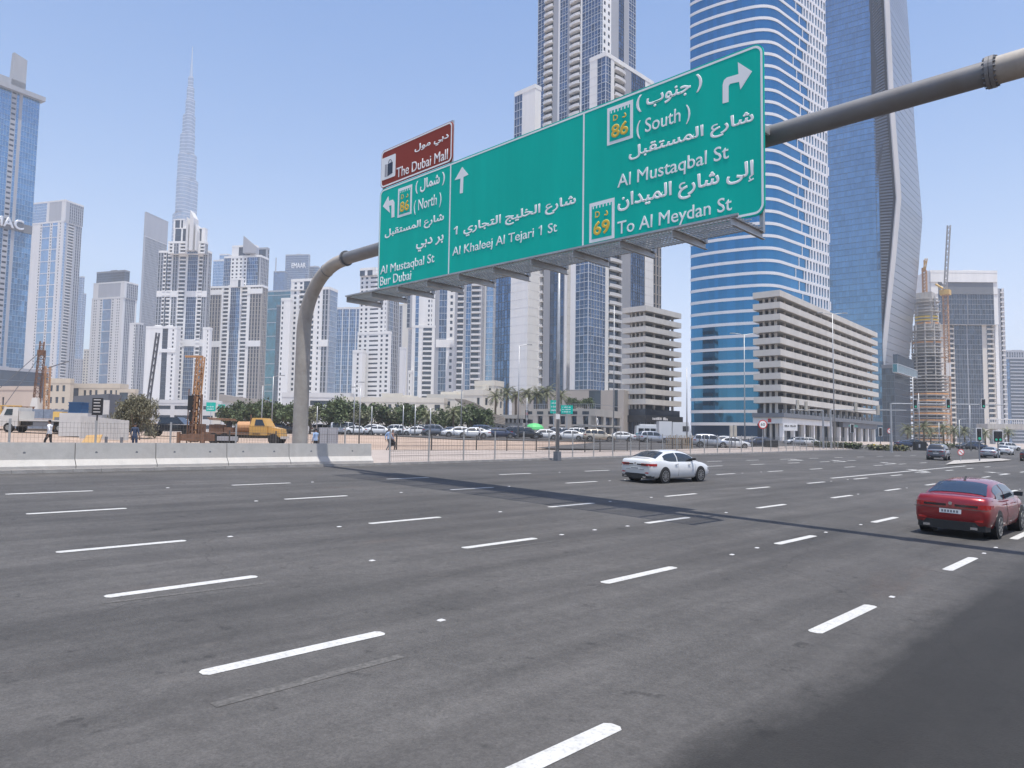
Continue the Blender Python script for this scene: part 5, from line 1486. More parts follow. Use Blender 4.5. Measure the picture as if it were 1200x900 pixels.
def place(o, P, head, z=None, label=None, group=None, tilt=True):
    """head: direction (x, y) the car faces"""
    a = atan2(-head[0], head[1])
    o.location = (P[0], P[1], (gz(P[0]) if z is None else z))
    nrm = Vector((K, 0, 1)).normalized() if -80 < P[0] < 10 and tilt else Vector((0, 0, 1))
    q = Vector((0, 0, 1)).rotation_difference(nrm)
    from mathutils import Quaternion
    o.rotation_mode = 'QUATERNION'
    o.rotation_quaternion = q @ Quaternion((0, 0, 1), a)
    if label: o['label'] = label
    if group: o['group'] = group
    return o
# cars driving on the road
o = make_car('sedan', PW, 'white sedan driving away in the middle lanes, just past the shadow of the sign')
q = MB(); q.box(-.5, .5, -2.462, -2.40, 0.60, 0.62); q.build('chrome_strip', CHROME, o)
place(o, (-18.9, 30.7), (.07, 1))
o = make_car('kink', PR, 'shiny red sedan with dark windows driving away near the right picture edge', glass=CAR_GLASSL)
q = MB(); q.bar((0, -.95, 1.42), (0, -.78, 1.53), .05, .02); q.build('roof_fin', BLACK, o)
place(o, (-4.95, 24.1), (0.02, 1))
pm_ = thing if False else None
o = make_car('suv', PG, 'dark grey suv with tinted rear window waiting in the left-turn lane', detail=True)
place(o, (-21.9, 91.5), (-.12, 1))
o = make_car('kink', PS, 'silver sedan braking behind the traffic island, right of the grey suv')
place(o, (-21.2, 114), (-.05, 1))
o = make_car('sedan', PK, 'black car cut off by the right picture edge at the junction')
place(o, (-15.9, 108.5), (0, 1))
o = make_car('kink', PW, 'small white sedan far ahead between the silver and the black car', detail=False)
place(o, (-24.3, 142), (0, 1))
# parked and queueing cars
PROTO = {}
def car(kind, P):
    key = (kind, P.name)
    if key not in PROTO: PROTO[key] = make_car(kind, P, 'x', detail=False); return PROTO[key]
    return copy_tree(PROTO[key])
COLN = {PW: 'white', PS: 'silver', PK: 'black', PG: 'grey', PB: 'dark blue', PBG: 'beige'}
KN = {'sedan': 'saloon', 'kink': 'compact saloon', 'suv': 'off-roader', 'van': 'van'}
ROW = [  # px, row of the wheels, kind, paint, facing (+1 right / -1 left), what it stands by
 (309, 505.5, 'van', PW, 1, 'right behind the orange flatbed truck'), (328, 506, 'suv', PK, 1, 'behind the bonnet of the orange flatbed truck'),
 (341, 505, 'suv', PK, -1, 'half hidden by the gantry pole'), (381, 504, 'suv', PW, 1, 'right of the gantry pole under the tree row'), (394, 505, 'suv', PK, 1, 'first dark one right of the gantry pole'),
 (406, 505.5, 'van', PW, 1, 'boxy one between dark off-roader and white saloons'), (420, 506, 'sedan', PW, 1, 'next to the boxy van under the trees'), (433, 507, 'suv', PW, -1, 'in the white row right of the lamp posts'),
 (446, 508, 'sedan', PW, 1, 'left of the walking couple'), (461, 506.5, 'suv', PW, -1, 'behind the walking couple'), (474, 508, 'sedan', PW, 1, 'right beside the walking couple'), (487, 509, 'kink', PW, -1, 'facing left, before the dark cars'),
 (499, 509.5, 'suv', PK, 1, 'at the start of the dark group'), (513, 510, 'suv', PG, 1, 'in the middle of the dark group'), (528, 509, 'sedan', PG, -1, 'at the end of the dark group'), (537, 512.5, 'sedan', PW, -1, 'front row, left of the person on foot'),
 (554, 513.5, 'sedan', PW, -1, 'front row, behind the person on foot'), (570, 512, 'suv', PB, 1, 'under the orange billboard'), (585, 513.5, 'sedan', PB, 1, 'right of the orange billboard'), (599, 511, 'suv', PK, -1, 'before the colonnade shops'),
 (617, 514.5, 'suv', PK, 1, 'before the green canopy'), (636, 515, 'sedan', PW, -1, 'right of the green canopy'), (650, 513, 'kink', PW, 1, 'behind the thick lamp post'), (667, 516, 'sedan', PW, -1, 'right of the thick lamp post'),
 (681, 514, 'suv', PW, 1, 'left of the metal carport'), (702, 517.5, 'suv', PBG, 1, 'under the metal carport'), (726, 517, 'sedan', PW, -1, 'between carport and the minibus'),
 (765, 519.5, 'suv', PS, 1, 'in front of the minibus with the teal stripe'), (833, 525, 'suv', PS, 1, 'broad one behind the fence before the banded tower'), (851, 523, 'sedan', PW, 1, 'right of the broad silver one'),
 (858, 525.5, 'kink', PW, 1, 'beside the double-armed lamp post'), (889, 524, 'sedan', PB, -1, 'behind the speed limit sign'), (934, 523, 'sedan', PS, -1, 'below the white notice board'), (948, 522, 'kink', PW, 1, 'beside the hedge at the garage shops'),
 (1062, 521.5, 'sedan', PB, 1, 'beyond the hedge right of the signal mast'), (1073, 521, 'suv', PK, 1, 'beyond the junction, left of the dark utility box'), (1134, 523.5, 'sedan', PK, -1, 'crossing behind the grey suv'),
 (1143, 524, 'suv', PB, 1, 'crossing between grey suv and silver sedan'), (1183, 522, 'suv', PW, 1, 'far end of the road under the footbridge'),
 (415, 501.5, 'sedan', PW, 1, 'back row below the tree row, left part'), (452, 502.5, 'kink', PS, -1, 'back row below the tree row, centre'), (507, 504, 'sedan', PBG, 1, 'back row behind the dark group'), (545, 505, 'sedan', PW, -1, 'back row behind the front white pair'), (660, 508, 'suv', PG, 1, 'back row before the shop with the dark door')]
for px, py, kind, P, fc, where in ROW:
    o = car(kind, P); p = G(px, py)
    if px > 1050: p = GD(px, 160 + px % 9)
    elif px in (934, 948): p = GD(px, 136)
    elif p.length > 128 or p.y < 0: p = GD(px, 112 + (510 - py) * 3.0 + (px % 5) * 1.5)
    a = radians(random.uniform(-14, 14)); hv = R2 * cos(a) * fc + H2 * sin(a)
    place(o, p, hv, z=gz(p.x) + .03, label='%s %s parked %s' % (COLN[P], KN[kind], where), group='cars parked beyond the fence')
# ---------------------------------------------------------------- low buildings at the foot of the towers
t = tower('cream arcaded low-rise hotel building behind the construction yard', 330, 110, 460, 'building', 'arcaded_building', None)
mass(t, 330, 140, 460, 80, L=[(120, 'P'), (116, 'W'), (96, 'P'), (92, 'W'), (80, 'D'), (78, 'W'), (52, 'P')], R=[(150, 'P')], ytop=455, fh=5.0, wall=BEIGE, parapet=1.6)
mass(t, 326, 82, 460, 80, L=[(78, 'W'), (56, 'P')], R=[(86, 'W')], ytop=449, fh=5.0, wall=BEIGE, parapet=1.6)
mass(t, 320, 158, 460, 80, L=[(150, 'P'), (140, 'D')], R=[(162, 'W')], ytop=460, fh=5.0, wall=BEIGE, parapet=1.0)
t = tower('plain beige flat-roofed building behind the white flatbed truck', 210, 20, 470, 'building', 'low_building', None)
mass(t, 210, 41, 470, 78, L=[(6, 'W'), (1, 'P'), (-40, 'W')], R=[(44, 'W')], ytop=457, fh=8, wall=wallm('sand_wall', (0.60, 0.50, 0.42)), parapet=.6)
t = tower('long pale podium at the foot of the stepped white towers, left of the gantry pole', 360, 300, 470, 'building', 'podium_building', None)
mass(t, 360, 258, 470, 84, L=[(236, 'S'), (225, 'W'), (180, 'S')], R=[(262, 'W')], ytop=473, fh=5, wall=OFFW)
mass(t, 352, 345, 470, 84, L=[(320, 'S'), (290, 'W'), (250, 'S')], R=[(350, 'W')], ytop=481, fh=5, wall=CREAM)
t = thing('curved_roof_pavilion', tuple(GD(280, 300)), 'pavilion with a wide curved brown roof left of the gantry pole', 'pavilion')
b = MB(); P0 = GD(255, 300); P1 = GD(303, 300); zt = height_at(P0, 465)
for i in range(12):
    u0, u1 = i / 12, (i + 1) / 12
    a = P0.lerp(P1, u0); c = P0.lerp(P1, u1); za = zt + 1.2 * (1 - u0) ** 2 - .6 * u0; zc = zt + 1.2 * (1 - u1) ** 2 - .6 * u1
    n = Vector((H2.x, H2.y, 0)) * 12
    b.hexa([(a.x, a.y, za - 2.9 + 1.5 * u0), (c.x, c.y, zc - 2.9 + 1.5 * u1), (c.x + n.x, c.y + n.y, zc - 2.6), (a.x + n.x, a.y + n.y, za - 2.6), (a.x, a.y, za), (c.x, c.y, zc), (c.x + n.x, c.y + n.y, zc), (a.x + n.x, a.y + n.y, za)])
b.build('roof', TAUPE, t)
b = MB(); b.obox(P0.xy, R2, -H2, 1, (P1 - P0).length - 1, -11, -1, 2, zt - 1.5); b.build('wall', OFFW, t)
t = tower('long cream podium with small windows behind the tree row, right of the pole', 250, 470, 480, 'building', 'podium_building', None)
mass(t, 250, 520, 480, 84, L=[(505, 'P'), (500, 'W'), (478, 'P'), (470, 'W'), (452, 'P'), (440, 'W'), (400, 'P')], R=[(524, 'W')], ytop=472, fh=4.4, wall=CREAM)
mass(t, 262, 560, 480, 84, L=[(545, 'P'), (530, 'W'), (500, 'P')], R=[(566, 'W')], ytop=468, fh=4.4, wall=CREAM)
mass(t, 270, 410, 480, 84, L=[(390, 'W'), (360, 'S'), (330, 'W')], R=[(414, 'W')], ytop=466, fh=4.4, wall=OFFW)
t = tower('cream stepped building blocks behind the sweeping dark canopy', 230, 565, 470, 'building', 'stepped_building', None)
mass(t, 230, 579, 470, 60, L=[(565, 'P'), (556, 'W')], R=[(590, 'P')], ytop=452, fh=4.2, wall=CREAM)
mass(t, 225, 566, 475, 60, L=[(556, 'P'), (543, 'W')], R=[(582, 'P')], ytop=463, fh=4.2, wall=CREAM)
# shop podium with palms on its terrace
SHOPW = wallm('shop_podium_stone', (0.42, 0.39, 0.35), 0.10)
t = thing('shop_podium', tuple(GD(697, 168)), 'stone-clad two-storey shop podium with a palm terrace on top', 'building')
a = radians(64); U = R2 * cos(a) + H2 * sin(a); V = -R2 * sin(a) + H2 * cos(a); Cp = corner(697, 500, 168)
wL = isect(Cp, V, 610, 500); wR = isect(Cp, U, 729, 500); zr = height_at(Cp, 479); z2 = height_at(Cp, 487.5); z3 = height_at(Cp, 497.5); z4 = height_at(Cp, 500)
b = MB()
for (A, N, w) in ((V, -U, wL), (U, -V, wR)):
    b.obox(Cp, A, N, .011, w, -1, 0, z2, zr); b.obox(Cp, A, N, .011, w, -1, -.06, z4, z3 + .004)
b.build('wall', SHOPW, t)
for (A, N, w, n) in ((V, -U, wL, 6), (U, -V, wR, 3)):
    for k in range(n + 1):
        s = (w - 1.6) * k / n
        q = MB(); q.obox(Cp, A, N, s + .02, s + 1.6, -.95, -.02, 2, z2); q.build('pier', SHOPW, t)
        if k < n:
            s1 = (w - 1.6) * (k + 1) / n
            for zz0, zz1 in ((z3, z2), (2, z4)):
                m = 3
                for j in range(m):
                    q = MB(); q.obox(Cp, A, N, s + 1.6 + (s1 - s - 1.6) * j / m + .06, s + 1.6 + (s1 - s - 1.6) * (j + 1) / m - .06, -.8, -.7, zz0 + .05, zz1 - .05)
                    q.build('pane', GROUND_GLASS if zz0 < 3 else GMID, t)
            if A is V:
                for f in (.25, .75):
                    q = MB(); ss = s + 1.6 + (s1 - s - 1.6) * f; q.obox(Cp, A, N, ss - .5, ss + .5, .01, .03, z2 + .4, z2 + 1.1); q.build('clerestory', GDARK, t)
q = MB(); q.prism([tuple(Cp + U * s + V * r) for s, r in ((1, 1), (wR, 1), (wR, wL), (1, wL))], 2, zr - .2); q.build('core', DGREY, t)
q = MB()
for k in range(41): q.obox(Cp, V, -U, wL * k / 40 - .03 + .05, wL * k / 40 + .08, -.4, -.34, zr, zr + 1.1)
q.obox(Cp, V, -U, 0, wL, -.42, -.32, zr + 1.1, zr + 1.18); q.obox(Cp, U, -V, 0, wR, -.42, -.32, zr + 1.1, zr + 1.18)
q.build('terrace_railing', GALV, t, 'stuff')
q = MB(); q.obox(Cp, V, -U, wL * .27, wL * .12, .02, .12, z3 - 1.9, z3 - .4); q.build('sign_board', BLACK, t)
q = MB(); q.obox(Cp, V, -U, wL * .26, wL * .13, .13, .16, z3 - 1.6, z3 - .7); q.build('sign_face', WHITE, t)
text('lettering', '0', t, WPAINT, tuple(Cp + U * 1.0 - V * .08) + (z3 - .2,), (U.x, U.y, 0), (0, 0, 1), 1.1, 1.7, ext=.04)
text('lettering', '7', t, WPAINT, tuple(Cp + U * 1.0 - V * .08) + (z3 - 2.6,), (U.x, U.y, 0), (0, 0, 1), 1.1, 1.7, ext=.04)
TERR = zr
# upper terrace wall behind the palms
t = tower('taupe terrace storey at the foot of the white apartment cluster', 215, 733, 470, 'building', 'terrace_storey', None)
mass(t, 212, 731, 470, 60, L=[(724, 'W'), (720, 'D'), (704, 'W'), (690, 'D'), (640, 'W'), (625, 'D'), (600, 'W')], R=[(737, 'W')], ytop=457, fh=5, wall=wallm('taupe_stone', (0.40, 0.36, 0.32)), roof=False)
# colonnade with slanted roof
t = thing('shop_colonnade', tuple(GD(585, 160)), 'shaded shop colonnade with vertical fins left of the stone podium', 'building')
P0 = GD(574, 160); P1 = GD(613, 158); A = Vector((P1.x - P0.x, P1.y - P0.y)); w = A.length; A = A.normalized(); N = Vector((A.y, -A.x)); zt = height_at(P0, 486); zm = height_at(P0, 499)
b = MB(); b.obox(P0.xy, A, N, 0, w, -9, .6, zt - .8, zt); b.obox(P0.xy, A, N, 0, w, -9, 0, zm, zm + .7); b.build('roof_slab', SHOPW, t)
b = MB(); b.obox(P0.xy, A, N, .1, w - .1, -8.9, -3, 2, zt - .81); b.build('shopfront', GROUND_GLASS, t)
for k in range(8):
    s = w * (k + .3) / 8; b = MB(); b.obox(P0.xy, A, N, s, s + .5, -.5, .3, zm + .7, zt - .8); b.obox(P0.xy, A, N, s, s + .5, -.5, .1, 2, zm); b.build('fin', SHOPW, t)
# sweeping canopy
t = thing('swept_canopy', tuple(GD(560, 150)), 'sweeping dark slatted canopy rising to a point above the tree row', 'canopy')
DARKW = mat('dark_timber', (0.11, 0.095, 0.08), 0.8, var=.2)
top_ = [(533, 467), (545, 468), (556, 471.5), (568, 478), (580, 485.5), (592, 488)]; bot_ = [(534, 468.5), (541, 474), (552, 482), (566, 491), (580, 496), (592, 498)]
Pt = [atD(x, y, 150 + i * 2) for i, (x, y) in enumerate(top_)]; Pb = [atD(x, y, 143 + i * 2) for i, (x, y) in enumerate(bot_)]
for i in range(len(Pt) - 1):
    for k in range(6):
        u0, u1 = k / 6, (k + .72) / 6; b = MB()
        c = [Pt[i].lerp(Pb[i], u0), Pt[i + 1].lerp(Pb[i + 1], u0), Pt[i + 1].lerp(Pb[i + 1], u1), Pt[i].lerp(Pb[i], u1)]
        dn = Vector((0, 0, -.12)); b.hexa([q_ + dn for q_ in c] + c); b.build('slat', DARKW, t)
b = MB()
for i in (3, 5):
    p = Pt[i]; b.tube([(p.x, p.y, 2.3), tuple(p)], .2, 6)
b.build('post', GALV, t, 'stuff')
# shade sail and green canopy, billboards, totem
def board_on_posts(name, label, px, py, D, w, h, z0, m, cat='sign', tcol=None, yaw=0.0, thick=.12, posts=True):
    P = GD(px, D) if py is None else G(px, py)
    t = thing(name, tuple(P), label, cat)
    A = R2 * cos(yaw) + H2 * sin(yaw); N = Vector((A.y, -A.x)); O = P.xy - A * (w / 2)
    b = MB(); b.obox(O, A, N, 0, w, -thick, 0, P.z + z0, P.z + z0 + h); b.build('panel', m, t)
    if posts:
        for s in ((.15, .85) if w > .9 else (.5,)):
            b = MB(); b.tube([(O.x + A.x * w * s - N.x * (thick + .05), O.y + A.y * w * s - N.y * (thick + .05), P.z), (O.x + A.x * w * s - N.x * (thick + .05), O.y + A.y * w * s - N.y * (thick + .05), P.z + z0 + h * .9)], .05, 6); b.build('post', GALV, t)
    return t, O, A, N, P
BILL = mat('orange_poster', (0.55, 0.20, 0.06), .6, var=.4, scale=2); BILLB = mat('blue_poster', (0.04, 0.10, 0.25), .6, var=.3, scale=2)
board_on_posts('billboard', 'tall orange and red advertising board before the colonnade shops', 568, None, 135, .95, 2.6, .5, BILL)
board_on_posts('billboard', 'narrow dark blue advertising board beside the orange one', 573.5, None, 136, .7, 2.6, .5, BILLB)
t, O, A, N, P = board_on_posts('totem_sign', 'black vertical totem sign left of the green canopy', 617, None, 140, .55, 4.6, .6, BLACK)
for k in range(4):
    b = MB(); b.obox(O, A, N, .12, .43, .005, .03, P.z + 1.2 + k, P.z + 1.7 + k); b.build('emblem', RED if k in (0, 3) else WHITE, t)
t = thing('green_canopy', tuple(GD(626, 130)), 'bright green rounded canopy over the parked cars', 'canopy')
P = GD(626, 130); GCAN = mat('green_fabric', (0.10, 0.48, 0.16), .6, var=.1)
b = MB(); n = 14; zc = P.z + 1.35
for i in range(4):
    for k in range(n):
        def q(ii, kk):
            th = pi / 2 * ii / 4; a = 2 * pi * kk / n; rib = 1 - .04 * (kk % 2)
            return (P.x + R2.x * 1.75 * cos(th) * cos(a) * rib + H2.x * 1.75 * cos(th) * sin(a), P.y + R2.y * 1.75 * cos(th) * cos(a) * rib + H2.y * 1.75 * cos(th) * sin(a), zc + 1.15 * sin(th))
        b.quad(q(i, k), q(i, k + 1), q(i + 1, k + 1), q(i + 1, k))
b.build('fabric', GCAN, t)
b = MB(); b.tube([(P.x, P.y, P.z), (P.x, P.y, zc + 1.1)], .06, 6); b.build('pole', GALV, t)
t = thing('carport', tuple(G(702, 517)), 'corrugated metal carport roof on thin posts in the car park', 'carport')
P = G(702, 517); b = MB()
for k in range(22):
    u = (k - 11) * .28; b.obox(P.xy, R2, -H2, u, u + .2, -2.2, 2.2, P.z + 2.35 - .02 * k, P.z + 2.42 - .02 * k)
b.build('corrugated_roof', GALV, t, 'stuff')
for u in (-2.9, 2.9):
    for v in (-2, 2): b = MB(); b.obox(P.xy, R2, -H2, u, u + .08, v, v + .08, P.z, P.z + 2.3); b.build('post', GALV, t)
b = MB(); b.obox(P.xy, R2, -H2, -3.1, 3.1, -2.25, 2.25, P.z + 2.1, P.z + 2.14); b.build('roof_frame', GALV, t)

# ---------------------------------------------------------------- fences along the kerb
GP = mat('fence_post_steel', (0.40, 0.40, 0.39), .6, .3, var=.15); WIRE = mat('fence_wire', (0.16, 0.15, 0.14), .7, .3)
DPOST = mat('dark_fence_post', (0.07, 0.065, 0.06), .7)
def fence_run(label, pts, h, pm, dz, spacing, r=.045, wires=(22, 9), wm=WIRE, rails=()):
    t = thing('mesh_fence', (pts[0][0], pts[0][1], gz(pts[0][0])), label, 'fence')
    tot = []; 
    for (x0, y0), (x1, y1) in zip(pts, pts[1:]):
        L = sqrt((x1 - x0) ** 2 + (y1 - y0) ** 2); n = max(1, round(L / spacing))
        tot += [(x0 + (x1 - x0) * i / n, y0 + (y1 - y0) * i / n) for i in range(n)]
    tot.append(pts[-1])
    b = MB(); b.tube([(0, 0, -.1), (0, 0, h)], r, 8); pme = b.mesh('post', [pm])
    for (x, y) in tot:
        o = put('post', pme, t, loc=(x - t.location.x, y - t.location.y, gz(x) + dz - t.location.z))
        o.rotation_euler = (random.uniform(-.012, .012), random.uniform(-.012, .012), 0)
    for (x0, y0), (x1, y1) in zip(tot, tot[1:]):
        b = MB(); za, zb_ = gz(x0) + dz, gz(x1) + dz
        for i in range(1, wires[0]):
            u = i / wires[0]; x = x0 + (x1 - x0) * u; y = y0 + (y1 - y0) * u; z = za + (zb_ - za) * u
            b.bar((x, y, z + .06), (x, y, z + h - .08), .006)
        for k in range(wires[1]):
            hh = .08 + (h - .2) * k / (wires[1] - 1); b.bar((x0, y0, za + hh), (x1, y1, zb_ + hh), .007)
        for hh, w in rails: b.bar((x0, y0, za + hh), (x1, y1, zb_ + hh), w)
        b.build('wire_panel', wm, t, 'stuff')
    return t
fence_run('galvanised mesh fence standing behind the row of concrete barriers', [(-34.6, -8), (-34.4, 23)], 1.85, GP, .1, 3.05)
fence_run('galvanised mesh fence along the kerb from the last barrier to the junction', [(x - .42, y) for x, y in ((-31.65, 24.3), (-33.3, 42), (-35.2, 62), (-36.4, 80), (-38.2, 97), (-40.2, 116))], 1.80, GP, .1, 3.05, rails=((.62, .022), (.35, .022), (.9, .018)))
fence_run('lower fence with dark posts at the edge of the sand lot', [(-46, 22), (-43.6, 37), (-43.2, 41.4), (-40.8, 46), (-39.2, 50.5), (-41.3, 62), (-47, 90), (-49, 112)], 1.25, DPOST, .05, 3.3, .05, (16, 5), rails=((1.1, .02),))

# ---------------------------------------------------------------- lamp posts, masts, signals
def lamp_post(px, py, ytop, label, double=False, arm=1.6, r=.09, D=None, base=False, side=1, group='street lamps'):
    P = G(px, py) if D is None else GD(px, D)
    h = height_at(P, ytop) - P.z
    t = thing('street_lamp', tuple(P), label, 'street lamp', group)
    b = MB(); b.tube([(P.x, P.y, P.z), (P.x, P.y, P.z + h * .5), (P.x, P.y, P.z + h)], [r, r * .8, r * .6], 10); b.build('pole', GALV, t, smooth=True)
    if base:
        b = MB(); b.box(P.x - .19, P.x + .19, P.y - .19, P.y + .19, P.z, P.z + .62); b.build('base', DGREY, t)
        b = MB(); b.obox(P.xy, R2, -H2, -.14, .14, r, r + .03, P.z + 2.8, P.z + 3.15); b.build('tag_plate', WHITE, t)
    for s in ((1, -1) if double else (side,)):
        if arm <= 0: continue
        e = Vector((R2.x, R2.y, 0)) * (s * arm) + Vector((0, 0, .15))
        b = MB(); b.tube([Vector((P.x, P.y, P.z + h - .1)), Vector((P.x, P.y, P.z + h - .1)) + e * .5 + Vector((0, 0, .1)), Vector((P.x, P.y, P.z + h)) + e], r * .45, 6); b.build('arm', GALV, t)
        b = MB(); c = Vector((P.x, P.y, P.z + h)) + e; b.obox(c.xy, R2 * s, -H2, -.1, .65, -.14, .14, c.z - .05, c.z + .08); b.build('lamp_head', GALV, t)
    return t
lamp_post(653, 540, 284, 'thick grey lamp post with dark base at the fence below the walkway', False, 0, .145, base=True, group=None)
for px, py, yt, D, dbl, arm, lab in (
    (607, 506, 405, 105, False, 1.2, 'thin lamp post before the white tower wall with small windows'),
    (540, 508, 425, 112, False, 0, 'bare thin post before the swept canopy'), (504, 506, 478, 104, False, 0, 'short post before the dark parked cars'),
    (486, 506, 475, 106, False, 0, 'short post before the long cream podium'), (472, 506, 475, 108, False, 0, 'short post right of the stepped slot-window tower'),
    (435, 506, 476, 108, False, 0, 'short post beside the white parked row'), (421, 506, 455, 110, False, .8, 'grey post before the left edge of the slot-window tower'),
    (414, 506, 449, 112, False, .8, 'taller post just left of the slot-window tower'), (371, 505, 476, 112, False, 0, 'short post right next to the gantry pole'),
    (306, 503, 452, 118, False, .7, 'thin lamp post left of the gantry pole behind the truck'), (318, 503, 441, 122, False, 1.2, 'thin lamp post with a hooked arm close to the gantry pole'),
    (805, 521, 431, 100, False, 0, 'thin lamp post at the left edge of the banded tower'), (873, 522, 392, 110, True, 1.5, 'double-armed lamp post before the banded tower'),
    (978, 526, 368, 110, True, 1.6, 'tall double-armed lamp post before the large parking garage'), (1071.5, 520, 442, 135, False, .9, 'lamp post behind the first overhead traffic light'),
    (1078, 520, 461, 150, False, 0, 'slim grey post right of the first overhead traffic light'), (1101, 520, 495, 150, False, 0, 'short post under the palms'), (1125, 521, 492, 150, False, .6, 'short lamp post under the palms near the crane'),
    (1138, 521, 474, 140, False, 0, 'thicker grey post before the framed tower'), (719, 513, 358, 130, False, 0, 'tall white mast before the rounded balconies'), (617, 507, 466, 118, False, 0, 'thin post beside the terrace palms')):
    lamp_post(px, py, yt, lab, dbl, arm, .10 if D < 115 else .11, D=D, side=-1 if px in (421,) else 1)
HOUS = mat('signal_housing', (0.02, 0.02, 0.022), .5); LENS = mat('dark_signal_lens', (0.03, 0.03, 0.035), .2); BORD = mat('signal_border_white', (0.72, 0.72, 0.72), .5); BEI = mat('signal_back_beige', (0.45, 0.42, 0.36), .6)
GRN = bpy.data.materials.new('lit_green_lens'); GRN.use_nodes = True
GRN.node_tree.nodes['Principled BSDF'].inputs['Base Color'].default_value = (.02, .3, .2, 1); GRN.node_tree.nodes['Principled BSDF'].inputs['Emission Color'].default_value = (.1, 1, .65, 1); GRN.node_tree.nodes['Principled BSDF'].inputs['Emission Strength'].default_value = .1
def signal(P, parent, w=.62, h=1.25, back=False, cols=1, lit=None, top_=None):
    """signal head with P at its centre, facing the approaching cars"""
    b = MB(); O = P.xy; Nf = -H2
    if back:
        b.obox(O, R2, Nf, -.18, .18, -.2, .2, P.z - h / 2, P.z + h / 2); b.build('signal_head', BEI, parent); return
    b.obox(O, R2, Nf, -w * cols / 2, w * cols / 2, .0, .05, P.z - h / 2, P.z + h / 2); o = b.build('backboard', BORD, parent)
    b = MB(); b.obox(O, R2, Nf, -w * cols / 2 + .09, w * cols / 2 - .09, -.15, .1, P.z - h / 2 + .09, P.z + h / 2 - .09); o = b.build('signal_head', HOUS, parent)
    for c in range(cols):
        for k in range(3):
            cx_ = (c - (cols - 1) / 2) * w * .82; q = MB(); cz = P.z + (1 - k) * h * .27
            A0 = Vector((O.x + R2.x * cx_ + Nf.x * .10, O.y + R2.y * cx_ + Nf.y * .10, cz)); q.tube([A0, A0 + Vector((Nf.x, Nf.y, 0)) * .04], h * .10, 12)
            q.build('lens', GRN if (lit and k == 2) else LENS, o)
def signal_mast(px, py, D, ya, label, heads, right=True, pr=.16, tip=None, mirror=()):
    P = G(px, py) if D is None else GD(px, D)
    za = height_at(P, ya)
    t = thing('traffic_light_mast', tuple(P), label, 'traffic light')
    b = MB(); b.tube([tuple(P), (P.x, P.y, za + .1)], [pr, pr * .8], 12); b.build('pole', GALV, t)
    A = R2
    wtip = isect(P.xy, A, tip, ya)
    b = MB(); b.tube([(P.x, P.y, za), (P.x + A.x * wtip, P.y + A.y * wtip, za + .05)], [pr * .6, pr * .4], 8); b.build('arm', GALV, t)
    for hp in heads:
        w = isect(P.xy, A, hp[0], ya); Q = Vector((P.x + A.x * w - H2.x * .22, P.y + A.y * w - H2.y * .22, za + (hp[2] if len(hp) > 2 else 0)))
        signal(Q, t, w=.66, h=1.45, back=hp[1], lit=(not hp[1]))
    return t
signal_mast(1045, 530, None, 473, 'traffic light mast with three black heads on its arm over the right lanes', [(1071.5, False), (1110, False, .1), (1151, False, .2)], tip=1176)
signal_mast(974, 526, 112, 480, 'traffic light mast with beige-backed heads on both arms before the large garage', [(1028, True), (1002, True, .5)], tip=1062)
signal_mast(965, 525, 112, 481, 'slim mast with short arm and two side-on signals before the large garage', [(934, True, .8), (944, True, .6)], tip=926)
for px, py, yc, cols, lab in ((999, 526, 502, 1, 'low traffic light on a post before the garage shops'), (1032, 527, 506, 1, 'low traffic light beside the hedge left of the big mast'), (1148, 541, 509.5, 1, 'low traffic light at the tip of the traffic island'),
                              (1170, 538, 511.5, 2, 'wide double-column traffic light at the end of the island'), (857, 526, 505.5, 0, 'side-on traffic light left of the speed limit sign'), (861.5, 526, 505, 0, 'second side-on traffic light in the pair beside the speed limit sign')):
    P = G(px, py); t = thing('traffic_light', tuple(P), lab, 'traffic light'); z = height_at(P, yc)
    b = MB(); b.tube([tuple(P), (P.x, P.y, z - .5)], .07, 8); b.build('pole', DGREY, t)
    signal(Vector((P.x, P.y, z)), t, w=.62, h=1.5, back=cols == 0, cols=max(1, cols), lit=cols > 0 and px > 1100)
def round_sign(px, py, yc, r, label, txt=None, nox=False):
    P = G(px, py); t = thing('round_traffic_sign', tuple(P), label, 'road sign'); z = height_at(P, yc)
    b = MB(); b.tube([tuple(P), (P.x, P.y, z + r)], .04, 8); b.build('pole', GALV, t)
    def disc(name, rr, n0, m):
        q = MB(); A0 = Vector((P.x - H2.x * n0, P.y - H2.y * n0, z)); q.tube([A0, A0 - Vector((H2.x, H2.y, 0)) * .012], rr, 24); q.build(name, m, t)
    disc('red_rim', r, .05, RED); disc('face', r * .78, .063, WHITE)
    if txt: text('lettering', txt, t, BLACK, (P.x - R2.x * r * .48 - H2.x * .078, P.y - R2.y * r * .48 - H2.y * .078, z - r * .33), (R2.x, R2.y, 0), (0, 0, 1), r * .96, r * .62, ext=.003)
    if nox:
        q = MB(); c = Vector((P.x - H2.x * .08, P.y - H2.y * .08, z)); q.bar(c + Vector((-R2.x, -R2.y, 1)) * r * .5, c + Vector((R2.x, R2.y, -1)) * r * .5, .07, .01, up=(H2.x, H2.y, 0)); q.build('bar', RED, t)
round_sign(894, 526, 497.3, .62, 'round red-rimmed 60 speed limit sign before the garage corner', '60')
round_sign(1043, 529, 505, .42, 'small round red-rimmed sign on the big signal mast', None, True)
round_sign(1126, 541.5, 530, .34, 'low round red-rimmed sign at the front of the traffic island', None, True)
t, O, A, N, P = board_on_posts('notice_board', 'white notice board on two legs left of the shop columns', 926.5, None, 108, 2.1, 1.1, 2.6, BORD)
smudge(t, BLACK, (O.x + A.x * .2 + N.x * .004, O.y + A.y * .2 + N.y * .004, P.z + 3.2), (A.x, A.y), 1.7, .25, 12, 5)
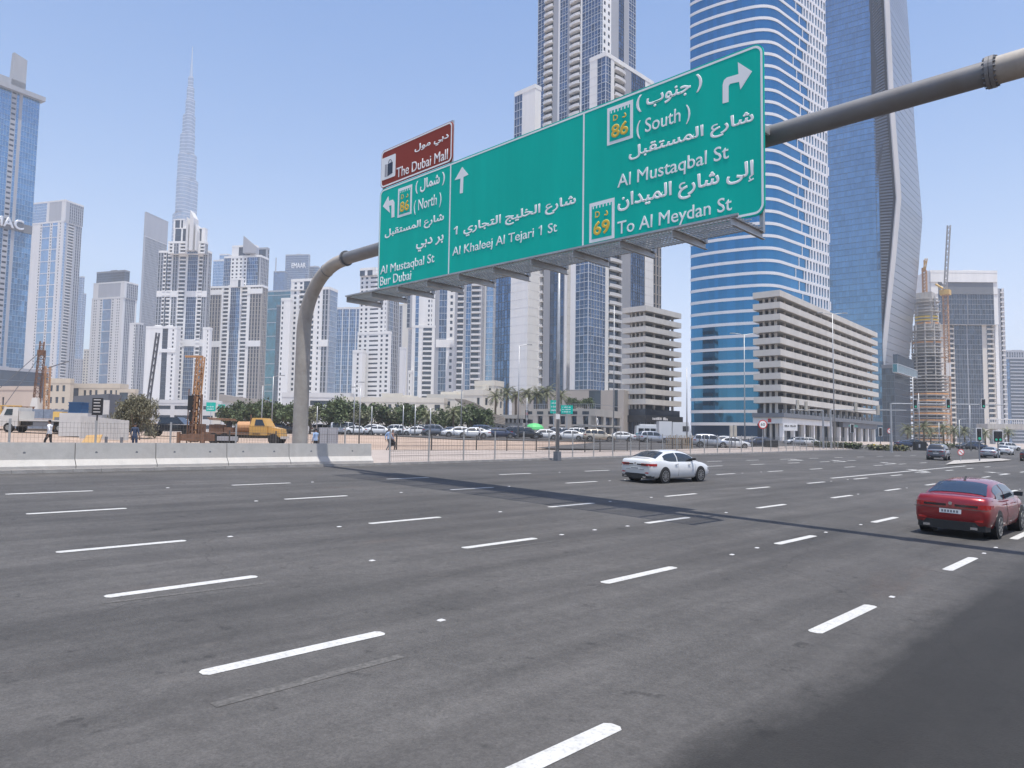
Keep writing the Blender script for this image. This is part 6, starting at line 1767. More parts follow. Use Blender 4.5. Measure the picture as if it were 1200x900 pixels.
# small green direction signs behind the thick lamp post
for k, (px, yt, yb, w, lab) in enumerate(((648.5, 469, 484.5, 8, 'small tall green direction sign just left of the thick lamp post'), (664, 475, 485, 14, 'small wide green direction sign just right of the thick lamp post'), (246, 471.5, 482, 11, 'far green direction sign behind the drilling mast'), (258.5, 474, 481, 8, 'second far green direction sign right of the drilling mast'))):
    D = 125 if k < 2 else 200; P = GD(px, D); z1 = height_at(P, yt); z0 = height_at(P, yb); ww = w * D / F
    t = thing('direction_sign', tuple(P), lab, 'road sign')
    O = P.xy - R2 * ww / 2
    b = MB(); b.obox(O, R2, -H2, 0, ww, 0, .08, z0, z1); b.build('panel', GREEN, t)
    b = MB(); b.tube([tuple(P), (P.x, P.y, z1)], .09, 8); b.build('post', GALV, t)
    for j in range(3 if k < 2 else 2):
        zz = z0 + (z1 - z0) * (.18 + .27 * j); smudge(t, SWHITE, (O.x + R2.x * ww * .12 - H2.x * .085, O.y + R2.y * ww * .12 - H2.y * .085, zz), (R2.x, R2.y), ww * .7, (z1 - z0) * .14, 11, 6 + j)
# footbridge / elevated deck at the far right
t = thing('road_bridge', tuple(GD(1185, 330)), 'pale elevated bridge deck with light railing crossing at the far right', 'bridge')
P = GD(1185, 330); zt = height_at(P, 491); zm = height_at(P, 497); zbm = height_at(P, 503); O = GD(1158, 330).xy
b = MB(); b.obox(O, R2, -H2, 0, 60, -8, 0, zbm, zm); b.build('deck', CONC, t)
b = MB(); b.obox(O, R2, -H2, 0, 60, -.3, .05, zt - .4, zt)
for k in range(60): b.obox(O, R2, -H2, k, k + .25, -.2, 0, zm, zt - .4)
b.build('railing', OFFW, t, 'stuff')
for s in (4, 30, 54): b = MB(); b.obox(O, R2, -H2, s, s + 1.4, -5, -3, 2, zbm); b.build('pier', CONC, t)

# ---------------------------------------------------------------- vegetation
LEAF = mat('dark_leaves', (0.085, 0.115, 0.045), .7, var=.5, scale=2, island=.5)
LEAF2 = mat('dusty_leaves', (0.17, 0.175, 0.10), .7, var=.4, scale=2, island=.5)
PALM = mat('palm_leaves', (0.17, 0.18, 0.095), .7, var=.4, scale=2, island=.45)
BARK = mat('bark', (0.16, 0.12, 0.085), .9, var=.3, scale=6)
def crown_mesh(seed, R, Hh, n, leaf, droop=0.0, name='crown'):
    r = random.Random(seed); b = MB(); cl = []
    for _ in range(26):
        a = r.uniform(0, 2 * pi); rr = R * sqrt(r.random()) * .78; z = r.uniform(-.35, .5) * Hh * sqrt(max(0.05, 1 - (rr / R) ** 2))
        cl.append((rr * cos(a), rr * sin(a), z, r.uniform(.22, .42) * R))
    for _ in range(n):
        c = r.choice(cl)
        v = Vector((r.gauss(0, 1), r.gauss(0, 1), r.gauss(0, .8))).normalized() * c[3] * (r.random() ** .4)
        p = Vector((c[0], c[1], c[2])) + v; p.z -= droop * (p.xy.length / R) ** 2 * Hh * .5 * r.random()
        s = leaf * r.uniform(.6, 1.4)
        u = Vector((r.gauss(0, 1), r.gauss(0, 1), r.gauss(0, 1) - droop * 1.5)).normalized(); w = u.cross(Vector((r.gauss(0, 1), r.gauss(0, 1), r.gauss(0, 1)))).normalized()
        asp = .5 if not droop else .22
        b.quad(p - u * s - w * s * asp, p - w * s * asp * .2 + u * s * .1 - w * s * asp, p + u * s, p + w * s * asp * 1.2)
    return b
def tree_proto(seed, R, Hh, trunk, n, leaf, m, label, droop=0.0):
    t = thing('tree', (0, 0, 0), label, 'tree'); r = random.Random(seed)
    cb = crown_mesh(seed, R, Hh, n, leaf, droop)
    me = cb.mesh('crown', [m]); o = put('crown', me, t, loc=(0, 0, trunk + Hh * .35)); o['kind'] = 'stuff'
    b = MB(); b.tube([(0, 0, 0), (.05, .02, trunk * .6), (0, .05, trunk + Hh * .2)], [.20, .14, .08], 8)
    for k in range(6):
        a = k * 1.05 + r.random(); b.tube([(0, 0, trunk * (.6 + .05 * k)), (R * .35 * cos(a), R * .35 * sin(a), trunk + Hh * .1), (R * .65 * cos(a), R * .65 * sin(a), trunk + Hh * .3)], [.09, .06, .03], 6)
    b.build('trunk', BARK, t); return t
def palm_proto(seed, h, label, nf=26, fl=2.5):
    t = thing('date_palm', (0, 0, 0), label, 'palm tree'); r = random.Random(seed)
    b = MB(); pts = [(0, 0, 0), (.03, 0, h * .5), (.0, .04, h)]; b.tube(pts, [.24, .19, .2], 8); b.build('trunk', BARK, t)
    for k in range(nf):
        a = 2.4 * k + r.uniform(-.2, .2); el = 1.15 - 1.75 * (k / nf); L = fl * r.uniform(.8, 1.1)
        b = MB(); P = Vector((0, 0, h)); d = Vector((cos(a) * cos(el), sin(a) * cos(el), sin(el))); pp = []
        for i in range(9):
            pp.append(P.copy()); P = P + d * (L / 8); d = (d + Vector((0, 0, -.17))).normalized()
        b.tube(pp, [.03 * (1 - i / 10) for i in range(9)], 3)
        for i in range(1, 9):
            dd = (pp[i] - pp[i - 1]).normalized(); sd = dd.cross(Vector((0, 0, 1))).normalized()
            for j in range(4):
                q = pp[i - 1].lerp(pp[i], j / 4); ll = .52 * sin(pi * min(.97, (i + .5) / 9.5)) + .08
                for s in (-1, 1):
                    tp = q + (sd * s * .75 + dd * .55 + Vector((0, 0, -.25 + r.uniform(-.15, .2)))).normalized() * ll
                    b.poly([q, q + dd * .06, tp])
        b.build('frond', PALM, t, 'stuff')
    return t
TP = [tree_proto(1, 2.5, 3.6, 1.3, 2200, .17, LEAF, 'x'), tree_proto(2, 2.9, 3.4, 1.2, 2400, .17, LEAF, 'x'), tree_proto(3, 2.1, 3.3, 1.5, 1800, .17, LEAF2, 'x')]
used = set()
def plant(proto, P, label, s=1.0, group=None, z=None):
    o = proto if proto.name not in used else copy_tree(proto); used.add(o.name); used.add(proto.name)
    o.location = (P.x, P.y, P.z if z is None else z); o.rotation_euler.z = random.uniform(0, 6.28); o.scale = (s * random.uniform(.92, 1.08), s * random.uniform(.92, 1.08), s); o['label'] = label
    if group: o['group'] = group
    return o
TREES = [(268, 1.0, 0, 'first bushy tree left of the pavilion roof'), (282, 1.15, 1, 'wide tree below the curved pavilion roof'), (297, 1.05, 0, 'tree behind the orange truck cab'), (312, 1.2, 1, 'tree between the two thin lamp posts'), (327, 1.1, 0, 'tree close on the left of the gantry pole'), (341, 1.1, 1, 'tree whose crown the gantry pole cuts'),
         (363, .95, 2, 'paler tree just right of the gantry pole'), (384, 1.15, 0, 'round tree before the white grid tower'), (404, 1.3, 1, 'largest dark tree under the blue slab'), (418, .9, 2, 'small pale tree between two posts'), (436, 1.15, 0, 'dense tree before the slot-window tower'), (452, 1.0, 2, 'thin pale tree right of the slot-window tower'),
         (468, 1.15, 1, 'broad tree behind the walking couple'), (484, 1.1, 0, 'tree before the long cream podium'), (515, 1.0, 1, 'tree between the two low palms'), (548, 1.2, 1, 'dark tree under the swept canopy'), (562, 1.0, 0, 'tree beside the orange billboard')]
for px, s, k, lab in TREES:
    plant(TP[k], GD(px, 128 + (px * 7) % 11), lab, s * 1.12, 'trees in a row beyond the car park')
PP = [palm_proto(4, 3.6, 'x'), palm_proto(5, 4.3, 'x', 30)]
for px, D, k, s, lab in ((500, 126, 0, .95, 'low palm in the tree row before the cream podium'), (531, 124, 1, .9, 'low palm left of the swept canopy')):
    plant(PP[k], GD(px, D), lab, s, 'palms in the tree row')
for i, (px, k, s, lab) in enumerate(((580, 0, 1.1, 'first terrace palm above the colonnade'), (593, 1, 1.15, 'second terrace palm above the colonnade'), (604, 0, 1.2, 'terrace palm behind the thin lamp post'), (617, 1, 1.1, 'terrace palm above the totem sign'), (629, 0, 1.25, 'terrace palm above the green canopy'), (640, 1, 1.2, 'terrace palm left of the small green signs'), (657, 0, 1.2, 'terrace palm right behind the thick lamp post'))):
    plant(PP[k], GD(px, 185), lab, s * 1.15, 'palms on the shop podium terrace', z=TERR - 1.2)
for px, lab in ((672, 'round dark tree on the terrace, right of the palms'), (687, 'bigger round dark tree at the terrace corner')):
    plant(TP[0], GD(px, 178), lab, .85, 'round terrace trees', z=TERR - .8)
for i, (px, D, k, s, lab) in enumerate(((1064, 175, 0, 1.1, 'palm before the leaning blade tower'), (1083, 180, 1, 1.1, 'palm below the unfinished tower'), (1091, 190, 0, 1.0, 'palm left of the crane mast'), (1106, 175, 1, 1.05, 'palm right of the crane mast'), (1118, 185, 0, 1.15, 'palm below the white framed tower'), (1131, 180, 1, .95, 'palm left of the thicker grey post'), (1155, 190, 0, 1.05, 'palm at the left end of the bridge'), (1182, 200, 1, 1.0, 'palm under the bridge'))):
    plant(PP[k], GD(px, D), lab, s, 'palms beyond the junction')
HEDGE = mat('hedge_leaves', (0.07, 0.09, 0.035), .8, var=.4, scale=3, island=.5)
def hedge(label, pa, pb, h, w, n, m=HEDGE):
    t = thing('hedge', tuple(pa), label, 'hedge'); b = MB(); r = random.Random(int(pa.x * 10))
    for _ in range(n):
        u = r.random(); p = pa.lerp(pb, u) + Vector((r.uniform(-w, w), r.uniform(-w, w), h * (r.random() ** .6) * (.8 + .2 * sin(u * 40)))); s = .11 * r.uniform(.6, 1.5)
        a = Vector((r.gauss(0, 1), r.gauss(0, 1), r.gauss(0, 1))).normalized(); c = a.cross(Vector((0, 0, 1.01))).normalized(); b.quad(p - a * s, p - c * s, p + a * s, p + c * s)
    b.build('leaves', m, t, 'stuff')
hedge('low green hedge before the garage shops', GD(955, 118), GD(1008, 120), 1.1, .5, 2600)
hedge('low hedge beyond the junction behind the turning cars', GD(1095, 165), GD(1152, 168), 1.2, .7, 2600)
hedge('row of flower-dotted shrubs between the two low traffic lights', GD(1018, 116), GD(1063, 119), .95, .5, 2400, LEAF2)
# feathery tree in the yard
ft = tree_proto(9, 2.0, 3.6, .75, 9000, .13, mat('feathery_leaves', (0.19, 0.18, 0.115), .8, var=.4, scale=2, island=.5), 'feathery drooping grey-green tree in the construction yard', 1.1)
ft.location = GD(157, 62); ft.scale = (1.0, 1.0, 1.0); ft['category'] = 'tree'
# ---------------------------------------------------------------- construction yard on the left
def local(px, py=None, D=None):
    P = G(px, py) if D is None else GD(px, D)
    return P
class LB(MB):
    """boxes in a local frame: u = to the right in the view, v = away, z up"""
    def __init__(s, P): super().__init__(); s.P = P
    def c(s, u, v, z): return (s.P.x + R2.x * u + H2.x * v, s.P.y + R2.y * u + H2.y * v, s.P.z + z)
    def b(s, u0, u1, v0, v1, z0, z1):
        s.hexa([s.c(u0, v0, z0), s.c(u1, v0, z0), s.c(u1, v1, z0), s.c(u0, v1, z0), s.c(u0, v0, z1), s.c(u1, v0, z1), s.c(u1, v1, z1), s.c(u0, v1, z1)])
    def h(s, pts): s.hexa([s.c(*p) for p in pts])
    def wheel(s, u, v, r, w=.3): s.tube([s.c(u, v, r), s.c(u, v + w, r)], r, 18)
    def br(s, p, q, w, h=None): s.bar(s.c(*p), s.c(*q), w, h)
RUST = mat('rusty_brown_steel', (0.22, 0.125, 0.08), .8, .2, var=.35, scale=3)
CREAMP = mat('cream_truck_paint', (0.62, 0.60, 0.56), .45, coat=.5, var=.08)
ORP = mat('orange_truck_paint', (0.55, 0.32, 0.08), .45, coat=.5, var=.15)
BLUEP = mat('blue_tank_paint', (0.03, 0.10, 0.22), .5, var=.15)
HOARD = mat('white_hoarding', (0.60, 0.59, 0.57), .7, var=.12, scale=1)
PALLET = mat('bluish_pallet_wrap', (0.25, 0.30, 0.38), .6, var=.25, scale=3)
# white flatbed truck
P = GD(30, 64); P.z = gz(P.x)
t = thing('flatbed_truck', tuple(P), 'white cab flatbed truck standing in the yard near the left picture edge', 'truck')
def part(name, m, *boxes, kind=None):
    q = LB(P)
    for x in boxes: q.b(*x)
    return q.build(name, m, t, kind)
q = LB(P); q.h([(-2.5, 0, .55), (-.75, 0, .55), (-.75, 1.9, .55), (-2.5, 1.9, .55), (-2.35, 0, 1.45), (-.75, 0, 1.45), (-.75, 1.9, 1.45), (-2.35, 1.9, 1.45)])
q.h([(-2.35, 0, 1.45), (-.75, 0, 1.45), (-.75, 1.9, 1.45), (-2.35, 1.9, 1.45), (-1.95, .05, 2.2), (-.78, .05, 2.2), (-.78, 1.85, 2.2), (-1.95, 1.85, 2.2)]); cabb = q.build('cab', CREAMP, t)
q = LB(P); q.h([(-1.98, -.012, 1.5), (-1.25, -.012, 1.5), (-1.25, -.002, 1.5), (-1.98, -.002, 1.5), (-1.78, .03, 2.05), (-1.25, .03, 2.05), (-1.25, .06, 2.05), (-1.78, .06, 2.05)]); q.build('side_window', CAR_GLASS, cabb)
q = LB(P); q.h([(-2.40, .1, 1.5), (-2.33, .1, 1.5), (-2.33, 1.8, 1.5), (-2.40, 1.8, 1.5), (-2.02, .15, 2.1), (-1.95, .15, 2.1), (-1.95, 1.75, 2.1), (-2.02, 1.75, 2.1)]); q.build('windscreen', CAR_GLASS, cabb)
part('flatbed', CREAMP, (-.6, 4.3, -.05, 2.0, 1.0, 1.12)); part('headboard', CREAMP, (-.66, -.58, 0, 1.95, 1.13, 1.9))
part('chassis', BLACK, (-2.2, 4.2, .4, 1.5, .62, .99)); part('side_guard', DGREY, (.6, 2.4, -.03, .03, .55, .95))
for u in (-1.55, 2.9):
    q = LB(P); q.wheel(u, -.02, .42); w_ = q.build('wheel', RUBBER, t); q = LB(P); q.tube([q.c(u, -.05, .42), q.c(u, -.02, .42)], .22, 12); q.build('rim', RIM, w_)
    q = LB(P); q.wheel(u, 1.65, .42); q.build('wheel', RUBBER, t)
P = GD(42, 69); t = thing('wrapped_pallets', tuple(P), 'stack of bluish wrapped blocks behind the white flatbed truck', 'pallet stack')
for k in range(5):
    for j in range(2):
        q = LB(P); q.b(-2.2 + k * .95, -1.3 + k * .95, 0, 1, .2 + j * .95, 1.08 + j * .95); q.build('block', PALLET, t)
q = LB(P); q.b(-2.3, 2.6, -.05, 1.05, 0, .19); q.build('pallet_base', DARKW, t)
P = GD(66, 66); t = thing('generator_box', tuple(P), 'orange-yellow generator box right of the wrapped pallets', 'generator')
q = LB(P); q.b(-.4, .4, 0, 1.2, .3, 1.9); q.build('housing', CRANEY, t); q = LB(P); q.b(-.25, .2, -.02, 0, .8, 1.4); q.build('vent_panel', DGREY, t); q = LB(P); q.b(-.38, .38, .1, 1.1, 0, .29); q.build('skid', BLACK, t)
P = GD(84, 60); t = thing('container_stand', tuple(P), 'white site cabin carrying the blue water tank', 'site cabin')
q = LB(P); q.b(-1.1, 1.2, 0, 2.2, 0, 1.9); q.build('cabin', HOARD, t); q = LB(P); q.h([(1.2, 0, 0), (2.1, .8, 0), (2.1, 2, 0), (1.2, 2.2, 0), (1.2, 0, 1.9), (1.9, .8, 1.85), (1.9, 2, 1.85), (1.2, 2.2, 1.9)]); q.build('side_panel', GREYW, t)
P2 = P.copy(); P2.z += 1.92; t = thing('water_tank', tuple(P2), 'ribbed dark blue water tank on top of the white site cabin', 'tank')
q = LB(P2)
q.b(-.5, .5, .2, 1.3, 0, .85); bd = q.build('tank_body', BLUEP, t)
for z in (.0, .27, .54, .82): q = LB(P2); q.b(-.54, .54, .16, 1.34, z, z + .06); q.build('rib', BLUEP, t)
P = GD(99, 64); t = thing('dark_container', tuple(P), 'dark grey slope-topped skip behind the black signboard', 'skip')
q = LB(P); q.h([(-1.6, 0, 1.2), (1.9, 0, 1.2), (1.9, 2.2, 1.2), (-1.6, 2.2, 1.2), (-1.1, 0, 3.35), (1.9, 0, 3.6), (1.9, 2.2, 3.6), (-1.1, 2.2, 3.35)]); q.build('body', DGREY, t)
q = LB(P); q.b(-1.5, 1.8, .1, 2.1, 0, 1.19); q.build('plinth', GREYW, t)
P = G(111.5, 519); t = thing('yard_signboard', tuple(P), 'black site signboard on a single post with white lines', 'sign')
P = GD(112, 46); t.location = P; z0 = height_at(P, 486.5) - P.z; z1 = height_at(P, 466.5) - P.z
q = LB(P); q.b(-.34, .30, -.04, .04, z0, z1); pn = q.build('panel', BLACK, t)
for k in range(5): q = LB(P); q.b(-.24, .2 - .05 * (k % 2), -.05, -.041, z0 + .18 + k * .19, z0 + .22 + k * .19); q.build('text_line', WHITE, pn)
q = LB(P); q.tube([q.c(-.05, .08, 0), q.c(-.05, .08, z1)], .045, 8); q.build('post', BLACK, t)
q = LB(P); q.b(.36, .72, -.03, .03, z0 + .05, z1 - .12); q.build('white_panel', HOARD, t)
# hoarding panels
P0_ = GD(93, 57); P1_ = GD(150, 56); t = thing('hoarding', tuple(P0_), 'white corrugated hoarding left of the feathery tree', 'hoarding')
n = 12
for i in range(n):
    a_ = P0_.lerp(P1_, i / n); c_ = P0_.lerp(P1_, (i + .97) / n); q = MB(); A = (c_ - a_).xy.normalized(); N = Vector((A.y, -A.x)); Lw = (c_ - a_).xy.length
    for k in range(3): q.obox(a_.xy, A, N, Lw * (k / 3), Lw * ((k + .8) / 3), -.02, .04, a_.z, a_.z + 1.75 - .02 * i)
    q.obox(a_.xy, A, N, 0, Lw, -.05, -.021, a_.z, a_.z + 1.72 - .02 * i); q.build('panel', HOARD, t)
# drilling mast and its carrier
P = GD(226, 54); t = thing('drilling_rig', tuple(P), 'brown and orange drilling rig with a tall lattice mast beside the orange truck', 'drilling rig')
za = height_at(P, 418) - P.z; zm = height_at(P, 462) - P.z
q = LB(P); lattice(q, q.c(.15, 0, zm), q.c(.30, 0, za), .42, .45, .075, .04); q.build('mast', CRANEO, t)
q = LB(P); lattice(q, q.c(.0, 0, .2), q.c(.15, 0, zm), .46, .5, .09, .05); q.build('lower_mast', RUST, t)
q = LB(P); q.b(-.5, -.44, 0, .06, 0, zm + .4); q.b(-.33, -.28, .3, .35, 0, zm); q.b(.5, .56, 0, .06, 0, zm); q.build('guide_rails', RUST, t, 'stuff')
q = LB(P); q.b(-.45, .1, -.15, .3, zm - 1.2, zm - .1); q.b(-.3, .05, -.2, .1, zm - 2.0, zm - 1.3); q.build('drive_head', BLACK, t)
q = LB(P); q.b(-.85, .45, -.08, .1, za - .07, za + .08); q.build('crown_arm', CRANEO, t)
q = LB(P); q.tube([q.c(.05, .1, .2), q.c(.1, .1, zm + 1)], .06, 6); q.tube([q.c(.35, .2, .2), q.c(.35, .2, zm + 2)], .04, 6); q.build('drill_rods', RUST, t, 'stuff')
q = LB(P); q.b(-.9, 1.1, -.6, 1.2, .25, .75); q.b(-.9, -.7, -.7, -.5, 0, .9); q.b(.9, 1.1, -.7, -.5, 0, .9); q.build('base_frame', RUST, t)
q = LB(P); q.b(-.2, .5, .4, 1.0, .75, 1.5); q.build('winch', RUST, t)
for k in range(7): q = LB(P); q.b(.25, .33, -.33, -.26, .6 + k * .5, 1.0 + k * .5); q.build('mast_block', CRANEO, t)
# orange flatbed truck carrying drill gear
P = GD(283, 57); t = thing('drill_truck', tuple(P), 'orange flatbed truck with a long bonnet loaded with drilling gear', 'truck')
q = LB(P); q.b(-2.9, 1.4, 0, 1.9, .72, .9); q.build('flatbed', RUST, t)
q = LB(P); q.b(-3.0, 2.9, .35, 1.5, .48, .71); q.build('chassis', BLACK, t)
q = LB(P); q.h([(.55, 0, .7), (1.95, 0, .7), (1.95, 1.9, .7), (.55, 1.9, .7), (.55, 0, 1.45), (1.95, 0, 1.45), (1.95, 1.9, 1.45), (.55, 1.9, 1.45)])
q.h([(.60, 0, 1.45), (1.95, 0, 1.45), (1.95, 1.9, 1.45), (.60, 1.9, 1.45), (.72, .12, 2.05), (1.6, .12, 2.05), (1.6, 1.78, 2.05), (.72, 1.78, 2.05)]); cb_ = q.build('cab', ORP, t)
q = LB(P); q.h([(.95, -.015, 1.45), (1.75, -.015, 1.45), (1.75, 0, 1.45), (.95, 0, 1.45), (1.0, .07, 1.93), (1.52, .07, 1.93), (1.52, .1, 1.93), (1.0, .1, 1.93)]); q.build('side_window', CAR_GLASS, cb_)
q = LB(P); q.h([(1.96, .1, .7), (3.0, .15, .62), (3.0, 1.75, .62), (1.96, 1.8, .7), (1.96, .1, 1.42), (2.9, .2, 1.22), (2.9, 1.7, 1.22), (1.96, 1.8, 1.42)]); q.build('bonnet', ORP, t)
q = LB(P); q.h([(1.98, -.03, .95), (3.0, -.03, .55), (3.0, .5, .55), (1.98, .5, .95), (2.15, -.03, 1.15), (2.85, -.03, 1.05), (2.85, .5, 1.05), (2.15, .5, 1.15)]); q.build('mudguard', ORP, t)
q = LB(P); q.b(3.0, 3.1, .0, 1.9, .45, .65); q.build('bumper', CREAMP, t)
q = LB(P); q.tube([q.c(-.6, .9, 1.3), q.c(.42, .9, 1.3)], .48, 14); q.build('tank', CRANEO, t)
q = LB(P); q.b(-2.7, -1.6, .3, 1.4, .91, 1.5); q.b(-1.5, -.8, .2, 1.0, .91, 1.3); q.build('gear_box', RUST, t)
q = LB(P); q.tube([q.c(-1.2, .5, 1.3), q.c(-1.2, .5, 1.75)], .22, 8); q.build('engine', BLACK, t)
q = LB(P); q.tube([q.c(.48, .5, .9), q.c(.48, .5, 2.3)], .05, 8); q.tube([q.c(-2.8, .2, 2.0), q.c(-.6, .2, 1.9)], .05, 6); q.tube([q.c(-2.8, .5, 1.9), q.c(-.6, .5, 1.8)], .05, 6); q.build('pipes', RUST, t, 'stuff')
q = LB(P); q.b(-1.9, -.3, -.05, .02, .25, .6); q.build('side_locker', GREYW, t)
for u in (-2.2, -1.35, 2.45):
    for v in (-.04, 1.6):
        q = LB(P); q.wheel(u, v, .42); q.build('wheel', RUBBER, t)
# black pickup
for (px, D, P_, lab) in ((196, 68, PK, 'black pickup parked behind the feathery tree'),):
    P = GD(px, D); t = thing('pickup_truck', tuple(P), lab, 'pickup')
    q = LB(P); q.h([(-2.6, 0, .45), (2.6, 0, .45), (2.6, 1.8, .45), (-2.6, 1.8, .45), (-2.55, .05, 1.12), (2.5, .05, 1.05), (2.5, 1.75, 1.05), (-2.55, 1.75, 1.12)]); q.build('body', P_, t)
    q = LB(P); q.h([(-1.0, .05, 1.1), (1.5, .05, 1.1), (1.5, 1.75, 1.1), (-1.0, 1.75, 1.1), (-.8, .2, 1.75), (.8, .2, 1.75), (.8, 1.6, 1.75), (-.8, 1.6, 1.75)]); cb_ = q.build('cabin', P_, t)
    q = LB(P); q.h([(-.85, .04, 1.15), (1.3, .04, 1.15), (1.3, .06, 1.15), (-.85, .06, 1.15), (-.7, .17, 1.68), (.75, .17, 1.68), (.75, .2, 1.68), (-.7, .2, 1.68)]); q.build('side_window', CAR_GLASS, cb_)
    for u in (-1.7, 1.7):
        for v in (-.04, 1.55): q = LB(P); q.wheel(u, v, .40, .28); q.build('wheel', RUBBER, t)
# crane boom leaning before the white towers, and the rusty mast group at far left
P = GD(170, 150); t = thing('mobile_crane', tuple(P), 'mobile crane whose thin dark boom leans up to the right behind the feathery tree', 'crane')
q = LB(P); Pj = atD(185, 390, 150); lattice(q, q.c(0, 0, 1.5), Pj, .55, 1.4, .14, .08); q.build('boom', DGREY, t)
q = LB(P); q.b(-2, 2.2, -1, 1, .5, 1.6); q.b(-1.8, -.6, -.8, .4, 1.61, 2.6); q.build('carrier', CRANEY, t)
P = GD(42, 105); t = thing('piling_rig', tuple(P), 'rusty piling rig masts and cables in front of the slender striped tower', 'piling rig')
z1 = height_at(P, 400) - P.z
q = LB(P); lattice(q, q.c(-.3, 0, 1), q.c(.2, 0, z1 * .86), .75, .8, .10, .055); q.build('mast', RUST, t)
q = LB(P); lattice(q, q.c(1.3, 0, 1), q.c(1.2, 0, z1 * .72), .6, .8, .09, .05); q.build('mast', CRANEO, t)
q = LB(P); q.b(-.3, .6, -.3, .3, z1 * .84, z1 * .90); lattice(q, q.c(.1, 0, z1 * .9), q.c(.15, 0, z1), .5, .5, .08, .05); q.build('mast_head', RUST, t)
q = LB(P); q.br((.2, 0, z1 * .9), (-7, 0, 4.5), .07); q.br((.2, 0, z1 * .86), (-5, 0, 3), .06); q.br((1.2, 0, z1 * .7), (4.2, 0, z1 * .78), .12); q.build('cables', DGREY, t, 'stuff')
q = LB(P); q.b(-2.5, 2.5, -1.2, 1.2, .6, 1.1); q.b(-3.0, 3.2, -1.6, -.9, 0, .6); q.b(-3.0, 3.2, .9, 1.6, 0, .6); q.build('crawler_base', DGREY, t)
q = LB(P); q.h([(-.9, -1, 1.1), (.9, -1, 1.1), (.9, 1, 1.1), (-.9, 1, 1.1), (-.4, -.6, 4.6), (.3, -.6, 4.6), (.3, .6, 4.6), (-.4, .6, 4.6)]); q.build('housing', CREAMP, t)
for px, D, m, lab in ((6, 92, CRANEY, 'yellow steel formwork frames at the left picture edge'), (22, 96, RUST, 'rusty steel formwork frames right of the yellow ones')):
    P = GD(px, D); t = thing('formwork_frame', tuple(P), lab, 'formwork')
    for k in range(5): q = LB(P); q.b(-1.6 + k * .8, -1.45 + k * .8, 0, .15, 1.2, 3.0); q.build('upright', m, t)
    for z in (1.2, 1.8, 2.4, 2.95): q = LB(P); q.b(-1.7, 1.85, -.02, .17, z, z + .12); q.build('crossbar', m, t)
P = GD(55, 84); t = thing('rubble_mound', tuple(P), 'pale spoil heap behind the generator box', 'spoil heap')
q = MB(); r_ = random.Random(3); ring_ = []
for i in range(5):
    for k in range(20):
        a = 2 * pi * k / 20; rr = 6.5 * (1 - i / 5) * r_.uniform(.85, 1.15); ring_.append((P.x + rr * cos(a) * 1.3, P.y + rr * sin(a), P.z + 1.9 * (i / 5) ** .8 + r_.uniform(-.1, .15)))
q.v = ring_
for i in range(4):
    for k in range(20): q.f.append((i * 20 + k, i * 20 + (k + 1) % 20, (i + 1) * 20 + (k + 1) % 20, (i + 1) * 20 + k)); q.m.append(0)
q.f.append(tuple(80 + k for k in range(20))); q.m.append(0)
q.build('heap', SAND, t)
# boards and orange netting lying in the sand
for px, py, m, lab in ((103, 518, mat('plywood', (0.5, 0.32, 0.14), .8), 'plywood sheet leaning in the sand behind the barrier'),):
    P = GD(px, 45); t = thing('plywood_sheet', tuple(P), lab, 'board'); q = LB(P); q.h([(-.6, 0, 0), (.6, 0, 0), (.6, .08, 0), (-.6, .08, 0), (-.4, .5, .75), (.55, .5, .8), (.55, .58, .8), (-.4, .58, .75)]); q.build('sheet', m, t)
for i, px in enumerate((124, 142)):
    P = GD(px, 47); t = thing('bollard', tuple(P), ['short dark bollard left of the standing man', 'short dark bollard close to the standing man'][i], 'bollard', 'bollards in the sand'); q = LB(P); q.tube([q.c(0, 0, 0), q.c(0, 0, .62)], .09, 10); q.build('body', DGREY, t)
P = GD(382, 56); t = thing('utility_cabinet', tuple(P), 'pale utility cabinet right of the man at the gantry pole', 'cabinet'); q = LB(P); q.b(-.55, .75, 0, .6, 0, 1.55); q.build('housing', GREYW, t); q = LB(P); q.b(.08, .12, -.02, 0, .1, 1.45); q.build('door_gap', DGREY, t)
P = GD(1080, 128); t = thing('utility_box', tuple(P), 'dark utility box on the verge between the palms and the grey suv', 'cabinet'); q = LB(P); q.b(-.9, .9, 0, 1.2, 0, 1.5); q.build('housing', BLACK, t); q = LB(P); q.b(-.5, -.2, -.02, 0, .5, 1.1); q.build('label_plate', GREYW, t)
# minibus, box truck and tan mesh enclosure before the garage
P = GD(766, 122); t = thing('minibus', tuple(P), 'white minibus with a teal stripe before the left garage', 'bus')
q = LB(P); q.h([(-2.9, 0, .5), (2.8, 0, .5), (2.8, 2.1, .5), (-2.9, 2.1, .5), (-2.8, .08, 2.6), (2.55, .08, 2.6), (2.55, 2.0, 2.6), (-2.8, 2.0, 2.6)]); q.build('body', PW, t)
q = LB(P); q.b(-2.88, 2.75, -.012, .05, 1.15, 1.35); q.build('stripe', mat('teal_stripe', (0.03, 0.38, 0.42), .5), t)
for k in range(5): q = LB(P); q.h([(-2.5 + k, .0, 1.45), (-1.65 + k, .0, 1.45), (-1.65 + k, .03, 1.45), (-2.5 + k, .03, 1.45), (-2.5 + k, .04, 2.15), (-1.65 + k, .04, 2.15), (-1.65 + k, .08, 2.15), (-2.5 + k, .08, 2.15)]); q.build('side_window', CAR_GLASS, t)
for u in (-1.9, 1.9): q = LB(P); q.wheel(u, -.05, .42); q.build('wheel', RUBBER, t)
q = LB(P); q.b(-2.2, 1.8, .4, 1.7, 2.62, 2.85); q.build('roof_unit', PW, t)
P = GD(800, 112); t = thing('box_truck', tuple(P), 'white truck cab parked at the edge of the banded tower', 'truck')
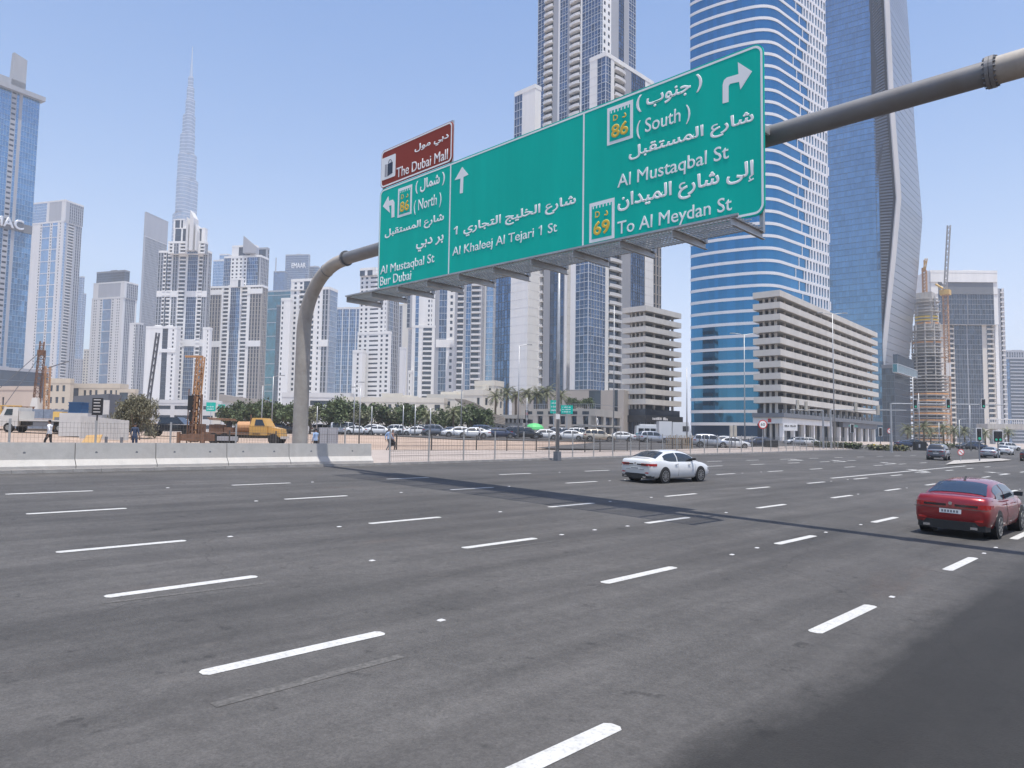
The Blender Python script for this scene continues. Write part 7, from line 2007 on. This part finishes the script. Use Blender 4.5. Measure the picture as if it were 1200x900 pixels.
q = LB(P); q.h([(-1.6, 0, .8), (1.6, 0, .8), (1.6, 2.2, .8), (-1.6, 2.2, .8), (-1.5, 0, 3.3), (.9, 0, 3.3), (.9, 2.2, 3.3), (-1.5, 2.2, 3.3)]); q.build('cab', PW, t)
q = LB(P); q.b(.0, .9, -.02, 0, 1.9, 2.7); q.build('side_window', CAR_GLASS, t)
q = LB(P); q.b(-3.6, -1.65, 0, 2.2, .9, 3.4); q.build('cargo_box', PW, t)
for u in (-2.7, .9): q = LB(P); q.wheel(u, -.05, .5); q.build('wheel', RUBBER, t)
P = GD(796, 84); t = thing('mesh_enclosure', tuple(P), 'tan timber and mesh enclosure beside the fence, left of the broad silver off-roader', 'enclosure')
TAN = mat('tan_timber', (0.38, 0.30, 0.20), .8, var=.3)
for k in range(15): q = LB(P); q.b(-1.5 + k * .21, -1.42 + k * .21, 0, .08, 0, 1.45 + .1 * (k % 3)); q.build('slat', TAN, t)
q = LB(P); q.b(-1.55, 1.6, .1, .16, .5, .6); q.b(-1.55, 1.6, .1, .16, 1.2, 1.3); q.build('rail', RUST, t)
P = GD(905, 106); t = thing('waste_bins', tuple(P), 'dark pair of waste bins on the verge right of the 60 sign', 'bins')
for k in range(2):
    q = LB(P); q.h([(-.85 + k * .9, 0, 0), (-.1 + k * .9, 0, 0), (-.1 + k * .9, .7, 0), (-.85 + k * .9, .7, 0), (-.95 + k * .9, -.08, 1.1), (0 + k * .9 - .02, -.08, 1.1), (-.02 + k * .9, .78, 1.1), (-.95 + k * .9, .78, 1.1)]); q.build('bin', BLACK, t)
    q = LB(P); q.b(-.95 + k * .9, -.02 + k * .9, -.1, .8, 1.11, 1.2); q.build('lid', DGREY, t)
# orange planter-like barriers between the low signals
for i, px in enumerate((1024, 1032, 1041, 1050, 1058)):
    P = GD(px, 121); t = thing('traffic_barrel', tuple(P), ['leftmost', 'second', 'middle', 'fourth', 'rightmost'][i] + ' of the five orange and yellow barrels in the shrubs by the junction', 'barrel', 'barrels by the junction')
    q = LB(P); q.tube([q.c(0, 0, 0), q.c(0, 0, .95)], [.26, .2], 12); q.build('body', ORP if i % 2 else YEL, t); q = LB(P); q.tube([q.c(0, 0, .45), q.c(0, 0, .6)], [.243, .235], 12); q.build('band', RED, t)

# ---------------------------------------------------------------- people
SKIN = mat('skin', (0.24, 0.13, 0.08), .6); HAIR = mat('black_hair', (0.012, 0.01, 0.01), .7)
def person(label, P, head, H, joints, mats_, hat=False, extra=None):
    """joints: dict of joint -> (right, forward, up) for a 1.75 m body facing +forward"""
    t = thing('person', tuple(P), label, 'person')
    J = {'pel': (0, 0, .93), 'waist': (0, .01, 1.08), 'chest': (0, .02, 1.30), 'neck': (0, .01, 1.48), 'headb': (0, .02, 1.55), 'headm': (0, .03, 1.64), 'headt': (0, .02, 1.73),
         'hipl': (-.09, 0, .90), 'kneel': (-.10, .03, .50), 'anl': (-.10, -.02, .09), 'toel': (-.11, .14, .03), 'hipr': (.09, 0, .90), 'kneer': (.10, .03, .50), 'anr': (.10, -.02, .09), 'toer': (.11, .14, .03),
         'shl': (-.17, .01, 1.42), 'ell': (-.23, -.02, 1.14), 'wrl': (-.24, .06, .90), 'shr': (.17, .01, 1.42), 'elr': (.23, -.02, 1.14), 'wrr': (.24, .06, .90), 'hal': (-.24, .09, .80), 'har': (.24, .09, .80)}
    J.update(joints)
    R_ = {'pel': .135, 'waist': .125, 'chest': .145, 'neck': .055, 'headb': .075, 'headm': .092, 'headt': .07, 'hipl': .095, 'kneel': .062, 'anl': .045, 'toel': .035, 'hipr': .095, 'kneer': .062, 'anr': .045, 'toer': .035,
          'shl': .062, 'ell': .045, 'wrl': .032, 'shr': .062, 'elr': .045, 'wrr': .032, 'hal': .034, 'har': .034}
    E = [('pel', 'waist'), ('waist', 'chest'), ('chest', 'neck'), ('neck', 'headb'), ('headb', 'headm'), ('headm', 'headt'), ('pel', 'hipl'), ('hipl', 'kneel'), ('kneel', 'anl'), ('anl', 'toel'), ('pel', 'hipr'), ('hipr', 'kneer'), ('kneer', 'anr'), ('anr', 'toer'),
         ('chest', 'shl'), ('shl', 'ell'), ('ell', 'wrl'), ('wrl', 'hal'), ('chest', 'shr'), ('shr', 'elr'), ('elr', 'wrr'), ('wrr', 'har')]
    names = list(J); f = Vector((head[0], head[1])).normalized(); r = Vector((f.y, -f.x)); s = H / 1.75
    def w(p): return (r.x * p[0] * s + f.x * p[1] * s, r.y * p[0] * s + f.y * p[1] * s, p[2] * s)
    me = bpy.data.meshes.new('body'); me.from_pydata([w(J[n_]) for n_ in names], [(names.index(a), names.index(b_)) for a, b_ in E], [])
    o = bpy.data.objects.new('tmp', me); COL.objects.link(o)
    md = o.modifiers.new('s', 'SKIN'); sv = me.skin_vertices[0].data
    for i, n_ in enumerate(names): sv[i].radius = (R_[n_] * s, R_[n_] * s * (.72 if n_ in ('pel', 'waist', 'chest') else 1)); sv[i].use_root = (n_ == 'pel')
    ms = o.modifiers.new('d', 'SUBSURF'); ms.levels = ms.render_levels = 2
    bpy.context.view_layer.update()
    m2 = bpy.data.meshes.new_from_object(o.evaluated_get(bpy.context.evaluated_depsgraph_get()))
    bpy.data.objects.remove(o)
    m2.materials.clear()
    for m in (SKIN, HAIR, mats_[0], mats_[1], BLACK): m2.materials.append(m)
    for p in m2.polygons:
        z = p.center.z / s; cx_ = p.center
        fw_ = (cx_.x * f.x + cx_.y * f.y) / s; sd = abs(cx_.x * r.x + cx_.y * r.y) / s
        if z > 1.66 or (z > 1.58 and fw_ < .02): k = 1
        elif z > 1.49: k = 0
        elif z < .07: k = 4
        elif z > .93 and sd < .30 and (sd < .19 or z > 1.16): k = 2
        elif sd > .185 and z < 1.16 and z > .70: k = 0 if not mats_[2] or z < .93 else 2
        else: k = 3
        p.material_index = k; p.use_smooth = True
    m2.name = 'body'; put('body', m2, t)
    # face: nose and eyes
    q = MB()
    def W3(p): a_ = w(p); return (a_[0] + P[0], a_[1] + P[1], a_[2] + P[2])
    q.tube([W3((0, .105, 1.645)), W3((0, .125, 1.615))], .012 * s, 5); q.build('nose', SKIN, t)
    for sx in (-.033, .033): q = MB(); q.tube([W3((sx, .10, 1.652)), W3((sx, .112, 1.652))], .011 * s, 6); q.build('eye', HAIR, t)
    for side in ('l', 'r'):                 # five short fingers on each hand
        h_ = Vector(J['ha' + side])
        for k in range(5):
            q = MB(); o_ = Vector(((k - 2) * .016, .01, -.02)) if k < 4 else Vector((.03 if side == 'l' else -.03, .03, 0))
            q.tube([W3(h_ + o_), W3(h_ + o_ * 1.3 + Vector((0, .015, -.05 if k < 4 else -.02))), W3(h_ + o_ * 1.3 + Vector((0, .035, -.085 if k < 4 else -.04)))], [.011 * s, .010 * s, .007 * s], 5); q.build('finger', SKIN, t)
    if extra: extra(t, W3, s)
    return t
SHW = mat('white_shirt', (0.72, 0.74, 0.76), .8); SHN = mat('navy_shirt', (0.03, 0.05, 0.10), .8); SHB = mat('pale_blue_shirt', (0.30, 0.42, 0.62), .8); TRD = mat('dark_trousers', (0.02, 0.02, 0.025), .8); TRG = mat('grey_trousers', (0.10, 0.10, 0.11), .8)
walk = dict(kneel=(-.10, .20, .52), anl=(-.10, .14, .13), toel=(-.11, .30, .06), kneer=(.10, -.02, .50), anr=(.10, -.26, .13), toer=(.11, -.12, .05), ell=(-.24, -.14, 1.16), wrl=(-.24, -.10, .93), hal=(-.24, -.08, .84), elr=(.24, .06, 1.15), wrr=(.23, .24, .98), har=(.22, .30, .92))
def bag(t, W3, s):
    q = MB(); c = Vector(W3((.27, .28, .62))); q.box(c.x - .13, c.x + .13, c.y - .07, c.y + .07, c.z - .18, c.z + .12); q.build('bag', BLACK, t)
P = GD(57, 41); person('man in a white shirt walking behind the left barriers', P, (-R2.x, -R2.y), 1.72, walk, (SHW, TRD, True))
P = GD(157, 42.5); person('man in dark blue clothes standing behind the barriers under the feathery tree', P, (H2.x, H2.y), 1.70, {}, (SHN, SHN, True))
P = GD(369.5, 46); person('person in a pale blue shirt standing behind the barrier beside the gantry pole', P, (H2.x * .6 - R2.x * .8, H2.y * .6 - R2.y * .8), 1.68, dict(elr=(.22, .10, 1.18), wrr=(.12, .22, 1.40), har=(.08, .20, 1.50)), (SHB, TRD, True))
P = GD(455, 54); person('man with a dark bag walking along the dark-posted fence, right of the last barrier', P, (R2.x * .7 + H2.x * .7, R2.y * .7 + H2.y * .7), 1.72, walk, (SHB, TRG, True), extra=bag)
P = GD(459.5, 54.6); person('second walker in a patterned top beside the man with the bag', P, (R2.x * .8 - H2.x * .3, R2.y * .8 - H2.y * .3), 1.62, walk, (mat('patterned_top', (0.35, 0.22, 0.18), .8, var=.6, scale=12), TRD, True))
P = GD(562, 92); person('man in a white top walking before the parked cars left of the orange billboard', P, (-R2.x, -R2.y), 1.72, walk, (SHW, TRD, True))
hm = bpy.data.materials.new('haze_air'); hm.use_nodes = True
n_ = hm.node_tree.nodes; n_.remove(n_['Principled BSDF'])
pv = n_.new('ShaderNodeVolumePrincipled'); pv.inputs['Color'].default_value = (0.80, 0.88, 1.0, 1)
pv.inputs['Density'].default_value = 0.00028; pv.inputs['Anisotropy'].default_value = 0.0
hm.node_tree.links.new(pv.outputs[0], n_['Material Output'].inputs['Volume'])
hb = MB(); hb.box(-4100, 4100, -1600, 6100, -3, 900)
hz = hb.build('haze', hm); hz['kind'] = 'stuff'
